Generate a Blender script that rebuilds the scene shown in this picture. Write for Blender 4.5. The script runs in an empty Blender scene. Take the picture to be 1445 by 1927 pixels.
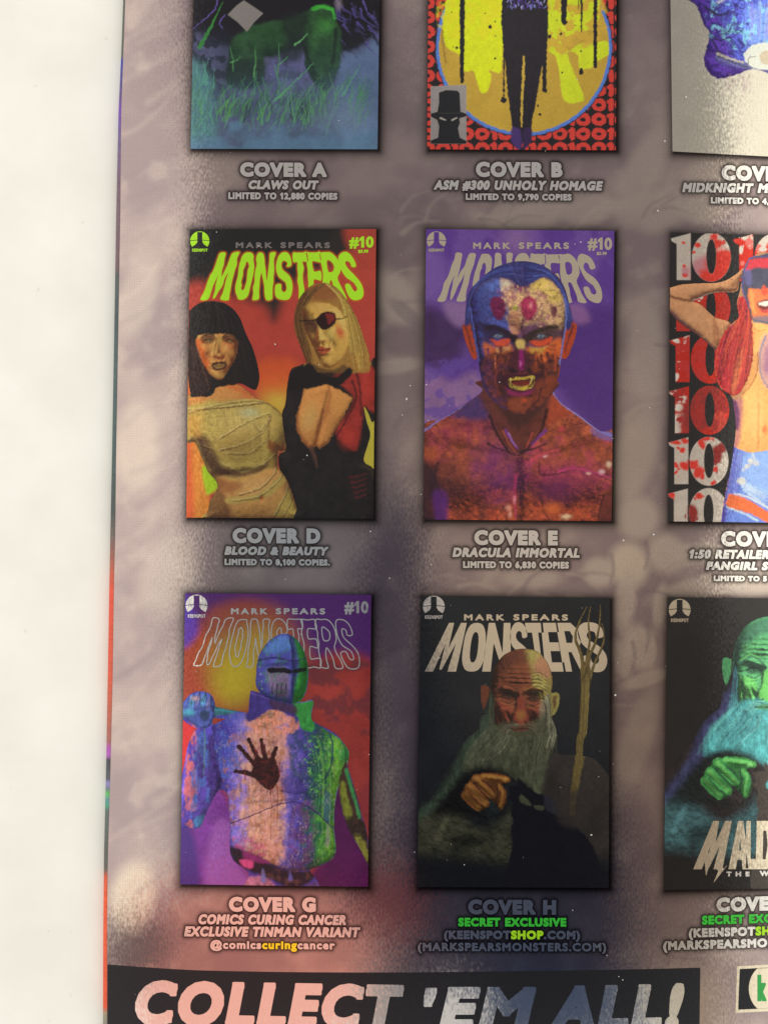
import bpy, math, random
import numpy as np
from mathutils import Matrix

# ------------------------------------------------------------------ scale and camera
# One print unit (u) = 0.11 mm; x runs right, y runs down the page, (722.5, 963.5) is the world origin.
U = 1.1e-4
CX, CY = 722.5, 963.5
CAMH = 0.30
sc = bpy.context.scene
COL = sc.collection

cam_d = bpy.data.cameras.new('camera')
cam = bpy.data.objects.new('camera', cam_d)
COL.objects.link(cam)
cam.location = (0, 0, CAMH)
cam_d.sensor_fit = 'VERTICAL'
cam_d.sensor_height = 24.0
cam_d.lens = 24.0 * CAMH / (1927 * U)
cam_d.clip_start = 0.01
cam_d.clip_end = 50
sc.camera = cam
sc.view_settings.view_transform = 'Standard'
sc.view_settings.look = 'None'
sc.view_settings.exposure = 0
sc.view_settings.gamma = 1
sc.view_settings.use_curve_mapping = False

# ------------------------------------------------------------------ world light: painted patches standing for the surroundings above the page
world = bpy.data.worlds.new('World')
sc.world = world
world.use_nodes = True
NT = world.node_tree
NT.nodes.clear()


def nd(t, **kw):
    n = NT.nodes.new(t)
    for k, v in kw.items():
        setattr(n, k, v)
    return n


def mth(op, a, b=None, c=None):
    n = nd('ShaderNodeMath', operation=op)
    for i, v in enumerate((a, b, c)):
        if v is None:
            continue
        if hasattr(v, 'default_value') or hasattr(v, 'links'):
            NT.links.new(v, n.inputs[i])
        else:
            n.inputs[i].default_value = v
    return n.outputs[0]


w_out = nd('ShaderNodeOutputWorld')
w_bg = nd('ShaderNodeBackground')
w_bg.inputs['Strength'].default_value = 1.0
NT.links.new(w_bg.outputs[0], w_out.inputs[0])
w_tc = nd('ShaderNodeTexCoord')
w_sep = nd('ShaderNodeSeparateXYZ')
NT.links.new(w_tc.outputs['Generated'], w_sep.inputs[0])
w_z = mth('MAXIMUM', w_sep.outputs[2], 0.05)
K = CAMH / U
w_u = mth('ADD', mth('MULTIPLY', mth('DIVIDE', w_sep.outputs[0], w_z), K), CX)
w_v = mth('SUBTRACT', CY, mth('MULTIPLY', mth('DIVIDE', w_sep.outputs[1], w_z), K))
w_n = nd('ShaderNodeTexNoise')
w_n.inputs['Scale'].default_value = 14.0
w_n.inputs['Detail'].default_value = 3.0
NT.links.new(w_tc.outputs['Generated'], w_n.inputs['Vector'])
w_ns = nd('ShaderNodeSeparateColor')
NT.links.new(w_n.outputs['Color'], w_ns.inputs[0])
w_u = mth('ADD', w_u, mth('MULTIPLY', mth('SUBTRACT', w_ns.outputs[0], 0.5), 90.0))
w_v = mth('ADD', w_v, mth('MULTIPLY', mth('SUBTRACT', w_ns.outputs[1], 0.5), 120.0))
w_col = None


def reflection_patch(cx, cy, rx, ry, col, soft=0.5, p=2.0, rot=0.0, fac=1.0):
    """one soft patch painted into the world colour, placed by the page spot mirroring it"""
    global w_col
    a = math.radians(rot)
    dx = mth('SUBTRACT', w_u, cx)
    dy = mth('SUBTRACT', w_v, cy)
    ex = mth('DIVIDE', mth('ADD', mth('MULTIPLY', dx, math.cos(a)), mth('MULTIPLY', dy, math.sin(a))), rx)
    ey = mth('DIVIDE', mth('SUBTRACT', mth('MULTIPLY', dy, math.cos(a)), mth('MULTIPLY', dx, math.sin(a))), ry)
    d = mth('POWER', mth('ADD', mth('POWER', mth('ABSOLUTE', ex), p), mth('POWER', mth('ABSOLUTE', ey), p)), 1.0 / p)
    mr = nd('ShaderNodeMapRange', interpolation_type='SMOOTHSTEP')
    NT.links.new(d, mr.inputs['Value'])
    mr.inputs['From Min'].default_value = 1 - soft
    mr.inputs['From Max'].default_value = 1 + soft
    mr.inputs['To Min'].default_value = fac
    mr.inputs['To Max'].default_value = 0.0
    mx = nd('ShaderNodeMix', data_type='RGBA')
    NT.links.new(mr.outputs[0], mx.inputs[0])
    if w_col is None:
        mx.inputs[6].default_value = (1.10, 1.07, 0.99, 1)
    else:
        NT.links.new(w_col, mx.inputs[6])
    mx.inputs[7].default_value = (*col, 1)
    w_col = mx.outputs[2]


# added glows right and left, the person's dim shape, then painted reflection patches
reflection_patch(1640, 640, 290, 1010, (1.42, 1.36, 1.22), 0.12, 4)
reflection_patch(110, 760, 240, 930, (1.26, 1.20, 1.12), 0.10, 4)
reflection_patch(871, 500, 498, 1330, (0.40, 0.37, 0.355), 0.04, 5)
reflection_patch(868, 40, 420, 330, (0.36, 0.34, 0.345), 0.6)
reflection_patch(1040, 1040, 250, 330, (0.53, 0.46, 0.40), 0.6)
reflection_patch(950, 60, 130, 130, (0.66, 0.63, 0.60), 0.9)
reflection_patch(1265, 1520, 150, 400, (0.32, 0.265, 0.225), 0.45)
reflection_patch(560, 1080, 170, 260, (0.27, 0.285, 0.31), 0.7)
reflection_patch(735, 1095, 58, 170, (0.12, 0.125, 0.165), 0.6)
reflection_patch(770, 1400, 70, 330, (0.11, 0.112, 0.15), 0.6, 2, -5)
reflection_patch(970, 1700, 215, 310, (0.050, 0.060, 0.095), 0.32, 2.6)
reflection_patch(960, 1905, 250, 110, (0.035, 0.055, 0.11), 0.3, 3)
reflection_patch(470, 1815, 240, 205, (0.97, 0.47, 0.385), 0.27, 2.4)
reflection_patch(735, 1700, 70, 70, (0.30, 0.11, 0.12), 0.7)
reflection_patch(250, 1775, 75, 62, (0.25, 0.21, 0.20), 0.55, 2, -25)
reflection_patch(725, 1900, 45, 70, (0.34, 0.31, 0.29), 0.5)
reflection_patch(852, 1915, 66, 75, (0.68, 0.65, 0.62), 0.4)
reflection_patch(1290, 1890, 60, 70, (0.52, 0.45, 0.33), 0.5)
NT.links.new(w_col, w_bg.inputs['Color'])

# an added lamp beyond the page top gives foil sparkle and tabletop falloff
ld = bpy.data.lights.new('added_falloff_light', 'AREA')
ld.energy = 3.0
ld.size = 0.5
ld.color = (1.0, 0.96, 0.90)
lo = bpy.data.objects.new('added_falloff_light', ld)
COL.objects.link(lo)
lo.location = (0.05, 0.95, 0.75)
lo.rotation_euler = (math.radians(-52), 0, 0)


# ------------------------------------------------------------------ helpers: colour, noise, shapes
def lin(c):
    c = np.asarray(c, dtype=np.float64) / 255.0
    return np.where(c <= 0.04045, c / 12.92, ((c + 0.055) / 1.055) ** 2.4)


def vnoise(X, Y, seed):
    rng = np.random.RandomState(seed)
    T = rng.rand(64, 64)
    xi = np.floor(X).astype(int); yi = np.floor(Y).astype(int)
    fx = X - xi; fy = Y - yi
    fx = fx * fx * (3 - 2 * fx); fy = fy * fy * (3 - 2 * fy)
    x0 = xi % 64; x1 = (xi + 1) % 64; y0 = yi % 64; y1 = (yi + 1) % 64
    return (T[y0, x0] * (1 - fx) + T[y0, x1] * fx) * (1 - fy) + (T[y1, x0] * (1 - fx) + T[y1, x1] * fx) * fy


def fbm(X, Y, scale, seed, octv=4, sx=1.0, sy=1.0):
    r = 0; a = 0.5; s = 1.0 / scale; t = 0
    for o in range(octv):
        r = r + a * vnoise(X * s * sx + 7.3 * o, Y * s * sy + 3.1 * o, seed + o); t += a
        a *= 0.5; s *= 2
    return r / t


def cat(pts, n=6, closed=True):
    P = np.array(pts, dtype=float)
    m = len(P)
    out = []
    rng = range(m) if closed else range(m - 1)
    for i in rng:
        if closed:
            p0, p1, p2, p3 = P[(i - 1) % m], P[i], P[(i + 1) % m], P[(i + 2) % m]
        else:
            p0, p1, p2, p3 = P[max(i - 1, 0)], P[i], P[i + 1], P[min(i + 2, m - 1)]
        for k in range(n):
            t = k / n
            out.append(0.5 * ((2 * p1) + (-p0 + p2) * t + (2 * p0 - 5 * p1 + 4 * p2 - p3) * t * t + (-p0 + 3 * p1 - 3 * p2 + p3) * t ** 3))
    if not closed:
        out.append(P[-1])
    return np.array(out)


def sd_loops(X, Y, loops, lim=12.0, sharp=False):
    """signed distance (positive inside, even-odd), clamped to +-lim; X, Y are 2D rectilinear grids"""
    xs = X[0]; ys = Y[:, 0]
    D = np.full(X.shape, float(lim))
    S = np.zeros(X.shape, dtype=bool)
    for L in loops:
        P = np.asarray(L, float)
        Q = np.roll(P, -1, axis=0)
        if sharp:
            e = Q - P; e /= np.hypot(e[:, 0], e[:, 1])[:, None] + 1e-9
            turn = (e * np.roll(e, 1, axis=0)).sum(1) < .8
            turnq = np.roll(turn, -1)
        for i, ((x0, y0), (x1, y1)) in enumerate(zip(P, Q)):
            ia, ib = np.searchsorted(xs, (min(x0, x1) - lim, max(x0, x1) + lim))
            ja, jb = np.searchsorted(ys, (min(y0, y1) - lim, max(y0, y1) + lim))
            if ib > ia and jb > ja:
                px = X[ja:jb, ia:ib] - x0; py = Y[ja:jb, ia:ib] - y0
                dx, dy = x1 - x0, y1 - y0
                t = np.clip((px * dx + py * dy) / (dx * dx + dy * dy + 1e-12), 0, 1)
                ox, oy = px - t * dx, py - t * dy
                d = np.hypot(ox, oy)
                if sharp and (turn[i] or turnq[i]):
                    d6 = (np.abs(ox) ** 6 + np.abs(oy) ** 6) ** (1 / 6)
                    if turn[i]: d = np.where(t <= 0, d6, d)
                    if turnq[i]: d = np.where(t >= 1, d6, d)
                np.minimum(D[ja:jb, ia:ib], d, out=D[ja:jb, ia:ib])
            if y0 != y1:
                ja, jb = np.searchsorted(ys, (min(y0, y1), max(y0, y1)))
                if jb > ja:
                    xc = x0 + (ys[ja:jb] - y0) / (y1 - y0) * (x1 - x0)
                    S[ja:jb] ^= (xs[None, :] < xc[:, None])
    return np.where(S, D, -D)


def sstep(x):
    x = np.clip(x, 0, 1)
    return x * x * (3 - 2 * x)


def tr(s, ox, oy):
    return lambda *p: [(x / s + ox, y / s + oy) for x, y in p]


class Canvas:
    """ink laid on a rectilinear grid of print units; turned into a mesh with a colour attribute"""
    def __init__(self, x0, y0, x1, y1, cell, col=(128, 128, 128), foil=0.0, vis=True):
        def ax(a, b, lo, hi):
            if not vis:
                return np.arange(a, b + cell, cell)
            r = []
            if a < lo: r.append(np.arange(a, lo, cell * 7))
            r.append(np.arange(max(a, lo), min(b, hi) + cell, cell))
            if b > hi: r.append(np.arange(hi + cell * 2, b + cell * 7, cell * 7))
            return np.concatenate(r)
        self.xs = ax(x0, x1, -12, 1460).astype(float); self.ys = ax(y0, y1, -12, 1940).astype(float)
        self.X, self.Y = np.meshgrid(self.xs, self.ys)
        self.rgb = np.empty(self.X.shape + (3,)); self.rgb[:] = lin(col)
        self.foil = np.full(self.X.shape, float(foil))
        self.field = None
        self.clip = None
        self.T = None

    def t(self, pts):
        return pts if self.T is None else [self.T(x, y) for x, y in pts]

    def win(self, x0, y0, x1, y1):
        ia, ib = np.searchsorted(self.xs, (x0, x1)); ja, jb = np.searchsorted(self.ys, (y0, y1))
        return (slice(ja, jb), slice(ia, ib)) if ib > ia and jb > ja else None

    def put(self, w, m, col, foil=None):
        if self.clip is not None:
            m = m * self.clip[w]
        c = lin(col) if np.ndim(col) == 1 else col
        self.rgb[w] += (c - self.rgb[w]) * m[..., None]
        if foil is not None:
            self.foil[w] += (foil - self.foil[w]) * m

    def mask(self, pts, f=1.5, smooth=True, n=6, grow=0.0):
        P = cat(self.t(pts), n) if smooth else np.array(self.t(pts), float)
        (x0, y0), (x1, y1) = P.min(0) - f * 1.2 - 1 - grow, P.max(0) + f * 1.2 + 1 + grow
        w = self.win(x0, y0, x1, y1)
        if w is None:
            return None, None
        s = sd_loops(self.X[w], self.Y[w], [P], f + 1 + grow) + grow
        return w, sstep(0.5 + s / (2 * f))

    def fill(self, pts, col, f=1.5, a=1.0, smooth=True, foil=None, tex=None, n=6, grow=0.0):
        w, m = self.mask(pts, f, smooth, n, grow)
        if w is None:
            return
        m = m * a
        if tex:
            am, s, seed = tex[:3]
            st = tex[3] if len(tex) > 3 else 1.0
            k = 1 + am * 2 * (fbm(self.X[w], self.Y[w], s, seed, 4, 1.0, st) - 0.5)
            c = lin(col)[None, None, :] * np.clip(k, 0.1, 3)[..., None]
            self.put(w, m, c, foil)
        else:
            self.put(w, m, col, foil)

    def blob(self, x, y, rx, ry, col, a=1.0, rot=0.0, hard=0.0, foil=None):
        (x, y), = self.t([(x, y)])
        if self.T is not None:
            rx *= self.Tk; ry *= self.Tk
        R = max(rx, ry) * 1.7
        w = self.win(x - R, y - R, x + R, y + R)
        if w is None:
            return
        c, s = math.cos(math.radians(rot)), math.sin(math.radians(rot))
        dx = self.X[w] - x; dy = self.Y[w] - y
        d = np.hypot((dx * c + dy * s) / rx, (dy * c - dx * s) / ry)
        m = sstep((1.6 - d) / (1.6 - hard * 1.5)) if hard < 1 else sstep((1 - d) * min(rx, ry) / 1.5 + 0.5)
        self.put(w, m * a, col, foil)

    def line(self, pts, w0, w1=None, col=(0, 0, 0), a=1.0, f=0.8, smooth=True, foil=None, n=5):
        w1 = w0 if w1 is None else w1
        P = self.t(pts)
        if smooth and len(P) > 2:
            P = cat(P, n, False)
        P = np.array(P, float)
        k = 1.0 if self.T is None else self.Tk
        w0, w1 = w0 * k, w1 * k
        R = max(w0, w1) / 2 + f + 1
        lo = P.min(0) - R; hi = P.max(0) + R
        w = self.win(lo[0], lo[1], hi[0], hi[1])
        if w is None:
            return
        X = self.X[w]; Y = self.Y[w]
        best = np.full(X.shape, -1e3)
        N = len(P) - 1
        for i in range(N):
            x0, y0 = P[i]; x1, y1 = P[i + 1]
            dx, dy = x1 - x0, y1 - y0
            t = np.clip(((X - x0) * dx + (Y - y0) * dy) / (dx * dx + dy * dy + 1e-12), 0, 1)
            d = np.hypot(X - x0 - t * dx, Y - y0 - t * dy)
            hw = (w0 + (w1 - w0) * (i + t) / N) / 2
            np.maximum(best, hw - d, out=best)
        self.put(w, sstep(0.5 + best / (2 * f)) * a, col, foil)

    def hairs(self, ga, gb, n, cols, w=1.2, a=0.5, seed=1, jit=2.0):
        r = random.Random(seed)
        A = cat(ga, 4, False); B = cat(gb, 4, False)
        k = min(len(A), len(B))
        A = A[np.linspace(0, len(A) - 1, k).astype(int)]; B = B[np.linspace(0, len(B) - 1, k).astype(int)]
        for i in range(n):
            t = r.random()
            P = A * (1 - t) + B * t + np.array([[r.uniform(-jit, jit), r.uniform(-jit, jit)]])
            i0 = r.randrange(0, max(1, k // 3)); i1 = r.randrange(2 * k // 3, k)
            P = P[i0:i1 + 1]
            if len(P) < 2:
                continue
            self.line([tuple(q) for q in P], w * r.uniform(.6, 1.4), w * .4, r.choice(cols), a * r.uniform(.5, 1), 0.7, False)

    def mottle(self, x0, y0, x1, y1, amt, scale, seed, st=1.0, m=None):
        w = self.win(x0, y0, x1, y1)
        if w is None:
            return
        k = 1 + amt * 2 * (fbm(self.X[w], self.Y[w], scale, seed, 4, 1.0, st) - 0.5)
        if self.clip is not None:
            k = 1 + (k - 1) * self.clip[w]
        self.rgb[w] *= np.clip(k, .05, 4)[..., None]

    def patches(self, pts, col, scale, seed, thr=0.55, soft=0.08, a=1.0, st=1.0, f=4.0):
        """irregular patches of a colour inside an outline"""
        w, m = self.mask(pts, f)
        if w is None:
            return
        nz = fbm(self.X[w], self.Y[w], scale, seed, 5, 1.0, st)
        self.put(w, m * a * sstep((nz - thr) / soft + 0.5), col)

    def shade(self, pts, bumps, light=(-.4, -.6, .7), R=30.0, H=20.0, lo=.3, hi=1.5, f=1.5, smooth=True, a=1.0, gam=1.0, noise=.0, seed=1, dk=None, lt=None):
        """the illustrator's modelling: a relief (rounded outline plus bumps) gives darker and lighter ink"""
        P = cat(self.t(pts), 6) if smooth else np.array(self.t(pts), float)
        k = 1.0 if self.T is None else self.Tk
        (x0, y0), (x1, y1) = P.min(0) - 4, P.max(0) + 4
        w = self.win(x0, y0, x1, y1)
        if w is None:
            return
        X = self.X[w]; Y = self.Y[w]
        s = sd_loops(X, Y, [P], R * k)
        q = np.clip(s / (R * k), 0, 1)
        h = H * k * np.sqrt(np.maximum(1 - (1 - q) ** 2, 1e-4))
        for (bx, by, rx, ry, rot, bh) in bumps:
            (bx, by), = self.t([(bx, by)])
            c, sn = math.cos(math.radians(rot)), math.sin(math.radians(rot))
            dx = X - bx; dy = Y - by
            e = ((dx * c + dy * sn) / (rx * k)) ** 2 + ((dy * c - dx * sn) / (ry * k)) ** 2
            h = h + bh * k * np.exp(-e)
        if noise:
            h = h + noise * (fbm(X, Y, 8, seed) - .5)
        gy, gx = np.gradient(h, Y[:, 0], X[0])
        n = np.sqrt(gx * gx + gy * gy + 1)
        l = np.array(light, float); l /= np.linalg.norm(l)
        L = np.clip((-gx * l[0] - gy * l[1] + l[2]) / n, 0, 1) ** gam
        m = sstep(.5 + s / (2 * f)) * a
        if self.clip is not None:
            m = m * self.clip[w]
        kf = lo + (hi - lo) * L
        base = self.rgb[w]
        new = base * kf[..., None]
        if dk is not None:
            new += (lin(dk) - new) * (sstep((.45 - L) / .45) * .7)[..., None]
        if lt is not None:
            new += (lin(lt) - new) * (sstep((L - .82) / .18) * .6)[..., None]
        self.rgb[w] = base + (new - base) * m[..., None]

    def ridges(self, pts, col, scale, seed, width=.03, a=1.0, f=4.0, st=1.0):
        """thin wandering lines (veins, cracks) inside an outline"""
        w, m = self.mask(pts, f)
        if w is None:
            return
        nz = fbm(self.X[w], self.Y[w], scale, seed, 3, 1.0, st)
        self.put(w, m * a * sstep(1 - np.abs(nz - .5) / width), col)

    def warp(self, amp, scale, seed):
        """shift the painted colours about a little, so edges look brushed"""
        dx = (fbm(self.X, self.Y, scale, seed) - .5) * 2 * amp
        dy = (fbm(self.X, self.Y, scale, seed + 11) - .5) * 2 * amp
        ix = np.clip(np.searchsorted(self.xs, (self.X + dx).ravel()), 0, len(self.xs) - 1)
        iy = np.clip(np.searchsorted(self.ys, (self.Y + dy).ravel()), 0, len(self.ys) - 1)
        self.rgb = self.rgb[iy, ix].reshape(self.rgb.shape)
        self.foil = self.foil[iy, ix].reshape(self.foil.shape)

    def limit(self, F):
        self.field = F if self.field is None else np.minimum(self.field, F)

    def limit_poly(self, loops):
        self.limit(sd_loops(self.X, self.Y, loops, 8.0))


def face(cx, cy, sx, sy, turn=0.0, tilt=0.0, k=1.0, scowl=0.0, age=0.0):
    """relief bumps of a head seen from the front: sockets, brows, nose, cheeks, lips, chin"""
    B = [(-.42, .02, .25, .15, 0, -.24), (.42, .02, .25, .15, 0, -.24), (-.42, .04, .15, .09, 0, .12), (.42, .04, .15, .09, 0, .12),
         (-.42, -.22, .32, .08, 8 + 14 * scowl, .12 + .1 * scowl), (.42, -.22, .32, .08, -8 - 14 * scowl, .12 + .1 * scowl),
         (0, .12, .10, .34, 0, .20), (0, .50, .14, .13, 0, .26), (-.17, .56, .08, .08, 0, .10), (.17, .56, .08, .08, 0, .10),
         (-.60, .36, .26, .20, -20, .16), (.60, .36, .26, .20, 20, .16), (-.5, .78, .16, .26, 10, -.10), (.5, .78, .16, .26, -10, -.10),
         (0, .83, .24, .05, 0, .09), (0, .98, .20, .06, 0, .11), (0, .905, .28, .022, 0, -.10), (0, 1.10, .2, .05, 0, -.10),
         (0, 1.28, .24, .15, 0, .17), (0, -.55, .55, .30, 0, .12), (-.32, .70, .05, .20, -24, -.07 - .08 * age), (.32, .70, .05, .20, 24, -.07 - .08 * age),
         (0, -.2, .05, .14, 0, -.08 * scowl), (0, .68, .05, .06, 0, -.05)]
    if age:
        for i in range(4):
            B.append((0, -.38 - .13 * i, .55, .035, 0, -.03 * age)); B.append((0, -.445 - .13 * i, .5, .035, 0, .02 * age))
        for sg in (-1, 1):
            B += [(sg * .42, .20, .22, .05, sg * 10, .05 * age), (sg * .42, .28, .22, .025, sg * 12, -.045 * age), (sg * .78, .05, .1, .03, sg * 20, -.06 * age), (sg * .72, .55, .04, .22, sg * 10, -.06 * age)]
    c, s = math.cos(math.radians(tilt)), math.sin(math.radians(tilt))
    out = []
    for x, y, rx, ry, rot, h in B:
        x2 = x + turn * (.35 + max(h, 0) * .9)
        px, py = x2 * sx, y * sy
        out.append((cx + px * c - py * s, cy + px * s + py * c, rx * sx, ry * sy, rot + tilt, h * sx * k))
    return out


def march(X, Y, F, z, rgb=None, foil=None):
    """marching squares: inside cells become quads, border cells clipped polygons"""
    H, W = F.shape
    ins = F > 0
    vid = -np.ones(F.shape, int)
    n = int(ins.sum())
    vid[ins] = np.arange(n)
    VX = list(X[ins]); VY = list(Y[ins])
    cols = None
    src = [np.nonzero(ins)[0] * W + np.nonzero(ins)[1]]
    cnt = ins[:-1, :-1].astype(int) + ins[:-1, 1:] + ins[1:, 1:] + ins[1:, :-1]
    fj, fi = np.nonzero(cnt == 4)
    full = np.stack([vid[fj + 1, fi], vid[fj + 1, fi + 1], vid[fj, fi + 1], vid[fj, fi]], 1)
    faces = []
    extra = {}
    esrc = []
    bj, bi = np.nonzero((cnt > 0) & (cnt < 4))

    def cross(a, b):
        key = (a, b) if a < b else (b, a)
        if key not in extra:
            fa, fb = F.flat[a], F.flat[b]
            t = fa / (fa - fb)
            t = min(max(t, 0.02), 0.98)
            extra[key] = n + len(esrc)
            VX.append(X.flat[a] + (X.flat[b] - X.flat[a]) * t); VY.append(Y.flat[a] + (Y.flat[b] - Y.flat[a]) * t)
            esrc.append(a if fa > 0 else b)
        return extra[key]
    fl = ins.ravel(); vf = vid.ravel()
    for j, i in zip(bj, bi):
        c = ((j + 1) * W + i, (j + 1) * W + i + 1, j * W + i + 1, j * W + i)
        poly = []
        for k in range(4):
            a, b = c[k], c[(k + 1) % 4]
            if fl[a]: poly.append(int(vf[a]))
            if fl[a] != fl[b]: poly.append(cross(int(a), int(b)))
        if len(poly) >= 3:
            faces.append(poly)
    me = bpy.data.meshes.new('print')
    V = np.empty((len(VX), 3))
    V[:, 0] = (np.array(VX) - CX) * U; V[:, 1] = (CY - np.array(VY)) * U; V[:, 2] = z
    nl = 4 * len(full) + sum(len(f) for f in faces)
    nf = len(full) + len(faces)
    me.vertices.add(len(V)); me.vertices.foreach_set('co', V.ravel())
    me.loops.add(nl); me.polygons.add(nf)
    li = np.concatenate([full.ravel(), np.array([v for f in faces for v in f], int)]).astype(np.int32)
    sizes = np.concatenate([np.full(len(full), 4, int), np.array([len(f) for f in faces], int)])
    starts = np.concatenate([[0], np.cumsum(sizes)[:-1]]).astype(np.int32) if nf else np.zeros(0, np.int32)
    me.loops.foreach_set('vertex_index', li)
    me.polygons.foreach_set('loop_start', starts)
    me.update(calc_edges=True)
    if rgb is not None:
        s = np.concatenate([src[0], np.array(esrc, int)]) if esrc else src[0]
        C = np.ones((len(V), 4))
        C[:, :3] = rgb.reshape(-1, 3)[s]
        C[:, 3] = foil.ravel()[s]
        at = me.color_attributes.new('Col', 'FLOAT_COLOR', 'POINT')
        at.data.foreach_set('color', C.astype(np.float32).ravel())
    return me


# ------------------------------------------------------------------ materials
def new_mat(name):
    m = bpy.data.materials.new(name)
    m.use_nodes = True
    return m, m.node_tree, m.node_tree.nodes['Principled BSDF']


def grain_normal(nt, amp, scale=2600.0, sy=0.45):
    """fine lengthwise grain of foil stock: the surface normal wavers a little"""
    tc = nt.nodes.new('ShaderNodeTexCoord')
    mp = nt.nodes.new('ShaderNodeMapping'); mp.inputs['Scale'].default_value = (scale, scale * sy, scale)
    nt.links.new(tc.outputs['Object'], mp.inputs[0])
    nz = nt.nodes.new('ShaderNodeTexNoise'); nz.inputs['Scale'].default_value = 1.0
    nz.inputs['Detail'].default_value = 2.0
    nt.links.new(mp.outputs[0], nz.inputs['Vector'])
    sb = nt.nodes.new('ShaderNodeVectorMath'); sb.operation = 'SUBTRACT'; sb.inputs[1].default_value = (.5, .5, .5)
    nt.links.new(nz.outputs['Color'], sb.inputs[0])
    ml = nt.nodes.new('ShaderNodeVectorMath'); ml.operation = 'MULTIPLY'; ml.inputs[1].default_value = (amp, amp, 0)
    nt.links.new(sb.outputs[0], ml.inputs[0])
    ge = nt.nodes.new('ShaderNodeNewGeometry')
    ad = nt.nodes.new('ShaderNodeVectorMath'); ad.operation = 'ADD'
    nt.links.new(ge.outputs['Normal'], ad.inputs[0]); nt.links.new(ml.outputs[0], ad.inputs[1])
    no = nt.nodes.new('ShaderNodeVectorMath'); no.operation = 'NORMALIZE'
    nt.links.new(ad.outputs[0], no.inputs[0])
    return no.outputs[0], tc


GRAIN = 0.024
ROUGH = 0.07


def ink_material(name, halftone=0.0, metal=0.55, gain=0.92):
    """printing ink on mirror foil: colour from the print, alpha of the print = how bare the foil is"""
    m, nt, b = new_mat(name)
    at = nt.nodes.new('ShaderNodeAttribute'); at.attribute_name = 'Col'
    nrm, tc = grain_normal(nt, GRAIN)
    nt.links.new(nrm, b.inputs['Normal'])
    mr = nt.nodes.new('ShaderNodeMapRange')
    mr.inputs['To Min'].default_value = metal; mr.inputs['To Max'].default_value = 1.0
    nt.links.new(at.outputs['Alpha'], mr.inputs['Value'])
    nt.links.new(mr.outputs[0], b.inputs['Metallic'])
    b.inputs['Roughness'].default_value = ROUGH
    b.inputs['Specular IOR Level'].default_value = 0.8
    col = at.outputs['Color']
    # print rosette: fine dots at 45 degrees, plus ink grain
    mp = nt.nodes.new('ShaderNodeMapping'); mp.inputs['Rotation'].default_value = (0, 0, math.radians(45))
    nt.links.new(tc.outputs['Object'], mp.inputs[0])
    sx = nt.nodes.new('ShaderNodeSeparateXYZ'); nt.links.new(mp.outputs[0], sx.inputs[0])

    def M(op, a, bb):
        n = nt.nodes.new('ShaderNodeMath'); n.operation = op
        for i, v in enumerate((a, bb)):
            if isinstance(v, (int, float)): n.inputs[i].default_value = v
            elif v is not None: nt.links.new(v, n.inputs[i])
        return n.outputs[0]
    per = 2 * math.pi / (4.6 * U)
    dots = M('MULTIPLY', M('SINE', M('MULTIPLY', sx.outputs[0], per), None), M('SINE', M('MULTIPLY', sx.outputs[1], per), None))
    nz = nt.nodes.new('ShaderNodeTexNoise'); nz.inputs['Scale'].default_value = 4200.0; nz.inputs['Detail'].default_value = 3.0
    nt.links.new(tc.outputs['Object'], nz.inputs['Vector'])
    k = M('ADD', M('ADD', M('MULTIPLY', dots, halftone), M('MULTIPLY', M('SUBTRACT', nz.outputs['Fac'], 0.5), 0.36)), gain)
    vm = nt.nodes.new('ShaderNodeVectorMath'); vm.operation = 'SCALE'
    nt.links.new(col, vm.inputs[0]); nt.links.new(k, vm.inputs['Scale'])
    nt.links.new(vm.outputs[0], b.inputs['Base Color'])
    return m


def plain_foil(name, col, metal=1.0, rough=ROUGH, grain=GRAIN):
    m, nt, b = new_mat(name)
    nrm, tc = grain_normal(nt, grain)
    nt.links.new(nrm, b.inputs['Normal'])
    nz = nt.nodes.new('ShaderNodeTexNoise'); nz.inputs['Scale'].default_value = 3500.0
    nt.links.new(tc.outputs['Object'], nz.inputs['Vector'])
    cr = nt.nodes.new('ShaderNodeValToRGB')
    c = lin(col)
    cr.color_ramp.elements[0].color = (*(c * 0.95), 1); cr.color_ramp.elements[1].color = (*np.minimum(c * 1.03, 1), 1)
    cr.color_ramp.elements[0].position = .3; cr.color_ramp.elements[1].position = .7
    nt.links.new(nz.outputs['Fac'], cr.inputs[0]); nt.links.new(cr.outputs[0], b.inputs['Base Color'])
    b.inputs['Metallic'].default_value = metal
    b.inputs['Roughness'].default_value = rough
    return m


M_PAGE = ink_material('foil_page_print', 0.07, 0.55, 1.0)
M_ART = ink_material('foil_cover_print', 0.05)
M_SILVER = plain_foil('bare_silver_foil', (243, 240, 234))
M_CREAM = plain_foil('cream_foil', (240, 228, 202))
M_LIME = plain_foil('lime_ink', (168, 226, 42), 0.42)
M_GREEN = plain_foil('green_ink', (62, 190, 62), 0.42)
M_YELLOW = plain_foil('yellow_ink', (252, 214, 40), 0.42)
M_BLACK = plain_foil('black_ink', (38, 38, 42), 0.55, 0.14)


# ------------------------------------------------------------------ objects
def obj(name, me, mat, parent=None, label=None):
    o = bpy.data.objects.new(name, me)
    me.name = name
    COL.objects.link(o)
    if mat is not None:
        me.materials.append(mat)
    if parent is not None:
        o.parent = parent
        if parent.type == 'EMPTY':
            o.matrix_parent_inverse = Matrix.Translation(-parent.location)
    if label:
        o['label'] = label
    return o


def canvas_obj(name, cv, z, mat, parent, label=None):
    F = cv.field if cv.field is not None else np.ones(cv.X.shape)
    return obj(name, march(cv.X, cv.Y, F, z, cv.rgb, cv.foil), mat, parent, label)


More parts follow.
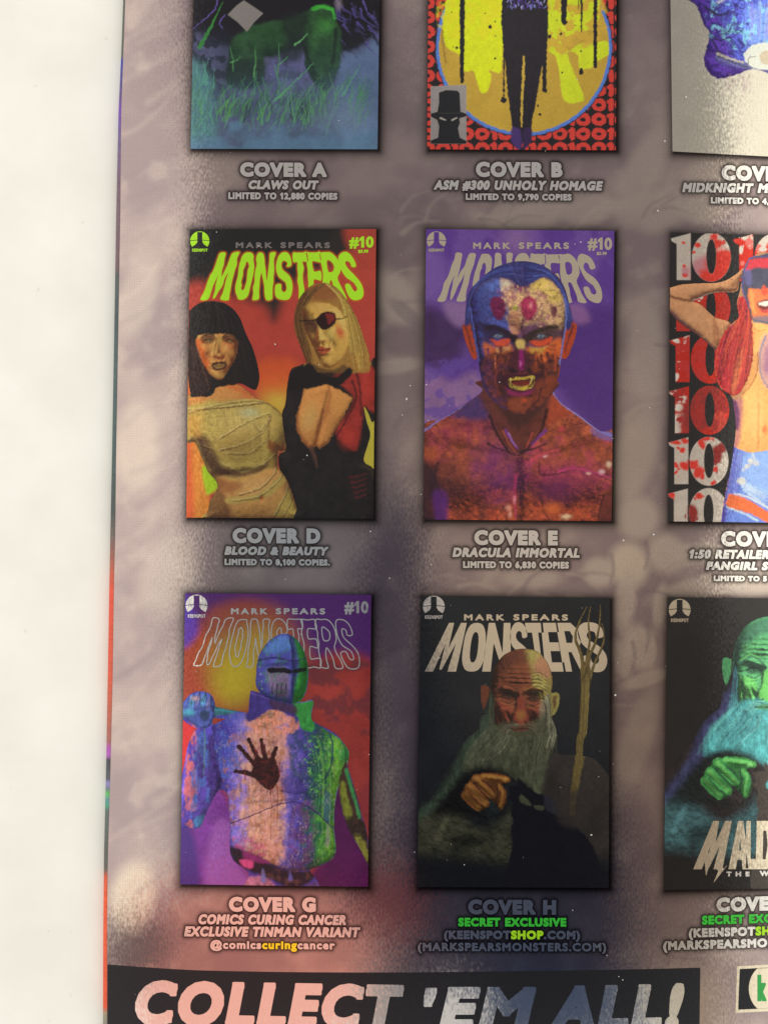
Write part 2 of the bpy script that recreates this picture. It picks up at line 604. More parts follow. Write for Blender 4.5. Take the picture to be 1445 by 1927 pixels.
def loops_obj(name, loops, z, mat, parent, grow=0.0, cell=0.6, label=None, clip=None):
    A = np.concatenate([np.asarray(l, float) for l in loops])
    (x0, y0), (x1, y1) = A.min(0) - grow - 2, A.max(0) + grow + 2
    x1 = min(x1, 1475); y1 = min(y1, 1960); y0 = max(y0, -30)
    X, Y = np.meshgrid(np.arange(x0, x1, cell), np.arange(y0, y1, cell))
    F = sd_loops(X, Y, loops, grow + 3, True) + grow
    if clip is not None:
        F = np.minimum(F, sd_loops(X, Y, [clip], 4))
    return obj(name, march(X, Y, F, z), mat, parent, label)


# lettering: outlines of the built-in font, laid out glyph by glyph
_gl = {}


def _outline(s):
    c = bpy.data.curves.new('glyph', 'FONT'); c.body = s; c.resolution_u = 4
    o = bpy.data.objects.new('glyph', c); COL.objects.link(o)
    bpy.context.view_layer.update()
    me = bpy.data.meshes.new_from_object(o.evaluated_get(bpy.context.evaluated_depsgraph_get()))
    V = [(v.co.x, v.co.y) for v in me.vertices]
    cnt = {}
    for p in me.polygons:
        for e in p.edge_keys:
            cnt[e] = cnt.get(e, 0) + 1
    nb = {}
    for (a, b), k in cnt.items():
        if k == 1:
            nb.setdefault(a, []).append(b); nb.setdefault(b, []).append(a)
    loops = []; seen = set()
    for s0 in nb:
        if s0 in seen: continue
        L = [s0]; seen.add(s0); cur = s0
        while True:
            nx = [q for q in nb[cur] if q not in seen]
            if not nx: break
            cur = nx[0]; seen.add(cur); L.append(cur)
        if len(L) > 2:
            loops.append([V[i] for i in L])
    bpy.data.objects.remove(o); bpy.data.curves.remove(c); bpy.data.meshes.remove(me)
    return loops


def _xmax(loops):
    return max(p[0] for l in loops for p in l)


_H = _outline('H')
CAPH = max(p[1] for l in _H for p in l)
HX = _xmax(_H)


def glyph(ch):
    if ch not in _gl:
        if ch == ' ':
            _gl[ch] = ([], 0.30)
        elif ch == '1':
            h = CAPH
            _gl[ch] = ([[(0.20, 0), (0.31, 0), (0.31, h), (0.23, h), (0.06, h * .80), (0.06, h * .68), (0.20, h * .80)]], 0.44)
        else:
            L = _outline(ch)
            _gl[ch] = (L, _xmax(_outline(ch + 'H')) - HX)
    return _gl[ch]


def text_loops(body, x0, x1, yt, yb, bold=1.0, shear=0.0, slope=0.0, space=0.09):
    L = []; x = 0; who = []
    for i, ch in enumerate(body):
        g, adv = glyph(ch)
        for l in g:
            L.append([(px + x + shear * py, py) for px, py in l]); who.append(i)
        x += adv + space
    xs = [p[0] for l in L for p in l]
    a, b = min(xs), max(xs)
    k = (x1 - x0 - 2 * bold) / (b - a)
    ky = (yb - yt - 2 * bold) / CAPH
    xc = (x0 + x1) / 2
    out = [[(x0 + bold + (px - a) * k, yb - bold - py * ky + slope * (x0 + (px - a) * k - xc)) for px, py in l] for l in L]
    return out, who


GLOWS = []


def text(name, body, x0, x1, yt, yb, mat, parent, bold=1.0, shear=0.0, slope=0.006, z=6e-5, glow=True, space=0.09, only=None, label=None, cell=0.6):
    L, who = text_loops(body, x0, x1, yt, yb, bold, shear, slope, space)
    if only is not None:
        L = [l for l, i in zip(L, who) if i in only]
    if glow:
        GLOWS.append((L, bold))
    return loops_obj(name, L, z, mat, parent, bold, cell, label)


# the comic lies on the white tabletop; its Empty sits at the base
comic = bpy.data.objects.new('comic_book', None)
COL.objects.link(comic)
comic.empty_display_size = 0.05
comic.location = ((300 - CX) * U, 0, -0.0026)
comic['label'] = 'comic book with glossy foil back cover of small cover pictures, on white tabletop'
comic['category'] = 'comic book'

# ------------------------------------------------------------------ tabletop and inner pages
def tabletop():
    m, nt, b = new_mat('white_tabletop')
    tc = nt.nodes.new('ShaderNodeTexCoord')
    nz = nt.nodes.new('ShaderNodeTexNoise'); nz.inputs['Scale'].default_value = 60.0; nz.inputs['Detail'].default_value = 6.0
    nt.links.new(tc.outputs['Object'], nz.inputs['Vector'])
    cr = nt.nodes.new('ShaderNodeValToRGB')
    cr.color_ramp.elements[0].color = (.755, .745, .70, 1); cr.color_ramp.elements[1].color = (.82, .815, .775, 1)
    cr.color_ramp.elements[0].position = .3; cr.color_ramp.elements[1].position = .7
    nt.links.new(nz.outputs['Fac'], cr.inputs[0])
    n2 = nt.nodes.new('ShaderNodeTexNoise'); n2.inputs['Scale'].default_value = 420.0; n2.inputs['Detail'].default_value = 1.0
    nt.links.new(tc.outputs['Object'], n2.inputs['Vector'])
    r2 = nt.nodes.new('ShaderNodeMapRange'); r2.inputs['From Min'].default_value = .76; r2.inputs['From Max'].default_value = .80
    r2.inputs['To Min'].default_value = 0; r2.inputs['To Max'].default_value = .35
    nt.links.new(n2.outputs['Fac'], r2.inputs['Value'])
    mx = nt.nodes.new('ShaderNodeMix'); mx.data_type = 'RGBA'
    nt.links.new(r2.outputs[0], mx.inputs[0]); nt.links.new(cr.outputs[0], mx.inputs[6])
    mx.inputs[7].default_value = (.55, .53, .49, 1)
    nt.links.new(mx.outputs[2], b.inputs['Base Color'])
    b.inputs['Roughness'].default_value = .7
    b.inputs['Specular IOR Level'].default_value = .2
    me = bpy.data.meshes.new('tabletop')
    x0, x1, y0, y1, z0, z1 = -.5, .5, -.4, .4, -.0226, -.0026
    v = [(x, y, z) for z in (z0, z1) for x, y in ((x0, y0), (x1, y0), (x1, y1), (x0, y1))]
    me.from_pydata(v, [], [(3, 2, 1, 0), (4, 5, 6, 7), (0, 1, 5, 4), (1, 2, 6, 5), (2, 3, 7, 6), (3, 0, 4, 7)])
    o = obj('tabletop', me, m)
    o['kind'] = 'structure'


tabletop()

PAGE_L = [(240, -330), (236.5, 0), (232.5, 107), (228.6, 213), (227, 400), (223, 640), (219, 860), (217.6, 1000), (215, 1107),
          (212.6, 1280), (208.7, 1440), (203.6, 1610), (202, 1760), (202.7, 1927), (203, 2060)]
INNER_L = [(238, -330), (232.2, 0), (228.2, 107), (223.2, 213), (219, 400), (215, 640), (211, 860), (208, 1000), (206, 1107),
           (203, 1280), (200, 1440), (196, 1610), (194.6, 1760), (194.2, 1927), (194, 2060)]


def edge_x(tab, y):
    return np.interp(y, [p[1] for p in tab], [p[0] for p in tab])


def inner_pages():
    ys = np.concatenate([[-320, -60], np.arange(-20, 1950, 5), [2050]])
    keys = [(0, (88, 90, 82)), (108, (88, 90, 84)), (113, (52, 56, 165)), (135, (72, 72, 140)), (185, (95, 75, 130)), (205, (112, 70, 165)),
            (260, (108, 92, 132)), (340, (112, 90, 104)), (500, (108, 86, 92)), (518, (80, 86, 86)), (600, (70, 80, 84)), (690, (76, 92, 92)),
            (860, (70, 86, 86)), (960, (70, 78, 76)), (1010, (104, 92, 88)), (1060, (158, 92, 76)), (1110, (205, 78, 58)), (1270, (196, 84, 62)),
            (1330, (176, 92, 74)), (1395, (150, 96, 88)), (1408, (165, 80, 165)), (1424, (160, 90, 170)), (1428, (66, 66, 74)), (1468, (84, 88, 96)),
            (1474, (140, 130, 190)), (1486, (96, 110, 110)), (1494, (88, 180, 88)), (1504, (96, 130, 140)), (1516, (70, 150, 122)), (1526, (92, 100, 98)),
            (1600, (86, 88, 84)), (1638, (92, 88, 82)), (1650, (196, 88, 60)), (1700, (214, 84, 48)), (1895, (206, 78, 46)), (1908, (140, 130, 110)), (1950, (120, 124, 120))]
    ky = [k[0] for k in keys]; kc = np.array([lin(k[1]) for k in keys])
    V = []; C = []; Fc = []
    zt, zb = -.00018, -.0026
    for y in ys:
        xl = float(edge_x(INNER_L, y))
        c = [np.interp(y, ky, kc[:, i]) * 1.15 for i in range(3)]
        for x, z in ((xl, zb), (xl, zt), (xl + 40, zt), (1745, zt), (1745, zb)):
            V.append(((x - CX) * U, (CY - y) * U, z)); C.append((*c, 0.0))
    n = len(ys)
    for i in range(n - 1):
        for k in range(4):
            a = i * 5 + k
            Fc.append((a + 1, a, a + 5, a + 6))
        Fc.append((i * 5, i * 5 + 4, i * 5 + 9, i * 5 + 5))
    Fc.append((0, 1, 2, 3, 4)); Fc.append(tuple(reversed([(n - 1) * 5 + k for k in range(5)])))
    me = bpy.data.meshes.new('inner_pages')
    me.from_pydata(V, [], Fc)
    at = me.color_attributes.new('Col', 'FLOAT_COLOR', 'POINT')
    at.data.foreach_set('color', np.array(C, np.float32).ravel())
    m, nt, b = new_mat('inner_page_print')
    a = nt.nodes.new('ShaderNodeAttribute'); a.attribute_name = 'Col'
    nz = nt.nodes.new('ShaderNodeTexNoise'); nz.inputs['Scale'].default_value = 1500
    tc = nt.nodes.new('ShaderNodeTexCoord'); nt.links.new(tc.outputs['Object'], nz.inputs['Vector'])
    hs = nt.nodes.new('ShaderNodeMapRange'); hs.inputs['To Min'].default_value = .7; hs.inputs['To Max'].default_value = 1.3
    nt.links.new(nz.outputs['Fac'], hs.inputs['Value'])
    vm = nt.nodes.new('ShaderNodeVectorMath'); vm.operation = 'SCALE'
    nt.links.new(a.outputs['Color'], vm.inputs[0]); nt.links.new(hs.outputs[0], vm.inputs['Scale'])
    nt.links.new(vm.outputs[0], b.inputs['Base Color']); b.inputs['Roughness'].default_value = .45
    obj('inner_pages', me, m, comic, 'inner pages showing as a thin coloured strip along the left edge')


inner_pages()

# ------------------------------------------------------------------ the display lettering of the cover titles
def O_loops():
    o = []; h = []
    for k in range(20):
        a = 2 * math.pi * k / 20
        c, s = math.cos(a), math.sin(a)
        f = lambda v, p: math.copysign(abs(v) ** p, v)
        o.append((.5 + .5 * f(c, .75), .5 + .5 * f(s, .75)))
        h.append((.5 + .17 * f(c, .8), .5 + .31 * f(s, .8)))
    return [o, h]


G_S = [(.97, .28), (.70, .31), (.66, .2), (.48, .17), (.34, .25), (.42, .36), (.8, .5), (1, .68), (.95, .88), (.7, 1), (.3, 1), (.04, .90), (0, .70),
       (.3, .67), (.36, .80), (.52, .84), (.66, .77), (.60, .65), (.2, .5), (.02, .32), (.06, .12), (.3, 0), (.7, 0), (.93, .1)]
GLY = {
    'M': [[(.02, 1), (.12, 0), (.36, 0), (.50, .52), (.68, 0), (.95, 0), (.98, 1), (.71, 1), (.72, .42), (.52, .96), (.44, .96), (.33, .42), (.28, 1)]],
    'O': O_loops(),
    'N': [[(0, 1), (.02, 0), (.30, 0), (.68, .62), (.68, 0), (.98, 0), (1, 1), (.72, 1), (.32, .42), (.30, 1)]],
    'S': [G_S],
    'T': [[(0, 0), (1, 0), (1, .2), (.68, .2), (.68, 1), (.32, 1), (.32, .2), (0, .2)]],
    'E': [[(0, 0), (1, 0), (1, .19), (.38, .19), (.38, .4), (.88, .4), (.88, .58), (.38, .58), (.38, .81), (1, .81), (1, 1), (0, 1)]],
    'R': [[(0, 0), (.7, 0), (.97, .14), (.98, .38), (.78, .54), (1, 1), (.68, 1), (.46, .60), (.33, .60), (.33, 1), (0, 1)], [(.33, .17), (.58, .17), (.67, .28), (.58, .41), (.33, .41)]],
    'A': [[(0, 1), (.30, 0), (.72, 0), (1, 1), (.70, 1), (.66, .80), (.38, .80), (.32, 1)], [(.43, .62), (.61, .62), (.53, .22)]],
    'L': [[(0, 0), (.40, 0), (.40, .80), (1, .80), (1, 1), (0, 1)]],
    'D': [[(0, 0), (.62, 0), (.95, .15), (1, .5), (.95, .85), (.62, 1), (0, 1)], [(.34, .19), (.56, .19), (.66, .5), (.56, .81), (.34, .81)]],
}
ROW = [('M', 250, 405, 135, 325), ('O', 412, 515, 360, 466), ('N', 522, 645, 488, 622), ('S', 652, 758, 640, 765), ('T', 762, 862, 772, 872),
       ('E', 852, 945, 880, 985), ('R', 945, 1060, 985, 1130), ('S', 1060, 1168, 1140, 1258)]


def title_loops(row, yt, yb, fx, jag=4.0, seed=3, skew=0.0):
    """row: letter cells in crop pixels; fx maps a crop point to print units"""
    r = random.Random(seed)
    out = []
    for ch, tl, trr, bl, br in row:
        for L in GLY[ch]:
            P = []
            n = len(L)
            for i in range(n):
                a, b = L[i], L[(i + 1) % n]
                P.append((a, 1))
                if jag:
                    d = math.hypot(b[0] - a[0], (b[1] - a[1]) * 2)
                    k = int(d * 4)
                    for j in range(1, k):
                        t = j / k
                        P.append(((a[0] + (b[0] - a[0]) * t, a[1] + (b[1] - a[1]) * t), 1))
            Q = []
            for (u, v), _ in P:
                x = (tl + (trr - tl) * u) * (1 - v) + (bl + (br - bl) * u) * v
                y = yt + (yb - yt) * v
                if jag:
                    x += r.uniform(-jag, jag); y += r.uniform(-jag, jag) * .9
                Q.append(fx(x, y))
            out.append(cat(Q, 3) if jag else np.array(Q))
    return out


def shift(s, dx, ox, oy, k=1.0, x0=135, y0=200, X0=None, Y0=None):
    X0 = x0 if X0 is None else X0; Y0 = y0 if Y0 is None else Y0
    return lambda x, y: ((X0 + (x - x0) * k) / s + ox, (Y0 + (y - y0)) / s + oy)


def ribbon_obj(name, loops, w, z, mat, parent, cell=0.7, clip_ok=None):
    A = np.concatenate(loops)
    (x0, y0), (x1, y1) = A.min(0) - 3, A.max(0) + 3
    X, Y = np.meshgrid(np.arange(x0, x1, cell), np.arange(y0, y1, cell))
    F = np.full(X.shape, -5.0)
    for l in loops:
        F = np.maximum(F, w / 2 - np.abs(sd_loops(X, Y, [l], 5.0)))
    return obj(name, march(X, Y, F, z), mat, parent)


def emblem(cx, cy, r, parent, mat, tmat=None, label=None):
    """round badge: disc split by a dark bottle-necked figure, publisher's name underneath"""
    X, Y = np.meshgrid(np.arange(cx - r - 2, cx + r + 2, .45), np.arange(cy - r - 2, cy + r + 2, .45))
    F = r - np.hypot(X - cx, Y - cy)
    fig = [(cx - .26 * r, cy - .92 * r), (cx + .26 * r, cy - .92 * r), (cx + .27 * r, cy + .12 * r), (cx + .42 * r, cy + .35 * r), (cx + .82 * r, cy + .62 * r),
           (cx + .8 * r, cy + 1.2 * r), (cx - .8 * r, cy + 1.2 * r), (cx - .82 * r, cy + .62 * r), (cx - .42 * r, cy + .35 * r), (cx - .27 * r, cy + .12 * r)]
    F = np.minimum(F, -sd_loops(X, Y, [fig], 20))
    F = np.minimum(F, np.abs(Y - (cy - .12 * r + .1 * np.abs(X - cx))) - .035 * r)
    e = obj('emblem', march(X, Y, F, 7e-5), mat, parent, label)
    text('emblem_lettering', 'KEENSPOT', cx - .8 * r, cx + .82 * r, cy + .80 * r, cy + 1.12 * r, tmat or mat, parent, .35, 0, 0, 7.2e-5, False, cell=.4)
    return e


COVERS = {}


def cover_quad(key, q):
    COVERS[key] = np.array(q, float)
    return COVERS[key]


def cover_canvas(key, cell, col, foil=0.0, pad=3):
    q = COVERS[key]
    (x0, y0), (x1, y1) = q.min(0) - pad, q.max(0) + pad
    c = Canvas(x0, y0, x1, y1, cell, col, foil)
    c.limit_poly([q])
    return c


def line_loop(pts, w0, w1):
    P = cat(pts, 6, False); n = len(P)
    d = np.gradient(P, axis=0); d /= np.hypot(d[:, 0], d[:, 1])[:, None] + 1e-9
    nrm = np.stack([-d[:, 1], d[:, 0]], 1); w = np.linspace(w0, w1, n)[:, None] / 2
    return [tuple(p) for p in np.concatenate([P + nrm * w, (P - nrm * w)[::-1]])]


def figure_canvas(key, cell, x0, y0, x1, y1, outline_loops, col=(60, 50, 50), rough=0.0, seed=5):
    c = Canvas(x0, y0, x1, y1, cell, col)
    F = np.full(c.X.shape, -8.0)
    for L in outline_loops:
        F = np.maximum(F, sd_loops(c.X, c.Y, [L], 8.0))
    if rough:
        F = F + (fbm(c.X, c.Y, 5, seed) - .5) * rough
    c.limit(F)
    c.limit_poly([COVERS[key]])
    return c


cover_quad('A', [(371, -262), (719, -262), (714, 0), (710.3, 281), (359, 280), (365, 0)])
cover_quad('B', [(810, -262), (1163, -262), (1159, 0), (1158, 282.8), (803.5, 281), (805.7, 0)])
cover_quad('C', [(1258, -262), (1612, -262), (1616, 303), (1445, 294.5), (1264.6, 285), (1260.7, 0)])
cover_quad('D', [(358, 431.5), (707.8, 431), (702.2, 976), (351, 974)])
cover_quad('E', [(801.6, 431), (1155.2, 434.4), (1150, 980.5), (796.6, 977.6)])
cover_quad('F', [(1261, 438), (1445, 442), (1616, 446), (1612, 987), (1445, 983.4), (1256, 981)])
cover_quad('G', [(349, 1115.8), (698.7, 1119.4), (692.2, 1668.7), (339.5, 1664)])
cover_quad('H', [(792, 1120.8), (1147, 1125), (1144.6, 1670.6), (785, 1669)])
cover_quad('I', [(1255, 1124), (1445, 1126), (1610, 1128), (1604, 1668), (1445, 1672), (1248, 1674.6)])


# ------------------------------------------------------------------ cover A: legs in the night grass
def cover_A():
    c = cover_canvas('A', 1.3, (34, 33, 44))
    T = tr(3.6125, 340, 0)
    c.fill(T((40, 260), (330, 330), (600, 380), (840, 330), (1100, 340), (1400, 250), (1400, 1060), (40, 1060)), (86, 88, 124), 10, .85, tex=(.5, 16, 4))
    c.patches(T((60, 200), (420, 230), (420, 640), (60, 640)), (34, 36, 50), 14, 7, .52, .12, .85)
    c.patches(T((560, 380), (860, 380), (920, 620), (560, 640)), (110, 108, 170), 12, 9, .5, .2, .6)
    c.fill(T((1080, 420), (1200, 360), (1400, 300), (1400, 1000), (1080, 900)), (108, 134, 176), 12, .75, tex=(.25, 14, 5))
    c.fill(T((40, 430), (200, 520), (240, 800), (240, 1060), (40, 1060)), (88, 152, 150), 12, .7, tex=(.35, 9, 6))
    # dark fur on the right and dark mass on top
    c.fill(T((40, 0), (1400, 0), (1340, 200), (1180, 340), (1060, 330), (800, 200), (420, 230), (150, 180), (60, 210)), (33, 31, 38), 5, 1)
    r = random.Random(4)
    for i in range(46):
        x = r.uniform(1040, 1340); y = r.uniform(20, 300)
        c.line(T((x, y), (x + r.uniform(10, 50), y + r.uniform(20, 60)), (x + r.uniform(40, 110), y + r.uniform(40, 130))), r.uniform(2, 6), .5, r.choice([(28, 26, 34), (22, 22, 28), (96, 84, 158), (70, 66, 110)]), .8)
    for p in (((250, 0), (240, 60), (180, 120), (90, 200)), ((300, 110), (270, 160), (290, 200)), ((1240, 0), (1270, 80), (1330, 130)), ((1060, 0), (1075, 40), (1090, 90))):
        c.line(T(*p), 3, 1.5, (112, 98, 182), .8)
    c.blob(*T((1075, 30))[0], 7, 12, (150, 138, 150), .8)
    # trouser legs
    for P in (((480, 180), (700, 140), (790, 220), (760, 300), (640, 380), (575, 400), (565, 560), (430, 610), (318, 570), (330, 420), (350, 280), (420, 220)),
              ((700, 160), (860, 80), (950, 34), (1045, 60), (1062, 150), (1092, 220), (1092, 400), (1060, 520), (980, 640), (905, 560), (850, 450), (838, 330), (760, 280))):
        c.fill(T(*P), (42, 76, 46), 4, 1, tex=(.45, 14, 12))
    c.fill(T((330, 420), (560, 420), (560, 560), (430, 610), (318, 570)), (26, 36, 30), 9, .8)
    c.blob(*T((985, 180))[0], 17, 15, (66, 136, 62), .8, -20)
    c.blob(*T((930, 230))[0], 10, 34, (58, 112, 58), .6, 12)
    c.line(T((905, 62), (960, 48), (1030, 70), (1050, 130)), 9, 5, (62, 166, 58), .85, 2)
    c.line(T((1060, 200), (1050, 330), (1030, 460)), 8, 4, (22, 30, 26), .8, 3)
    c.line(T((850, 330), (880, 420), (940, 540)), 8, 3, (22, 30, 26), .7, 3)
    for P in (T((480, 180), (700, 140), (790, 220), (760, 300), (640, 380), (575, 400), (565, 560), (430, 610), (318, 570), (330, 420), (350, 280), (420, 220)), T((700, 160), (860, 80), (950, 34), (1045, 60), (1062, 150), (1092, 220), (1092, 400), (1060, 520), (980, 640), (905, 560), (850, 450), (838, 330), (760, 280))):
        c.shade(P, [], (.3, -.7, .6), 22, 18, .45, 1.6, 3, True, 1, 1, 3, 6)
    c.fill(T((700, 110), (870, 90), (852, 200), (846, 330), (770, 420), (650, 390), (720, 290), (690, 190)), (34, 44, 42), 8, .8)
    c.fill(T((80, 560), (320, 600), (560, 560), (760, 470), (900, 600), (1120, 480), (1350, 430), (1350, 760), (80, 800)), (86, 104, 146), 22, .4, tex=(.4, 12, 51))
    c.blob(*T((600, 230))[0], 34, 18, (38, 84, 44), .35)
    # grass
    def blade(x, y, L, lean, col, w=2.4):
        x1, y1 = x + lean, y - L
        c.line(T((x, y), (x + lean * .35, y - L * .5), (x1, y1)), w, .5, col, r.uniform(.55, .95), .8)
    gc = [(66, 130, 74), (84, 158, 82), (52, 104, 64), (98, 168, 108), (96, 172, 72), (80, 146, 122)]
    for i in range(260):
        x = r.uniform(80, 1280); y = r.uniform(640, 910)
        blade(x, y, r.uniform(60, 200), r.uniform(-50, 110), r.choice(gc), r.uniform(.9, 2.2))
    for cx in (280, 380, 560, 850, 930, 1000, 1190):
        for i in range(13):
            blade(cx + r.uniform(-60, 60), r.uniform(740, 850), r.uniform(60, 190), r.uniform(-40, 90), r.choice(gc[:2] + gc[4:5]), r.uniform(1.6, 3.6))
    for i in range(26):
        x = r.uniform(400, 1100); y = r.uniform(700, 830)
        blade(x, y, r.uniform(50, 150), r.uniform(-30, 60), (30, 44, 34), r.uniform(2, 4))
    for i in range(30):
        blade(r.uniform(80, 230), r.uniform(520, 950), r.uniform(60, 170), r.uniform(-40, 60), (96, 170, 146), 2)
    for (a, b, w, cc) in (((780, 308), (862, 232), 3.4, (112, 186, 116)), ((640, 690), (905, 432), 3, (96, 178, 118)), ((500, 530), (512, 320), 3.4, (92, 160, 88)), ((362, 480), (342, 320), 2.6, (84, 150, 84)),
                          ((662, 520), (672, 300), 3, (86, 150, 92)), ((775, 830), (738, 590), 3.4, (88, 160, 100)), ((560, 850), (535, 690), 2.6, (96, 178, 116)), ((975, 970), (1070, 580), 3, (96, 166, 130)),
                          ((135, 320), (290, 15), 8, (62, 142, 66)), ((1100, 650), (1225, 440), 3, (100, 170, 140)), ((640, 450), (672, 590), 2, (90, 160, 110)), ((670, 440), (728, 390), 2.4, (96, 166, 108)), ((345, 430), (412, 388), 2.5, (96, 170, 100))):
        c.line(T(a, ((a[0] + b[0]) / 2 + 6, (a[1] + b[1]) / 2), b), w, 1.0, cc, .95)
    w = c.win(340, -10, 730, 300)
    c.put(w, sstep((c.Y[w] - 20) / 260) * .22, (104, 138, 160))
    # ground mist
    w = c.win(340, 190, 730, 300)
    ht = 252 + (fbm(c.X[w], c.Y[w], 34, 21) - .5) * 90 + (c.X[w] - 560) * .0
    c.put(w, sstep((c.Y[w] - ht + 22) / 44) * .93, (98, 134, 166))
    c.mottle(340, 150, 730, 300, .22, 30, 31)
    c.blob(*T((1100, 800))[0], 50, 34, (116, 136, 170), .8)
    c.mottle(340, -10, 730, 300, .12, 3, 33)
    c.warp(1.6, 7, 40)
    # bare grey lozenge
    c.fill(T((430, 4), (500, 50), (560, 92), (500, 150), (452, 214), (390, 150), (322, 100), (380, 40)), (196, 190, 184), 1.2, 1, False, foil=1)
    return canvas_obj('cover_picture', c, 3e-5, M_ART, comic, 'cover picture of legs in green trousers standing in night grass')


# ------------------------------------------------------------------ cover B: dangling figure on a yellow disc
def cover_B():
    c = cover_canvas('B', 1.1, (42, 38, 40))
    T = tr(3.284, 760, 0)
    red = (226, 72, 62)
    for row in range(-1, 12):
        yc = 650 - 90 * (6 - row) + 0.0
        off = -14 if row % 2 else 0
        x = -40
        pat = '010010'
        k = 0
        while x < 1400:
            ch = '0' if k % 3 != 1 else '1'
            if ch == '0':
                cx = x + 45
                if not (330 < cx < 1130 and yc < 560) or True:
                    ring = [(cx + 32 * math.cos(a), yc + 26 * math.sin(a)) for a in np.linspace(0, 2 * math.pi, 13)[:-1]]
                    c.line(T(*(ring + [ring[0]])), 8.2, 8.2, red, 1, .9, n=2)
                x += 97
            else:
                c.line(T((x + 24, yc - 24), (x + 24, yc + 24)), 9.5, 9.5, red, 1, .9)
                c.line(T((x + 6, yc - 20), (x + 22, yc - 30)), 6, 5, red, 1, .9)
                x += 46
            k += 1
    E = lambda rx, ry: [(742 + rx * math.cos(a), 292 + ry * math.sin(a)) for a in np.linspace(0, 2 * math.pi, 72)[:-1]]
    c.fill(T(*E(549, 556)), (38, 40, 60), 1.5, 1, False)
    c.fill(T(*E(543, 550)), (96, 138, 224), 1.0, 1, False)
    c.fill(T(*E(524, 530)), (208, 172, 66), 1.0, 1, False, tex=(.08, 20, 3))
    lime = (232, 244, 30)
    disc = None
    for P in (((300, -40), (250, 90), (242, 200), (262, 290), (345, 345), (372, 440), (430, 440), (458, 520), (480, 574), (520, 560), (542, 480), (530, 432), (596, 450), (612, 300), (612, -40)),
              ((960, 250), (1020, 322), (1070, 280), (1180, 262), (1258, 262), (1262, 340), (1190, 382), (1160, 420), (1088, 424), (1072, 340), (1010, 330), (1060, 470), (1112, 600), (1090, 632), (990, 622), (960, 450), (935, 350), (884, 300), (884, 200)),
              ((880, -40), (1180, -40), (1210, 100), (1160, 180), (1050, 210), (960, 250), (880, 260))):
        c.fill(T(*P), lime if P[0][0] == 300 else (222, 238, 44), 1.6, .95, tex=(.12, 8, 5))
    c.patches(T((880, -40), (1200, -40), (1230, 230), (880, 330)), (222, 182, 66), 16, 6, .5, .06, .9)
    c.patches(T((250, -40), (612, -40), (612, 220), (250, 220)), (238, 232, 40), 10, 8, .5, .2, .8)
    c.line(T((238, 190), (246, 300), (262, 390)), 5, 4, (120, 92, 46), .5, 2)
    blk = (40, 37, 42)
    for (x, y1, w, w1) in ((362, 505, 10.5, 7), (990, 135, 12, 9), (1098, 200, 5, 2), (1183, 415, 7.5, 6.5), (870, 560, 9, 8), (1080, 60, 3, 1), (620, 610, 3.2, 2.4)):
        c.line(T((x, -40), (x - 1, y1 * .5), (x - 2, y1)), w, w1, blk, 1, .9)
    for (x, y, rr) in ((535, 167, 11), (565, 135, 6), (327, 299, 8), (305, 292, 4), (563, 363, 7), (972, 212, 9), (900, 230, 12), (1093, 316, 6), (980, 449, 6), (830, 655, 6), (842, 711, 9), (617, 620, 18), (620, 560, 9), (617, 520, 7), (565, 226, 4), (295, 80, 4), (505, 86, 4), (1095, 440, 11), (1096, 452, 12), (1096, 428, 8), (872, 562, 14), (992, 140, 18), (944, 128, 4), (1058, 160, 4)):
        c.blob(*T((x, y))[0], rr / 3.284, rr / 3.284 * 1.05, blk, 1, 0, 1)
    c.fill(T((610, -40), (601, 130), (615, 300), (630, 430), (640, 560), (655, 680), (668, 790), (664, 870), (690, 915), (722, 925), (735, 880), (742, 925), (772, 900), (790, 860), (786, 790), (802, 700), (830, 560), (850, 420), (882, 330), (894, 140), (886, -40)), (42, 38, 45), 1.0, 1, False, tex=(.2, 6, 3))
    c.fill(T((738, 340), (748, 352), (748, 480), (745, 510), (738, 560), (735, 700), (733, 790), (722, 790), (722, 640), (729, 520), (731, 440)), (212, 178, 74), .9, 1, False)
    c.fill(T((668, 790), (664, 870), (690, 915), (722, 925), (728, 860), (715, 800)), (82, 58, 124), 2, .9)
    c.fill(T((740, 800), (735, 870), (742, 925), (772, 900), (790, 860), (786, 795)), (62, 44, 88), 2, .9)
    r = random.Random(8)
    for i in range(60):
        x = r.uniform(620, 880); y = r.uniform(-30, 46)
        c.line(T((x, y), (x + r.uniform(-14, 14), y + r.uniform(6, 22))), r.uniform(1, 3.4), 1, r.choice([(126, 92, 214), (150, 160, 240), (96, 70, 170), (190, 190, 240)]), .8)
    c.mottle(790, -10, 1170, 290, .10, 3, 12)
    c.warp(.7, 5, 13)
    # corner box: bare foil with a hatted head
    c.fill(T((165, 535), (385, 525), (385, 890), (165, 890)), (206, 200, 194), .8, 1, False, foil=1)
    c.fill(T((215, 572), (260, 556), (330, 560), (344, 575), (350, 690), (385, 702), (385, 720), (342, 732), (346, 760), (334, 792), (346, 850), (385, 870), (385, 890), (165, 890), (165, 868), (210, 850), (216, 780), (204, 742), (165, 722), (165, 702), (206, 690), (215, 640)), (38, 38, 42), .9, 1, False, foil=0)
    for (p, q) in (((226, 730), (256, 742)), ((298, 742), (326, 728))):
        c.line(T(p, q), 3.6, 2.2, (186, 180, 172), .95, .8)
    c.line(T((216, 700), (345, 700)), 1.4, 1.4, (70, 70, 74), .8)
    return canvas_obj('cover_picture', c, 3e-5, M_ART, comic, 'cover picture of a dark dangling figure on a yellow disc over red zeros and ones')


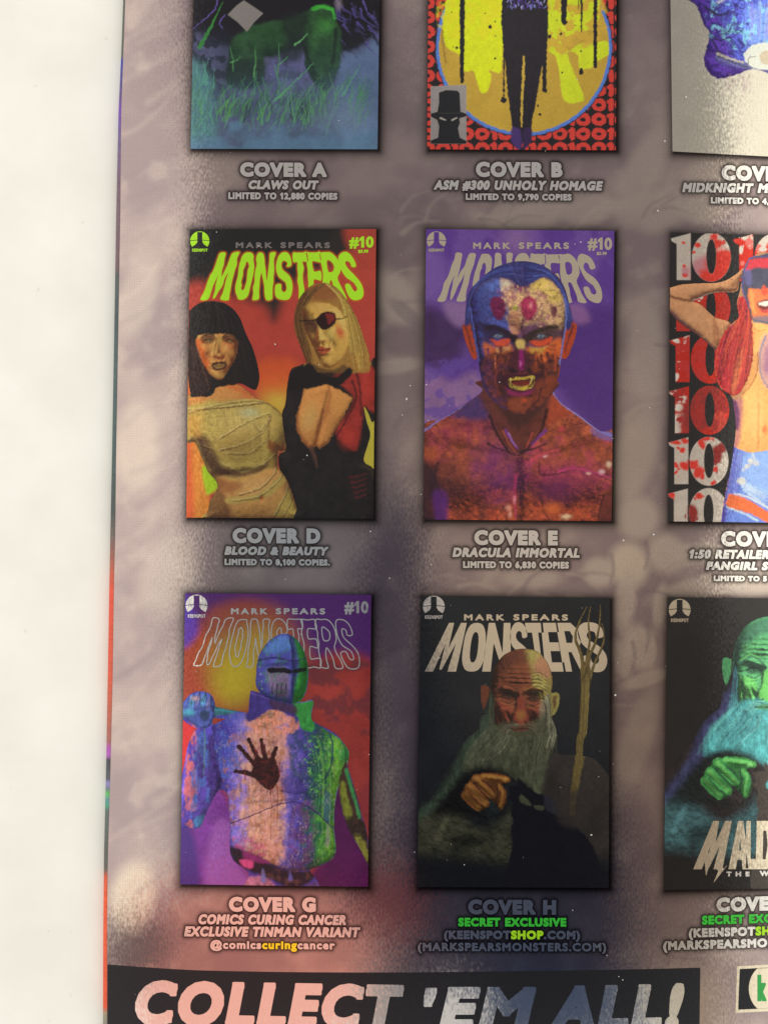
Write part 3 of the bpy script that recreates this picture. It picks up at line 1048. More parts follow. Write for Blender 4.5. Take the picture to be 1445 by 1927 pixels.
# ------------------------------------------------------------------ cover C: blue and violet cloak on bare foil
def cover_C():
    c = cover_canvas('C', 1.2, (228, 222, 205), 1.0)
    T = tr(4.59, 1160, 0)
    c.mottle(1240, -10, 1470, 300, .08, 30, 3)
    P = ((600, -60), (680, 45), (722, 130), (762, 230), (797, 292), (776, 420), (755, 480), (762, 570), (800, 640), (872, 682), (960, 672), (1060, 640), (1180, 600), (1500, 620), (1500, -60))
    w, m = c.mask(T(*P), 1.3)
    c.clip = np.zeros(c.X.shape); c.clip[w] = m
    c.fill(T(*P), (98, 64, 178), 1.3, 1, foil=.3)
    c.fill(T((850, -60), (880, 120), (960, 300), (1000, 480), (1100, 560), (1600, 600), (1600, -60)), (96, 108, 222), 12, .95, tex=(.25, 16, 7))
    c.fill(T((1120, 100), (1200, 60), (1600, 0), (1600, 430), (1200, 430), (1130, 300)), (124, 164, 248), 14, .9)
    c.patches(T((800, 20), (1500, 0), (1500, 440), (900, 440)), (140, 214, 240), 10, 4, .6, .1, .8)
    c.patches(T((700, 20), (1100, 0), (1100, 480), (800, 440)), (70, 60, 150), 9, 5, .55, .08, .8)
    for L, wd, cc in ((((760, 60), (880, 130), (1000, 80)), 6, (48, 46, 76)), (((820, 110), (900, 140), (990, 100)), 4, (60, 62, 70)), (((850, 330), (900, 350), (1000, 320), (1090, 260)), 5, (50, 44, 90)), (((900, 300), (960, 280), (1010, 210)), 3, (46, 44, 80)),
                      (((830, 350), (870, 430), (950, 500), (1080, 540)), 5, (44, 42, 70)), (((700, 20), (800, 60), (900, 70)), 4, (70, 52, 150)), (((860, 520), (960, 580), (1120, 600)), 6, (70, 70, 130)), (((1000, 20), (1080, 80), (1110, 60)), 3, (44, 44, 80))):
        c.line(T(*L), wd, 1, cc, .85, 1.2)
    c.blob(*T((900, 10))[0], 9, 4, (230, 232, 240), .9, -20)
    c.shade(T(*P), [(1330, 60, 14, 26, -30, 10), (1345, 90, 20, 10, 20, 8), (1370, 40, 16, 30, 20, 12), (1400, 70, 22, 30, 0, 14), (1340, 120, 12, 8, 0, 6)], (.3, -.6, .7), 22, 18, .45, 1.45, 1.4, True, 1, 1, 8, 5)
    c.hairs(T((1130, 0), (1150, 200), (1120, 420)), T((1500, 0), (1480, 200), (1470, 380)), 60, [(190, 150, 240), (150, 190, 255), (90, 110, 230), (220, 220, 250)], 1.6, .7, 6, 4)
    c.fill(T((860, 470), (900, 480), (1100, 540), (1500, 600), (1500, 640), (1080, 590), (880, 520)), (120, 124, 170), 3, .8)
    c.line(T((866, 468), (940, 496), (1040, 528), (1092, 540)), 5, 4, (206, 200, 190), .95, .9, foil=1)
    c.line(T((880, 490), (980, 530), (1140, 590)), 2, 1.5, (40, 40, 60), .8)
    el = [(1280 + 180 * math.cos(a), 490 + 118 * math.sin(a)) for a in np.linspace(0, 2 * math.pi, 24)[:-1]]
    c.fill(T(*el), (232, 236, 226), 1.4, 1, foil=.8)
    el = [(1300 + 70 * math.cos(a), 500 + 60 * math.sin(a)) for a in np.linspace(0, 2 * math.pi, 24)[:-1]]
    c.fill(T(*el), (214, 198, 172), 2, .9, foil=.8)
    c.line(T((1130, 560), (1150, 500), (1210, 490)), 2, 1, (110, 108, 120), .8)
    c.clip = None
    r = random.Random(5)
    for i in range(46):
        x = r.uniform(940, 1160); y = r.uniform(640, 760)
        c.line(T((x, y), (x + r.uniform(-14, 14), y + r.uniform(20, 70))), r.uniform(.7, 2), .5, (170, 130, 150), .45)
    c.warp(1.0, 6, 9)
    return canvas_obj('cover_picture', c, 3e-5, M_ART, comic, 'cover picture of a blue and violet cloaked body on bare silver foil')


# ------------------------------------------------------------------ cover D: two women, lime title
def masthead(parent, mat, x0, x1, yt, yb, slope=0.004):
    text('author_line', 'MARK', x0, x0 + (x1 - x0) * .385, yt, yb, mat, parent, .8, 0, slope, 7e-5, False, .22, cell=.5)
    text('author_line', 'SPEARS', x0 + (x1 - x0) * .475, x1, yt, yb, mat, parent, .8, 0, slope, 7e-5, False, .18, cell=.5)


def number10(parent, mat, x0, x1, yt, yb, slope=0.01, price=None):
    text('issue_number', '#10', x0, x1, yt, yb, mat, parent, 1.25, 0, slope, 7e-5, False, .05, cell=.5)
    if price:
        text('price', '$3.99', *price, mat, parent, .5, 0, slope, 7e-5, False, .06, cell=.4)


def cover_D():
    c = cover_canvas('D', 1.6, (190, 72, 60))
    T7 = tr(3.6125, 340, 420); T8 = tr(3.6125, 340, 700)
    c.fill(T7((0, -20), (1400, -20), (1400, 100), (1180, 230), (1000, 300), (760, 420), (640, 660), (560, 560), (300, 480), (60, 360), (0, 400)), (50, 44, 42), 16, 1)
    c.fill(T7((0, -20), (1060, -20), (1060, 60), (900, 190), (600, 200), (300, 240), (160, 330), (0, 420)), (38, 38, 38), 14, 1)
    c.fill(T7((1130, 0), (1500, -20), (1500, 500), (1200, 420), (1160, 240)), (188, 74, 60), 12, .9)
    c.fill(T8((520, -60), (800, -60), (800, 300), (560, 200)), (216, 92, 46), 14, .9)
    c.blob(*T8((660, 220))[0], 36, 42, (212, 176, 70), 1)
    c.blob(*T8((640, 60))[0], 40, 24, (222, 96, 50), .7)
    c.fill(T8((30, 100), (110, 160), (180, 300), (190, 800), (200, 1000), (20, 1000)), (222, 138, 56), 6, 1, tex=(.3, 10, 4, .3))
    c.fill(T8((20, 100), (70, 150), (80, 600), (90, 1000), (20, 1000)), (220, 84, 48), 8, .8)
    c.fill(T8((150, 640), (250, 690), (260, 780), (200, 830), (170, 810)), (172, 204, 36), 4, 1)
    c.fill(T8((1230, 220), (1330, 340), (1330, 660), (1230, 600)), (196, 182, 66), 3, 1)
    c.mottle(345, 425, 715, 985, .12, 26, 8)
    TL = title_loops(ROW, 200, 520, lambda x, y: (x / 3.6125 + 340, y / 3.6125 + 420), 5, 3)
    g = sd_loops(c.X, c.Y, TL, 8)
    c.put((slice(None), slice(None)), sstep((g + 4.5) / 3.5) * .85, (206, 96, 38))
    c.mottle(345, 425, 715, 985, .07, 3, 9)
    cov = canvas_obj('cover_picture', c, 3e-5, M_ART, comic, 'cover picture of two women under a lime green title on red')
    loops_obj('title_lettering', TL, 6e-5, M_LIME, cov, .2)
    masthead(cov, plain_foil('masthead_grey', (168, 162, 158)), 444, 621, 456, 467, .002)
    number10(cov, M_LIME, 657, 703, 445, 466, 0.0, (674, 693, 470, 476))
    emblem(376.5, 453.5, 18, cov, M_LIME)

    # --- dark haired woman in bandages
    hairo = cat(T7((60, 640), (72, 590), (130, 545), (220, 530), (320, 555), (395, 630), (440, 740), (490, 850), (525, 970), (535, 1060), (512, 1130), (470, 1120), (400, 1090), (250, 1110), (215, 1160), (140, 1172), (60, 1120)))
    body = cat(T8((40, 180), (120, 150), (200, 130), (230, 70), (300, 50), (380, 80), (430, 110), (520, 180), (600, 213), (660, 256), (700, 310), (716, 360), (715, 520), (690, 545), (668, 548), (662, 640), (700, 690), (735, 745), (765, 850), (790, 930), (815, 1010), (190, 1010), (188, 940), (205, 870), (252, 790), (240, 740), (195, 690), (165, 630), (140, 570), (100, 480), (40, 460)))
    f = figure_canvas('D', 1.15, 340, 555, 580, 985, [hairo, body], (182, 152, 78), 1.4)
    sk = (200, 140, 78)
    f.fill(T8((200, 130), (230, 60), (300, 40), (420, 100), (520, 180), (430, 190), (200, 190), (60, 260), (40, 180)), (200, 134, 72), 4)
    f.fill(T8((300, 60), (420, 110), (520, 180), (380, 180)), (206, 96, 52), 8, .6)
    # bandaged body modelling
    f.fill(T8((40, 250), (220, 210), (450, 190), (600, 215), (700, 300), (716, 360), (715, 520), (620, 540), (540, 640), (400, 690), (280, 650), (200, 560), (120, 440), (40, 460)), (186, 162, 84), 4, 1, tex=(.12, 8, 3))
    f.blob(*T8((400, 330))[0], 46, 36, (200, 176, 104), .8)
    f.blob(*T8((470, 280))[0], 18, 10, (186, 192, 150), .7)
    f.blob(*T8((400, 500))[0], 52, 28, (172, 138, 72), .8, -12)
    f.fill(T8((100, 420), (150, 450), (210, 540), (290, 640), (400, 680), (540, 650), (600, 600), (560, 680), (420, 720), (290, 710), (215, 680), (160, 600)), (84, 56, 42), 6, .95)
    f.fill(T8((120, 430), (180, 440), (230, 530), (270, 610), (200, 570)), (92, 58, 46), 5, .7)
    f.fill(T8((600, 470), (640, 480), (715, 500), (712, 540), (640, 545), (600, 530)), (196, 104, 54), 4, .85)
    f.blob(*T8((660, 400))[0], 14, 26, (188, 158, 84), .8)
    f.line(T8((610, 300), (600, 400), (606, 520)), 6, 3, (120, 88, 52), .75, 3)
    f.fill(T8((240, 740), (420, 730), (600, 660), (662, 640), (735, 745), (765, 850), (815, 1010), (320, 1010), (300, 900)), (192, 142, 80), 6, 1, tex=(.14, 10, 6))
    f.blob(*T8((520, 790))[0], 34, 22, (206, 160, 98), .8)
    f.fill(T8((200, 870), (262, 780), (330, 900), (340, 1010), (185, 1010)), (112, 70, 46), 8, .85)
    f.fill(T8((250, 700), (330, 740), (420, 770), (330, 830), (255, 780)), (150, 88, 54), 7, .7)
    f.fill(T8((690, 690), (735, 745), (765, 850), (815, 1010), (770, 1010), (720, 860)), (150, 104, 60), 4, .7)
    f.fill(T8((320, 860), (520, 830), (640, 740), (700, 690), (720, 740), (600, 850), (440, 890), (330, 900)), (182, 158, 84), 3, .85)
    f.fill(T8((640, 960), (740, 800), (770, 850), (800, 960), (760, 1010), (650, 1010)), (184, 162, 80), 3, .8)
    f.blob(*T8((552, 862))[0], 4, 3.4, (196, 76, 52), .95)
    ln = (112, 84, 46)
    for L, w in ((((60, 262), (200, 255), (400, 235), (560, 215)), 2.2), (((40, 290), (220, 240), (480, 200), (600, 218)), 1.4), (((270, 460), (400, 380), (520, 320), (610, 290)), 1.6), (((270, 540), (420, 500), (560, 420), (620, 300)), 1.8), (((500, 340), (545, 410), (600, 330)), 1.6),
                 (((330, 560), (470, 560), (580, 480)), 1.4), (((300, 640), (420, 690), (560, 640), (655, 560)), 1.6), (((400, 840), (540, 800), (640, 700), (665, 620)), 1.6), (((640, 990), (700, 880), (740, 780)), 1.8), (((360, 880), (520, 860), (650, 770), (700, 700)), 1.3), (((440, 100), (480, 145), (520, 180)), 1.5), (((700, 990), (750, 900), (770, 850)), 1.3)):
        f.line(T8(*L), w * 1.5, w, ln, .9, 1.1)
        f.line(T8(*[(x - 3, y - 11) for x, y in L]), w * 1.6, w, (214, 196, 130), .45, 1.6)
    f.hairs(T8((60, 280), (300, 260), (600, 230)), T8((180, 560), (400, 640), (700, 480)), 26, [(150, 122, 62), (208, 186, 112), (128, 98, 54)], 1.1, .4, 4)
    f.blob(*T8((110, 330))[0], 16, 30, (220, 170, 80), .6)
    b8 = lambda *L: [(x / 3.6125 + 340, y / 3.6125 + 700, rx, ry, rot, h) for x, y, rx, ry, rot, h in L]
    f.shade([tuple(p) for p in body], b8((390, 470, 44, 40, 0, 20), (640, 420, 24, 34, 0, 15), (330, 160, 50, 14, 10, 4), (520, 800, 46, 40, 0, 9), (550, 865, 6, 5, 0, -3), (560, 420, 8, 50, 0, -5), (400, 690, 60, 7, -8, -7)), (-.25, -.6, .75), 36, 22, .34, 1.34, 1.5, False, 1, 1.1, 1.2, 4, (84, 50, 38))
    f.line(T8((190, 700), (240, 745), (205, 860), (190, 1000)), 5, 5, (96, 60, 40), .3, 4)
    f.line(T8((662, 560), (662, 640), (735, 745), (770, 860), (812, 1005)), 4, 5, (110, 68, 44), .6, 3)
    f.line(T8((600, 216), (690, 290), (716, 360), (715, 520)), 4, 4, (130, 92, 52), .6, 2.6)
    f.fill(T8((60, 300), (110, 330), (140, 420), (120, 440), (50, 420)), (214, 158, 72), 7, .7)
    f.fill(T8((230, 150), (300, 110), (420, 150), (360, 190), (250, 200)), (214, 150, 84), 5, .8)
    f.hairs(T8((220, 240), (260, 400), (330, 600)), T8((560, 230), (560, 400), (540, 620)), 40, [(206, 186, 116), (138, 112, 60), (170, 142, 74)], 1.0, .35, 44)
    f.ridges(T8((60, 250), (600, 216), (716, 360), (700, 540), (400, 690), (150, 560)), (126, 98, 54), 13, 46, .03, .5, 4, 2.2)
    # hair
    f.clip = sstep(sd_loops(f.X, f.Y, [hairo], 4) / 1.2 + .5)
    f.clip = None
    f.fill([tuple(p) for p in hairo], (40, 36, 36), 1.5, 1, False, grow=3)
    f.clip = sstep(sd_loops(f.X, f.Y, [hairo], 6) / 1.2 + 3)
    f.hairs(T7((200, 535), (100, 620), (75, 820), (90, 1140)), T7((260, 540), (400, 660), (470, 860), (520, 1100)), 110, [(30, 27, 29), (58, 48, 48), (74, 58, 54), (26, 24, 26)], 1.5, .7, 7)
    f.clip = None
    # face
    facep = T7((104, 800), (120, 760), (200, 745), (330, 752), (382, 790), (390, 850), (376, 910), (350, 965), (322, 1010), (280, 1062), (236, 1058), (186, 1010), (130, 900))
    w, m = f.mask(facep, 1.2)
    f.clip = np.zeros(f.X.shape); f.clip[w] = m
    f.fill(facep, (206, 142, 78), 1, 1)
    f.fill(T7((104, 800), (150, 790), (170, 870), (200, 960), (170, 1010), (120, 900)), (212, 100, 46), 6, .9)
    f.fill(T7((290, 790), (392, 790), (392, 880), (360, 960), (330, 880)), (196, 116, 66), 6, .8)
    f.shade(facep, face(T7((250, 800))[0][0], T7((250, 800))[0][1], 38, 50, .04, 2, .8), (-.5, -.45, .7), 20, 16, .45, 1.3, 1.2, True, 1, 1.2, .6, 3, (110, 54, 34), (216, 190, 112))
    f.blob(*T7((230, 850))[0], 8, 11, (214, 178, 96), .4)
    f.blob(*T7((266, 800))[0], 6, 11, (212, 172, 92), .8)
    f.blob(*T7((345, 880))[0], 7, 9, (204, 150, 82), .7)
    f.blob(*T7((262, 1035))[0], 11, 6, (206, 160, 86), .8)
    f.fill(T7((140, 775), (180, 752), (235, 765), (240, 800), (190, 822), (150, 815)), (72, 44, 34), 3.2, .7)
    f.fill(T7((290, 775), (330, 755), (386, 775), (388, 812), (340, 822), (296, 806)), (66, 42, 36), 3.2, .7)
    for x, y in ((196, 796), (338, 798)):
        f.line(T7((x - 26, y + 4), (x, y - 6), (x + 26, y + 6)), 2.4, 1.4, (28, 22, 22), 1, .7)
        f.blob(*T7((x + 2, y + 4))[0], 2.2, 1.6, (176, 164, 120), .9)
        f.blob(*T7((x + 4, y + 3))[0], 1.3, 1.5, (26, 20, 20), 1)
    f.line(T7((160, 768), (200, 754), (236, 770)), 2.2, 1.4, (36, 26, 24), .9)
    f.line(T7((290, 772), (334, 752), (384, 768)), 2.2, 1.4, (36, 26, 24), .9)
    f.line(T7((246, 780), (240, 850), (228, 905)), 3, 2, (150, 82, 46), .7, 1.6)
    f.fill(T7((232, 905), (262, 895), (300, 905), (296, 920), (262, 926), (236, 920)), (146, 76, 44), 1.6, .9)
    f.blob(*T7((264, 896))[0], 4, 3, (214, 160, 86), .9)
    f.fill(T7((212, 965), (240, 945), (262, 950), (285, 942), (316, 962), (296, 992), (262, 1006), (232, 996)), (74, 40, 32), 1.4, 1)
    f.fill(T7((226, 968), (262, 958), (304, 962), (290, 984), (262, 992), (238, 986)), (166, 128, 70), 1.2, .8)
    f.line(T7((222, 972), (262, 974), (308, 966)), 1.2, 1, (70, 50, 32), .9, .6)
    f.line(T7((200, 1010), (250, 1058), (300, 1050), (350, 965)), 3, 3, (120, 66, 40), .3, 2)
    f.line(T7((378, 830), (372, 900), (340, 980)), 2.5, 2, (60, 38, 32), .6, 1.6)
    f.clip = None
    # fringe
    fr = T7((70, 780), (80, 640), (150, 560), (250, 545), (340, 600), (400, 700), (408, 800), (380, 775), (330, 758), (270, 752), (230, 758), (180, 752), (120, 768), (105, 800))
    f.fill(fr, (38, 35, 35), 1.6, 1)
    w, m = f.mask(fr, 1.4); f.clip = np.zeros(f.X.shape); f.clip[w] = m
    f.hairs(T7((210, 545), (150, 620), (110, 790)), T7((230, 545), (350, 640), (400, 800)), 70, [(26, 24, 26), (58, 50, 50), (72, 60, 58), (30, 27, 28)], 1.3, .7, 9)
    f.clip = None
    f.fill(T7((55, 800), (100, 790), (130, 920), (190, 1010), (215, 1120), (150, 1175), (55, 1120)), (52, 36, 34), 3, 1)
    f.hairs(T7((70, 800), (80, 950), (80, 1150)), T7((108, 830), (150, 960), (205, 1140)), 26, [(34, 28, 30), (86, 62, 54), (110, 80, 66)], 1.3, .7, 10)
    f.line(T8((300, 40), (300, 70), (360, 86), (400, 80)), 2.4, 2, (46, 34, 32), .9)
    f.mottle(340, 550, 590, 985, .16, 4, 14)
    f.warp(.5, 5, 15)
    canvas_obj('figure', f, 9e-5, M_ART, cov, 'dark-haired woman with a fringe wrapped in bandages')

    # --- blonde woman in black dress
    hair2 = cat(T7((772, 640), (785, 570), (815, 500), (880, 430), (960, 405), (1040, 425), (1110, 495), (1170, 590), (1215, 690), (1250, 800), (1282, 900), (1275, 1000), (1200, 1010), (880, 1000), (850, 930), (800, 800), (775, 720)))
    body2 = cat(T8((690, 300), (712, 220), (725, 100), (748, -10), (800, -40), (880, -60), (1140, -70), (1260, -40), (1340, -20), (1340, 1010), (815, 1010), (790, 930), (760, 830), (720, 730), (672, 650), (672, 560), (716, 520)))
    gap = cat(T8((1246, 236), (1275, 280), (1300, 340), (1330, 350), (1330, 640), (1290, 640), (1244, 600), (1270, 500), (1288, 420), (1262, 330)))
    f = figure_canvas('D', 1.15, 500, 525, 712, 985, [hair2, body2], (36, 31, 31), 1.2)
    f.limit(-sd_loops(f.X, f.Y, [gap], 6))
    f.fill([tuple(p) for p in body2], (37, 32, 32), 1, 1, False, tex=(.3, 12, 4))
    f.fill(T8((1040, 40), (1150, -30), (1330, -10), (1330, 270), (1250, 236), (1234, 340), (1205, 520), (1160, 526), (1080, 460), (1066, 390), (1180, 186)), (150, 48, 42), 4, .95, tex=(.35, 14, 5))
    f.shade([tuple(p) for p in body2], [(x / 3.6125 + 340, y / 3.6125 + 700, rx, ry, rot, h) for x, y, rx, ry, rot, h in ((880, 420, 36, 40, 0, 14), (1130, 420, 34, 40, 0, 14), (1000, 800, 60, 60, 0, 10), (780, 60, 14, 30, 0, 6))], (-.4, -.5, .75), 24, 16, .6, 1.7, 1.5, False, .9, 2)
    f.blob(*T8((1270, 100))[0], 15, 30, (190, 62, 50), .9)
    f.blob(*T8((1150, 440))[0], 17, 22, (186, 62, 50), .85, 20)
    f.line(T8((1195, -10), (1220, 120), (1230, 300)), 5, 3, (70, 28, 30), .8, 2)
    f.line(T8((1170, 60), (1195, 180), (1120, 340), (1050, 460)), 4, 3, (50, 26, 28), .8, 2)
    for k in range(5):
        f.line(T8((1150 + 12 * k, 760 + 34 * k - 40), (1210, 720 + 36 * k - 10), (1262, 690 + 36 * k)), 5, 2, (118, 40, 38), .45, 2.6)
    f.line(T8((1238, 640), (1290, 660), (1320, 720)), 8, 4, (66, 58, 40), .7, 4)
    neck = T8((868, 120), (1000, 84), (1060, 112), (1172, 180), (1092, 330), (1004, 480), (948, 522), (922, 500), (880, 522), (832, 480), (792, 390), (790, 300), (828, 180), (838, 112))
    f.fill(neck, (206, 140, 76), 2, 1, False)
    w, m = f.mask(neck, 1.2, False); f.clip = np.zeros(f.X.shape); f.clip[w] = m
    f.shade(neck, [(x / 3.6125 + 340, y / 3.6125 + 700, rx, ry, rot, h) for x, y, rx, ry, rot, h in ((880, 360, 26, 40, 12, 14), (1080, 260, 28, 30, 30, 10), (975, 300, 5, 60, 14, -9), (1000, 120, 30, 10, 0, 3))], (-.2, -.5, .8), 14, 8, .4, 1.3, 1.2, False, 1, 1.1, .5, 3, (120, 60, 36))
    f.blob(*T8((880, 310))[0], 16, 28, (206, 176, 104), .6, 14)
    f.blob(*T8((1080, 220))[0], 22, 22, (212, 150, 80), .8)
    f.fill(T8((1000, 170), (1020, 260), (960, 380), (930, 520), (905, 500), (940, 360), (985, 260)), (150, 80, 44), 6, .45)
    f.line(T8((830, 120), (795, 260), (800, 400), (880, 520)), 7, 7, (150, 80, 46), .7, 4)
    f.line(T8((1010, 100), (1016, 180), (970, 300)), 3, 3, (178, 104, 56), .7, 2)
    f.clip = None
    f.line(T8((890, 520), (915, 590), (930, 650)), 9, 2, (96, 66, 54), .8, 3)
    # hair back
    f.fill([tuple(p) for p in hair2], (168, 124, 60), 1.4, 1, False, grow=3)
    f.clip = sstep(sd_loops(f.X, f.Y, [hair2], 4) / 1.2 + .5)
    f.fill(T7((772, 640), (815, 500), (880, 440), (860, 520), (830, 640), (850, 780), (890, 900), (880, 1000), (840, 930), (790, 780)), (92, 58, 38), 5, .95)
    f.fill(T7((880, 430), (1000, 405), (1090, 470), (1040, 520), (900, 520)), (150, 92, 54), 8, .9)
    f.hairs(T7((980, 410), (870, 480), (800, 640), (830, 820), (880, 990)), T7((960, 420), (880, 520), (830, 640), (870, 800), (920, 960)), 60, [(64, 42, 32), (130, 88, 48), (176, 130, 66), (50, 34, 28)], 1.3, .7, 12)
    f.hairs(T7((1000, 412), (1090, 520), (1130, 700), (1150, 860), (1190, 1000)), T7((1000, 410), (1140, 540), (1220, 720), (1265, 880), (1275, 1000)), 110, [(206, 178, 86), (150, 108, 50), (220, 196, 104), (120, 80, 42), (190, 150, 72)], 1.5, .75, 13)
    f.clip = None
    facep = T7((826, 620), (842, 565), (900, 540), (1000, 545), (1080, 590), (1122, 660), (1144, 760), (1140, 850), (1104, 925), (1040, 980), (985, 985), (945, 935), (918, 870), (880, 800), (845, 720))
    w, m = f.mask(facep, 1.3); f.clip = np.zeros(f.X.shape); f.clip[w] = m
    f.fill(facep, (204, 160, 80), 1, 1)
    f.shade(facep, face(T7((945, 690))[0][0], T7((945, 690))[0][1], 38, 55, -.28, -13, 1.25), (.55, -.4, .7), 22, 17, .36, 1.36, 1.3, True, 1, 1.2, .6, 5, (112, 58, 34), (222, 200, 120))
    f.fill(T7((826, 620), (850, 600), (880, 700), (930, 850), (960, 980), (900, 900), (845, 740)), (112, 62, 40), 7, .8)
    f.fill(T7((830, 640), (920, 660), (935, 740), (870, 740)), (86, 56, 40), 5, .85)
    f.blob(*T7((1000, 575))[0], 30, 9, (214, 172, 92), .8)
    f.blob(*T7((1085, 745))[0], 8, 15, (206, 86, 52), .85, -25)
    f.blob(*T7((1020, 760))[0], 10, 12, (212, 184, 96), .8)
    f.blob(*T7((1090, 850))[0], 12, 18, (206, 166, 78), .7)
    f.line(T7((935, 720), (925, 790), (948, 806), (990, 800)), 3.2, 2, (160, 92, 48), .8, 1.4)
    f.blob(*T7((960, 780))[0], 5, 6, (218, 186, 100), .8)
    f.fill(T7((938, 852), (965, 842), (985, 850), (1020, 846), (1012, 872), (980, 892), (952, 886)), (168, 70, 46), 1.6, .95)
    f.line(T7((940, 864), (975, 866), (1018, 856)), 1.6, 1.2, (64, 34, 28), .9, .7)
    f.blob(*T7((980, 880))[0], 4, 1.8, (206, 120, 72), .8)
    f.blob(*T7((1000, 940))[0], 12, 6, (212, 164, 84), .8)
    f.line(T7((1140, 850), (1104, 925), (1040, 980), (985, 985)), 5, 5, (150, 92, 46), .6, 3)
    f.clip = None
    f.line(T7((815, 664), (870, 668), (930, 658)), 2, 2.6, (44, 30, 28), 1, .7)
    f.line(T7((1048, 650), (1090, 652), (1132, 640)), 2.6, 1.6, (44, 30, 28), 1, .7)
    f.fill(T7((920, 660), (955, 620), (1010, 602), (1052, 622), (1058, 655), (1040, 695), (990, 726), (950, 712)), (46, 26, 26), 1.4, 1)
    f.fill(T7((985, 620), (1040, 622), (1048, 655), (1010, 690), (1000, 650)), (136, 46, 44), 2.6, .9)
    f.line(T7((842, 690), (875, 682), (905, 694)), 1.8, 1.4, (36, 24, 24), .9, .7)
    f.fill(T8((760, 0), (840, -40), (890, -50), (960, 20), (1070, 30), (1140, -30), (1170, 10), (1060, 110), (1000, 84), (840, 112), (740, 130)), (35, 30, 31), 2, 1)
    f.fill(T8((880, -60), (950, -30), (1040, -10), (1110, -50), (1130, -20), (1060, 30), (960, 20)), (58, 40, 34), 3, .7)
    f.hairs(T7((1150, 880), (1180, 960), (1190, 1000)), T7((1270, 860), (1280, 950), (1262, 1004)), 30, [(196, 150, 74), (150, 104, 50), (214, 180, 92)], 1.4, .8, 17)
    f.mottle(500, 520, 715, 985, .16, 4, 24)
    f.warp(.2, 5, 25)
    canvas_obj('figure', f, 1.1e-4, M_ART, cov, 'blonde woman with an eyepatch in a black dress')


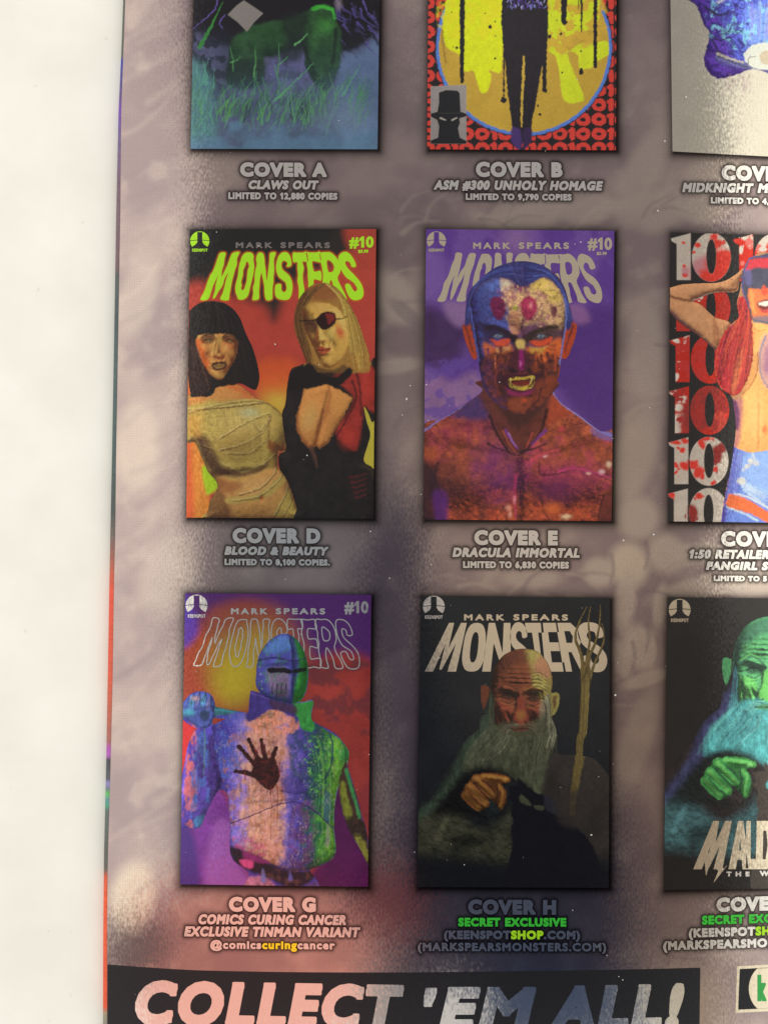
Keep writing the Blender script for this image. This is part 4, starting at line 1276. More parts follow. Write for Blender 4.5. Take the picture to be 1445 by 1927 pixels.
# ------------------------------------------------------------------ cover E: snarling scarred man
def cover_E():
    c = cover_canvas('E', 1.6, (98, 62, 152))
    T9 = tr(3.6125, 780, 420); TA = tr(3.6125, 780, 700)
    c.patches(T9((0, -20), (1500, -20), (1500, 2100), (0, 2100)), (120, 86, 168), 44, 5, .5, .25, .7)
    c.fill(T9((60, 560), (330, 690), (350, 820), (300, 920), (60, 960)), (72, 46, 92), 20, .95, tex=(.25, 18, 3))
    c.fill(TA((60, 0), (250, 60), (400, 0), (470, 120), (300, 250), (60, 400)), (150, 112, 158), 12, .85, tex=(.2, 20, 4))
    c.patches(TA((60, -40), (420, -60), (420, 200), (60, 330)), (104, 76, 164), 18, 8, .5, .1, .7)
    c.fill(T9((1080, 660), (1400, 640), (1400, 1500), (960, 1100)), (84, 50, 128), 18, .85)
    c.fill(T9((60, 200), (200, 240), (220, 440), (60, 520)), (132, 100, 178), 16, .7)
    c.blob(*T9((690, 110))[0], 34, 34, (150, 112, 168), .8)
    c.fill(T9((200, 540), (380, 560), (330, 700), (240, 660)), (152, 116, 164), 9, .8)
    c.fill(T9((1050, 560), (1140, 560), (1190, 660), (1090, 680)), (150, 104, 158), 9, .8)
    c.mottle(790, 420, 1170, 990, .13, 4, 31)
    cov = canvas_obj('cover_picture', c, 3e-5, M_ART, comic, 'cover picture of a snarling scarred man against purple clouds')
    fx = lambda x, y: ((150 + (x - 135) * 1.018) / 3.6125 + 780, (y + 2 + (x - 135) * .012) / 3.6125 + 420)
    loops_obj('title_lettering', title_loops(ROW, 200, 525, fx, 4.5, 5), 6e-5, M_CREAM, cov, .1)
    masthead(cov, M_CREAM, 890, 1070, 456.5, 468.5, .003)
    number10(cov, M_CREAM, 1105, 1151, 447, 470, .02, (1122, 1141, 474, 480))
    emblem(821, 453.5, 18, cov, M_CREAM)

    head = cat(T9((340, 690), (345, 600), (365, 480), (425, 400), (530, 312), (640, 270), (740, 258), (850, 280), (950, 342), (1015, 432), (1052, 560), (1076, 668), (1102, 690), (1094, 760), (1066, 850), (1032, 920), (996, 925), (985, 1010), (965, 1090), (935, 1160), (870, 1230), (790, 1285), (700, 1300), (620, 1270), (540, 1210), (478, 1130), (445, 1020), (432, 925), (398, 925), (366, 860), (335, 770), (322, 690)))
    body = cat(TA((440, 60), (460, 130), (300, 248), (180, 320), (40, 415), (40, 1030), (1380, 1030), (1380, 440), (1260, 402), (1110, 290), (1000, 215), (945, 140), (950, 60)))
    f = figure_canvas('E', 1.1, 790, 485, 1165, 990, [head, body], (146, 72, 50), 1.0)
    # shoulders and chest
    f.fill([tuple(p) for p in body], (146, 72, 48), 1, 1, False, tex=(.3, 20, 6))
    area = TA((40, 150), (1380, 150), (1380, 1030), (40, 1030))
    f.patches(area, (112, 50, 46), 16, 3, .5, 0.46, 0.56)
    f.patches(area, (186, 92, 56), 13, 14, .56, 0.39, 0.50)
    f.patches(TA((380, 250), (760, 250), (760, 800), (420, 860)), (112, 40, 112), 16, 21, .47, 0.46, 0.53)
    f.patches(TA((700, 480), (1380, 480), (1380, 860), (860, 860)), (160, 44, 96), 15, 26, .53, 0.39, 0.53)
    f.patches(TA((60, 300), (480, 300), (440, 560), (60, 600)), (150, 46, 84), 14, 29, .54, 0.39, 0.43)
    f.patches(TA((200, 820), (1250, 820), (1250, 1030), (200, 1030)), (216, 88, 54), 22, 33, .40, 0.78, 0.56, 1, 8)
    f.patches(area, (70, 36, 42), 9, 41, .60, 0.20, 0.50)
    f.patches(area, (60, 34, 44), 26, 45, .60, 0.20, 0.34)
    bA = lambda *L: [(x / 3.6125 + 780, y / 3.6125 + 700, rx, ry, rot, h) for x, y, rx, ry, rot, h in L]
    f.shade([tuple(p) for p in body], bA((380, 740, 64, 44, -14, 36), (1040, 740, 70, 44, 14, 36), (700, 800, 9, 80, 0, -20), (380, 470, 70, 12, 14, 7), (1010, 480, 76, 12, -16, 7), (400, 545, 60, 8, 10, -6), (1010, 550, 60, 8, -12, -6), (640, 430, 7, 40, -20, 5), (790, 430, 7, 40, 20, 5), (710, 470, 12, 24, 0, -7), (150, 560, 36, 44, 0, 10), (1270, 600, 36, 50, 0, 10), (230, 900, 30, 30, 0, -8), (1200, 900, 26, 30, 0, -8), (300, 300, 40, 16, -30, 6), (1130, 340, 40, 16, 34, 6), (860, 760, 14, 30, 30, 4), (540, 660, 14, 40, -30, 4)), (.25, -.6, .7), 30, 26, .2, 1.7, 1.5, False, 1, 1.2, 3.0, 9, (48, 22, 34))
    f.ridges(area, (54, 28, 38), 22, 61, .022, .5)
    f.ridges(area, (60, 30, 36), 9, 67, .03, .5)
    f.ridges(area, (206, 96, 64), 12, 71, .025, .4)
    f.blob(*TA((400, 560))[0], 60, 34, (166, 84, 54), .45)
    f.blob(*TA((1040, 560))[0], 70, 30, (164, 80, 54), .45)
    f.fill(TA((90, 640), (300, 620), (420, 760), (300, 860), (140, 820)), (74, 40, 50), 16, .55)
    f.fill(TA((760, 780), (1000, 760), (1200, 820), (1000, 880), (800, 860)), (84, 40, 56), 14, .5)
    f.blob(*TA((560, 660))[0], 46, 60, (104, 36, 112), .55, -20)
    f.blob(*TA((1060, 700))[0], 70, 26, (156, 44, 100), .5, 8)
    f.blob(*TA((300, 400))[0], 56, 20, (146, 44, 84), .45, -14)
    f.blob(*TA((960, 800))[0], 40, 26, (120, 40, 104), .45)
    f.fill(TA((40, 660), (120, 640), (190, 860), (200, 1030), (40, 1030)), (50, 32, 44), 8, .9)
    f.fill(TA((130, 820), (220, 830), (220, 1030), (150, 1030)), (92, 40, 120), 6, .85)
    f.fill(TA((1290, 840), (1380, 800), (1380, 1030), (1245, 1030)), (96, 44, 42), 5, .85)
    f.fill(TA((300, 250), (450, 120), (500, 190), (520, 300), (420, 330), (250, 300)), (70, 54, 112), 9, .9)
    f.fill(TA((440, 60), (950, 60), (930, 180), (900, 330), (800, 480), (700, 560), (600, 480), (520, 320)), (98, 50, 44), 7, .9, tex=(.4, 12, 8))
    f.fill(TA((560, 180), (880, 180), (800, 330), (700, 380), (620, 320)), (64, 38, 36), 8, .8)
    f.fill(TA((930, 160), (1000, 220), (1060, 280), (960, 330), (900, 360)), (176, 74, 48), 7, .8)
    for L, w, cc, a in ((((510, 300), (560, 420), (640, 540), (690, 570)), 6, (40, 26, 32), .85), (((900, 260), (860, 400), (760, 530), (700, 570)), 6, (40, 26, 32), .8), (((500, 490), (560, 520), (650, 550)), 5, (40, 26, 32), .8), (((720, 545), (820, 520), (900, 490)), 5, (40, 28, 32), .8),
                        (((620, 400), (660, 470), (700, 520)), 6, (124, 60, 160), .8), (((640, 420), (665, 480), (695, 510)), 2, (190, 140, 200), .7), (((890, 400), (840, 450), (800, 490)), 6, (120, 56, 160), .7), (((600, 400), (640, 480), (680, 540)), 3, (200, 96, 66), .6), (((800, 420), (780, 470), (760, 510)), 4, (190, 80, 70), .7),
                        (((700, 600), (697, 760), (700, 1010)), 3.4, (56, 30, 40), .8), (((690, 700), (680, 850), (690, 990)), 7, (190, 56, 110), .55), (((850, 620), (860, 700), (1000, 690), (1100, 650), (1220, 690), (1330, 740)), 3, (50, 28, 40), .8), (((980, 680), (1100, 655), (1230, 690), (1330, 720)), 5, (206, 66, 130), .7),
                        (((800, 600), (870, 560), (980, 530)), 8, (206, 80, 96), .75), (((860, 860), (880, 950), (920, 1005)), 3, (60, 30, 36), .8), (((1290, 840), (1262, 920), (1245, 1005)), 3.5, (48, 28, 34), .85), (((160, 620), (140, 720), (190, 850)), 4, (48, 28, 40), .8)):
        f.line(TA(*L), w, w * .5, cc, a, 1.8)
    for (x, y, rx, ry, cc) in ((640, 925, 6, 6, (232, 160, 140)), (1030, 985, 10, 5, (248, 220, 180)), (1320, 630, 6, 6, (244, 210, 180)), (1270, 680, 6, 5, (240, 200, 210)), (1180, 690, 5, 3, (240, 190, 180)), (890, 575, 5, 3, (240, 180, 180)), (680, 870, 3, 8, (240, 150, 160)), (650, 970, 4, 6, (236, 170, 150)), (1000, 390, 8, 5, (200, 66, 80)), (940, 930, 16, 12, (222, 110, 56)), (120, 560, 16, 12, (178, 88, 54))):
        f.blob(*TA((x, y))[0], rx, ry, cc, .85)
    f.line(TA((450, 125), (300, 250), (180, 322), (50, 415)), 3.2, 4, (134, 130, 210), .8, 1.4)
    f.line(TA((935, 130), (1000, 212), (1110, 290), (1260, 402), (1370, 440)), 3.6, 6, (150, 150, 226), .85, 1.5)
    f.fill(TA((1200, 390), (1370, 420), (1370, 470), (1250, 450)), (120, 110, 190), 4, .6)
    # ears
    f.fill(T9((322, 690), (350, 676), (400, 760), (434, 900), (398, 928), (362, 860)), (176, 70, 44), 1.5)
    f.line(T9((345, 705), (372, 780), (400, 880)), 4, 2, (96, 40, 40), .8, 1.4)
    f.fill(T9((1030, 690), (1078, 664), (1104, 690), (1092, 770), (1064, 850), (1030, 922), (992, 920)), (182, 72, 44), 1.5)
    f.line(T9((1076, 700), (1050, 780), (1020, 870)), 5, 2, (100, 40, 44), .8, 1.4)
    f.fill(T9((1030, 670), (1070, 664), (1060, 700), (1035, 730)), (122, 50, 66), 2, .8)
    # face base
    facep = T9((378, 560), (410, 455), (520, 380), (640, 380), (740, 430), (880, 372), (965, 430), (1016, 520), (1030, 640), (1012, 800), (990, 930), (970, 1060), (935, 1160), (870, 1230), (790, 1285), (700, 1300), (620, 1270), (540, 1210), (478, 1130), (446, 1020), (418, 850), (385, 690))
    f.fill([tuple(p) for p in cat(T9((340, 690), (345, 600), (365, 480), (425, 400), (530, 312), (640, 270), (740, 258), (850, 280), (950, 342), (1015, 432), (1052, 560), (1076, 668), (1030, 720), (1000, 500), (880, 380), (740, 440), (620, 380), (520, 380), (400, 500), (380, 680)))], (58, 58, 120), 1.5, 1, False)
    f.hairs(T9((740, 262), (560, 300), (400, 430), (350, 640)), T9((740, 430), (620, 380), (480, 410), (395, 660)), 70, [(44, 42, 84), (74, 80, 160), (56, 52, 108), (88, 104, 186)], 1.5, .65, 3)
    f.hairs(T9((740, 262), (740, 340), (745, 440)), T9((640, 275), (670, 340), (720, 420)), 30, [(52, 46, 96), (96, 86, 150), (60, 52, 110)], 1.5, .6, 5)
    f.hairs(T9((760, 262), (920, 330), (1020, 480), (1070, 660)), T9((760, 430), (880, 380), (985, 450), (1030, 680)), 60, [(54, 50, 104), (96, 120, 214), (70, 64, 130)], 1.5, .6, 4)
    f.fill(facep, (98, 62, 88), 1.4, 1)
    w, m = f.mask(facep, 1.2); f.clip = np.zeros(f.X.shape); f.clip[w] = m
    f.fill(T9((378, 560), (410, 455), (520, 380), (640, 380), (700, 480), (690, 620), (660, 800), (560, 830), (470, 800), (490, 1000), (470, 1150), (420, 1000), (385, 690)), (70, 78, 146), 7, 1, tex=(.4, 10, 5))
    f.blob(*T9((545, 430))[0], 22, 18, (92, 116, 190), .7)
    f.fill(T9((378, 560), (410, 480), (440, 600), (450, 780), (470, 960), (430, 960), (385, 690)), (72, 66, 150), 6, .8)
    f.fill(T9((590, 380), (650, 400), (700, 470), (790, 440), (880, 372), (965, 430), (1016, 520), (1020, 640), (980, 720), (860, 680), (740, 690), (680, 680), (640, 600), (610, 500)), (200, 160, 118), 7, 1, tex=(.25, 8, 7))
    f.fill(T9((790, 440), (880, 376), (960, 440), (1000, 520), (960, 560), (880, 500)), (212, 184, 92), 6, .9)
    f.fill(T9((590, 400), (640, 400), (650, 450), (600, 470)), (190, 186, 166), 4, .8)
    f.patches(T9((580, 440), (820, 440), (960, 560), (940, 680), (640, 680), (580, 520)), (146, 70, 104), 6, 3, .52, 0.27, 0.64)
    f.patches(T9((600, 440), (980, 430), (1000, 680), (640, 680)), (226, 186, 128), 5, 8, .6, 0.21, 0.68)
    f.fill(T9((520, 520), (560, 500), (610, 530), (618, 610), (580, 662), (540, 630), (516, 570)), (112, 32, 72), 3, 1, tex=(.5, 5, 9))
    f.fill(T9((722, 540), (760, 500), (810, 510), (832, 570), (810, 640), (770, 668), (730, 620)), (164, 50, 84), 3, 1, tex=(.5, 5, 10))
    f.blob(*T9((790, 560))[0], 4, 7, (214, 140, 140), .7)
    f.fill(T9((925, 590), (945, 565), (968, 590), (960, 630), (935, 640)), (104, 52, 66), 2.2, .9)
    f.blob(*T9((685, 580))[0], 5, 4.5, (190, 200, 50), .95)
    f.fill(T9((640, 620), (700, 600), (720, 700), (690, 770), (650, 740)), (186, 130, 96), 4, .85)
    ex, ey = T9((718, 800))[0]
    f.shade(facep, face(ex, ey, 82, 92, 0, 0, 1.2, 1.0, 0) + [(ex - 62, ey + 40, 10, 40, 20, -8), (ex + 62, ey + 40, 10, 40, -20, -8), (ex, ey + 84, 46, 26, 0, 10)], (.15, -.6, .7), 46, 40, .28, 1.55, 1.4, True, 1, 1.15, 3, 13, (36, 20, 34))
    # brows and eye sockets
    f.fill(T9((470, 700), (550, 690), (640, 735), (668, 790), (650, 812), (560, 790), (490, 810), (470, 760)), (58, 44, 84), 5, .9)
    f.fill(T9((750, 790), (790, 750), (850, 716), (950, 690), (985, 760), (940, 800), (800, 812)), (92, 66, 66), 5, .85)
    f.line(T9((474, 722), (550, 712), (630, 750), (674, 800)), 9, 9, (42, 32, 44), .9, 2.2)
    f.line(T9((766, 798), (815, 748), (890, 716), (965, 708)), 10, 6, (58, 46, 36), .9, 2.2)
    f.line(T9((660, 690), (700, 700), (712, 760)), 3, 2, (120, 60, 70), .7, 1.4)
    f.line(T9((740, 640), (732, 720), (745, 770)), 2.4, 2, (80, 40, 50), .7, 1.2)
    # cheeks
    f.fill(T9((470, 815), (560, 850), (650, 830), (660, 900), (560, 960), (500, 930)), (212, 108, 58), 5, .9)
    f.fill(T9((760, 850), (860, 850), (960, 790), (1000, 800), (985, 920), (900, 950), (800, 920)), (222, 108, 48), 5, .95)
    f.fill(T9((560, 850), (640, 835), (640, 870), (560, 890)), (214, 160, 106), 4, .7)
    f.fill(T9((780, 850), (860, 850), (900, 830), (860, 890), (800, 890)), (212, 170, 76), 4, .8)
    f.fill(T9((490, 930), (540, 880), (590, 890), (660, 870), (760, 880), (830, 900), (880, 960), (940, 890), (985, 930), (970, 1060), (935, 1160), (870, 1230), (790, 1290), (700, 1300), (620, 1270), (540, 1210), (490, 1120)), (92, 46, 44), 4, 1, tex=(.5, 9, 11))
    for (x, y0, y1, w, cc) in ((500, 860, 1000, 5, (96, 50, 110)), (545, 900, 990, 4, (216, 120, 72)), (585, 850, 960, 6, (110, 44, 56)), (820, 880, 980, 4, (190, 84, 50)), (905, 890, 990, 6, (92, 40, 44)), (955, 870, 1000, 5, (206, 88, 44)), (860, 900, 1010, 4, (60, 36, 34))):
        f.line(T9((x, y0), (x + 5, (y0 + y1) / 2), (x + 2, y1)), w, w * .4, cc, .85, 1.3)
    f.patches(T9((480, 900), (980, 900), (960, 1100), (800, 1290), (560, 1240)), (150, 70, 44), 8, 31, .55, 0.27, 0.60)
    f.patches(T9((470, 960), (640, 980), (620, 1240), (500, 1200)), (96, 50, 96), 10, 37, .48, 0.34, 0.52)
    # eyes
    for P, ib in (((514, 792), (560, 800), (642, 786), (640, 822), (600, 842), (548, 832)), (568, 768)), (((786, 802), (860, 800), (932, 776), (920, 818), (860, 840), (812, 832)), (858, 768)):
        f.fill(T9(*P), (222, 84, 46), 2.2, .95)
        f.line(T9(P[0], P[5], P[4], P[3]), 2, 1.6, (124, 50, 50), .7, 1)
        f.blob(*T9(ib)[0], 8, 4, (150, 166, 190), .95)
        f.blob(*T9((ib[0], ib[1] + 2))[0], 3, 3, (46, 60, 90), .9)
    f.line(T9((505, 786), (560, 752), (640, 784)), 2, 1.6, (34, 28, 40), .9, .9)
    f.line(T9((786, 796), (850, 756), (932, 770)), 2, 1.6, (44, 34, 36), .9, .9)
    # nose
    f.fill(T9((690, 800), (720, 790), (750, 810), (745, 860), (720, 876), (698, 850)), (222, 190, 110), 3, .95)
    f.fill(T9((650, 900), (700, 860), (740, 866), (770, 900), (780, 990), (740, 1030), (690, 1030), (650, 990)), (84, 38, 54), 4, .9)
    f.fill(T9((712, 870), (735, 870), (745, 940), (735, 1000), (712, 990)), (150, 30, 112), 3, .95)
    f.blob(*T9((720, 960))[0], 2, 6, (214, 120, 190), .7)
    f.fill(T9((640, 1000), (665, 980), (690, 1010), (670, 1030)), (40, 24, 34), 2, .9)
    f.fill(T9((765, 1000), (785, 985), (800, 1010), (780, 1030)), (40, 24, 30), 2, .9)
    f.line(T9((620, 930), (590, 1010), (600, 1080)), 3, 3, (50, 28, 36), .7, 1.6)
    f.line(T9((830, 930), (870, 1010), (860, 1080)), 3, 3, (50, 28, 30), .7, 1.6)
    f.fill(T9((560, 1010), (640, 1030), (720, 1024), (800, 1030), (880, 1000), (900, 1090), (860, 1180), (740, 1200), (600, 1190), (550, 1100)), (56, 28, 34), 7, .65)
    f.line(T9((560, 1000), (548, 1080), (580, 1170)), 4, 3, (150, 66, 50), .6, 2)
    f.line(T9((885, 1000), (900, 1080), (870, 1170)), 4, 3, (150, 62, 44), .6, 2)
    f.line(T9((640, 1040), (720, 1026), (810, 1040)), 4, 4, (150, 56, 70), .6, 1.6)
    # mouth
    f.fill(TA((600, 30), (660, 10), (740, 20), (830, 10), (850, 60), (810, 120), (740, 150), (650, 130), (610, 90)), (70, 32, 44), 3, .95)
    f.fill(TA((612, 100), (660, 132), (740, 140), (810, 110), (790, 150), (730, 168), (650, 158)), (146, 44, 96), 3, .9)
    f.fill(TA((634, 62), (650, 44), (672, 50), (692, 36), (740, 40), (804, 28), (816, 60), (800, 106), (744, 126), (668, 112), (642, 90)), (206, 178, 70), 1.4, 1)
    f.fill(TA((654, 72), (690, 54), (740, 58), (786, 46), (794, 78), (744, 100), (680, 94)), (126, 42, 38), 1.4, 1)
    f.line(TA((660, 70), (720, 64), (780, 56)), 2.4, 2, (56, 26, 28), .9, .9)
    for L in (((636, 66), (652, 80), (660, 96)), ((808, 60), (800, 84), (780, 104))):
        f.line(TA(*L), 4.5, 3, (70, 28, 32), .9, 1.2)
    f.line(TA((640, 46), (700, 28), (810, 20)), 3, 2.4, (72, 28, 40), .85, 1.4)
    f.line(TA((650, 120), (744, 138), (812, 108)), 3, 2.4, (110, 36, 70), .8, 1.4)
    for x in (676, 700, 726, 752, 778):
        f.line(TA((x, 34), (x - 1, 60)), .9, .8, (120, 90, 40), .7, .6)
        f.line(TA((x - 4, 92), (x - 4, 120)), .9, .8, (120, 90, 40), .6, .6)
    f.line(TA((652, 50), (656, 80)), 3, 1, (240, 226, 120), .9, .7)
    f.line(TA((796, 40), (786, 82)), 3, 1, (240, 226, 120), .9, .7)
    f.ridges(T9((480, 880), (985, 880), (970, 1080), (800, 1290), (560, 1250)), (48, 26, 30), 9, 81, .03, .7)
    f.ridges(T9((590, 440), (985, 430), (1000, 680), (640, 690)), (120, 66, 80), 7, 83, .03, .55)
    f.ridges(T9((390, 480), (600, 420), (640, 780), (470, 820)), (60, 56, 130), 10, 85, .035, .5)
    # chin and jaw
    f.fill(TA((640, 190), (720, 170), (800, 190), (790, 250), (710, 275), (650, 250)), (146, 72, 48), 5, .85)
    f.blob(*TA((745, 195))[0], 5, 5, (206, 84, 50), .8)
    f.fill(TA((840, 60), (960, 40), (930, 130), (870, 200), (830, 230), (800, 180)), (140, 66, 44), 6, .8)
    f.line(TA((450, 0), (480, 110), (540, 190), (620, 250)), 5, 4, (60, 44, 96), .8, 2.4)
    f.line(TA((860, 110), (840, 190), (760, 270)), 3, 2, (50, 30, 30), .8, 1.6)
    f.patches(T9((380, 400), (1030, 400), (980, 1280), (450, 1280)), (62, 34, 52), 7, 51, .62, 0.17, 0.41)
    f.clip = None
    f.line(T9((1018, 520), (1032, 640), (1010, 800), (985, 960)), 3, 2.4, (116, 140, 220), .8, 1.3)
    f.line(T9((380, 580), (415, 800), (440, 940)), 3, 2.4, (96, 110, 204), .7, 1.3)
    f.mottle(790, 485, 1165, 990, .2, 4, 61)
    f.warp(1.2, 5, 65)
    canvas_obj('figure', f, 9e-5, M_ART, cov, 'bare-chested man with burnt red skin baring his yellow teeth')


# ------------------------------------------------------------------ cover F: red-haired woman over blood-splashed tens
def cover_F():
    c = cover_canvas('F', 1.2, (42, 40, 40))
    Tb = tr(5.453, 1180, 420); Tc = tr(5.453, 1180, 760)
    r = random.Random(12)

    def ten(x, y, base, splash, reds, amount):
        one = [(x, y + 10), (x + 37, y), (x + 37, y + 88), (x + 11, y + 88), (x + 11, y + 20), (x + 2, y + 15)]
        ring = [[(x + 76 + 36.5 * math.cos(a), y + 45 + 46 * math.sin(a)) for a in np.linspace(0, 2 * math.pi, 40)[:-1]],
                [(x + 76 + 9.5 * math.cos(a), y + 44 + 33 * math.sin(a)) for a in np.linspace(0, 2 * math.pi, 30)[:-1]]]
        X, Y = c.X, c.Y
        F = np.maximum(sd_loops(X, Y, [one], 4), sd_loops(X, Y, ring, 4))
        c.clip = sstep(F / 1.4 + .5)
        c.fill([(x - 4, y - 4), (x + 120, y - 4), (x + 120, y + 96), (x - 4, y + 96)], base, 1, 1, False, tex=(.08, 14, 3), foil=.6)
        for (px, py, rx, ry, cc) in splash:
            c.blob(x + px, y + py, rx, ry, cc, 1, r.uniform(-40, 40), .55, foil=0)
            for _ in range(5):
                c.blob(x + px + r.gauss(0, rx), y + py + r.gauss(0, ry), rx * r.uniform(.15, .4), ry * r.uniform(.15, .5), cc, .9, 0, .5, foil=0)
        w = c.win(x - 4, y - 4, x + 120, y + 96)
        if amount and w is not None:
            nz = fbm(c.X[w], c.Y[w], 16, int(y) % 97)
            c.put(w, sstep((nz - (1 - amount)) / .06 + .5), reds, 0)
        c.mottle(x - 4, y - 4, x + 120, y + 96, .1, 4, 5)
        c.clip = None
    R = (222, 62, 50); D = (150, 46, 42); P = (196, 132, 140)
    B = (226, 214, 200)
    ten(1261.6, 439, B, [(24, 18, 3, 2, R), (25, 62, 3, 3, R), (27, 78, 5, 4, R), (50, 22, 5, 4, R), (42, 36, 4, 2, R), (58, 74, 20, 26, P), (88, 20, 8, 6, R), (82, 6, 5, 4, R), (94, 62, 24, 28, R), (100, 44, 16, 8, R), (78, 88, 24, 8, R)], R, 0)
    ten(1260.8, 535, R, [(50, 14, 8, 10, B), (46, 22, 6, 6, B), (40, 50, 5, 12, B)], (190, 52, 44), .45)
    ten(1259.6, 631, R, [(10, 8, 8, 4, B), (32, 6, 6, 4, B), (16, 56, 6, 5, B), (12, 78, 4, 6, B), (24, 26, 6, 4, (230, 110, 100))], (194, 52, 46), .5)
    ten(1258.4, 727, R, [(6, 10, 6, 4, B), (22, 24, 9, 5, B), (18, 40, 7, 6, B), (16, 64, 10, 10, B), (22, 60, 5, 3, R), (14, 80, 8, 6, B), (32, 76, 6, 10, R), (60, 44, 26, 44, (150, 52, 48)), (96, 72, 14, 14, (206, 74, 60))], (170, 50, 46), .5)
    ten(1257.2, 823, B, [(10, 8, 12, 4, R), (30, 6, 7, 4, R), (26, 24, 5, 4, R), (18, 20, 3, 2, R), (30, 54, 9, 6, R), (14, 52, 3, 6, R), (14, 66, 2, 4, R), (62, 12, 5, 9, R), (70, 2, 8, 4, R), (46, 52, 9, 7, R), (56, 66, 7, 10, R), (64, 74, 3, 5, R), (90, 32, 9, 14, D), (100, 20, 8, 8, D), (90, 44, 6, 4, D), (88, 60, 4, 4, R), (84, 86, 5, 3, R)], D, 0)
    ten(1256.4, 919.5, B, [(6, 12, 6, 5, R), (58, 14, 6, 5, R), (46, 44, 8, 12, D), (44, 58, 6, 8, D)], D, 0)
    ten(1379, 441, R, [(2, 12, 6, 4, R), (24, 4, 8, 6, B), (36, 14, 6, 10, B), (14, 30, 3, 6, B), (30, 60, 5, 6, D), (56, 10, 8, 12, B), (64, 6, 10, 6, B), (52, 26, 8, 5, B)], (230, 120, 110), .35)
    cov = canvas_obj('cover_picture', c, 3e-5, M_ART, comic, 'cover picture of a red-haired woman before blood-splashed number tens')

    arm = cat(Tb((400, 680), (440, 662), (560, 630), (740, 618), (900, 614), (1000, 590), (1060, 560), (1130, 510), (1185, 462), (1200, 500), (1150, 600), (1126, 690), (1050, 712), (940, 708), (820, 735), (720, 775), (665, 802), (740, 830), (820, 900), (900, 968), (1050, 1026), (1010, 1160), (950, 1260), (912, 1310), (840, 1250), (720, 1150), (600, 1070), (500, 990), (440, 920), (400, 900)))
    figr = cat(Tb((1120, 830), (1150, 700), (1190, 480), (1230, 390), (1290, 345), (1700, 330), (1700, 3300), (960, 3300), (962, 3060), (1000, 2780), (1060, 2500), (1090, 2300), (1110, 2080), (1090, 1900), (1060, 1770), (960, 1700), (905, 1580), (890, 1400), (930, 1260), (1010, 1100), (1090, 1010), (1140, 960)))
    f = figure_canvas('F', 1.15, 1250, 475, 1475, 990, [arm, figr], (200, 146, 104), .8)
    f.fill([tuple(p) for p in arm], (206, 148, 104), 1, 1, False, tex=(.12, 14, 5))
    f.fill(Tb((400, 730), (500, 760), (640, 790), (660, 810), (560, 800), (440, 770)), (120, 72, 48), 2, .85)
    f.fill(Tb((440, 900), (560, 1000), (720, 1130), (850, 1240), (912, 1312), (860, 1300), (680, 1170), (430, 990)), (82, 56, 96), 5, .9)
    f.fill(Tb((880, 960), (930, 1060), (950, 1200), (900, 1300), (880, 1180)), (166, 104, 72), 4, .7)
    f.shade([tuple(p) for p in arm], [], (-.2, -.7, .7), 16, 12, .4, 1.35, 1.4, False, 1, 1, 1.5, 3, (120, 70, 54))
    f.line(Tb((660, 806), (780, 752), (920, 716), (1050, 718)), 2.6, 2, (128, 140, 140), .8, 1.2)
    f.blob(*Tb((700, 960))[0], 28, 14, (220, 164, 120), .7, 38)
    f.blob(*Tb((700, 680))[0], 34, 7, (216, 160, 118), .7, -8)
    for k in range(4):
        f.line(Tb((1040 + 14 * k, 600 + 20 * k), (1110 + 8 * k, 560 + 22 * k), (1176, 480 + 26 * k)), 1.4, 1, (140, 84, 66), .6)
    f.blob(*Tb((1080, 640))[0], 5, 4, (150, 90, 50), .8)
    # body
    f.fill(Tb((1260, 1020), (1700, 980), (1700, 2400), (1150, 2400), (1170, 1900), (1230, 1620), (1290, 1380)), (250, 184, 108), 3, 1, tex=(.1, 20, 6))
    f.shade(Tb((1260, 1020), (1750, 980), (1750, 2420), (1150, 2420), (1170, 1900), (1230, 1620), (1290, 1380)), [(1452, 680, 30, 40, 0, 16), (1420, 800, 40, 60, 0, 10), (1428, 800, 3, 60, 0, -4), (1440, 905, 4, 8, 0, -4)], (-.3, -.6, .75), 26, 18, .5, 1.25, 2, True, 1, 1, 1.5, 4, (206, 110, 60))
    f.fill(Tb((1420, 1150), (1360, 1350), (1370, 1560), (1460, 1700), (1700, 1760), (1700, 1150)), (206, 160, 176), 9, .75)
    f.fill(Tb((1440, 1260), (1400, 1400), (1420, 1540), (1700, 1640), (1700, 1250)), (150, 92, 150), 8, .6)
    f.line(Tb((1420, 1160), (1362, 1340), (1372, 1560), (1470, 1720)), 4, 3, (126, 132, 170), .8, 1.8)
    f.fill(Tb((1300, 1360), (1345, 1380), (1340, 1540), (1250, 1690), (1170, 1780), (1210, 1620)), (226, 160, 96), 4, .8)
    f.line(Tb((1340, 1320), (1330, 1520), (1250, 1690), (1180, 1750)), 2.4, 1.4, (166, 96, 64), .8, 1.2)
    f.blob(*Tc((1320, 130))[0], 16, 44, (255, 206, 128), .8)
    f.line(Tc((1350, 0), (1345, 200), (1350, 420)), 4, 3, (230, 150, 80), .5, 2.4)
    f.blob(*Tc((1410, 265))[0], 5, 10, (236, 120, 70), .85)
    f.fill(Tc((1100, -20), (1180, -30), (1180, 150), (1160, 330), (1130, 440), (1080, 440), (1120, 260)), (206, 130, 130), 5, .9)
    f.fill(Tc((1050, -30), (1120, -20), (1150, 100), (1140, 260), (1100, 240)), (110, 58, 110), 3, .9)
    f.line(Tb((1300, 1080), (1350, 1110), (1420, 1090)), 2, 1.5, (226, 140, 70), .7, 1)
    # hair
    hair = cat(Tb((1140, 770), (1200, 760), (1245, 800), (1270, 960), (1282, 1100), (1292, 1340), (1250, 1560), (1160, 1740), (1070, 1770), (960, 1700), (905, 1580), (890, 1400), (930, 1260), (1010, 1100), (1120, 1010), (1120, 860)))
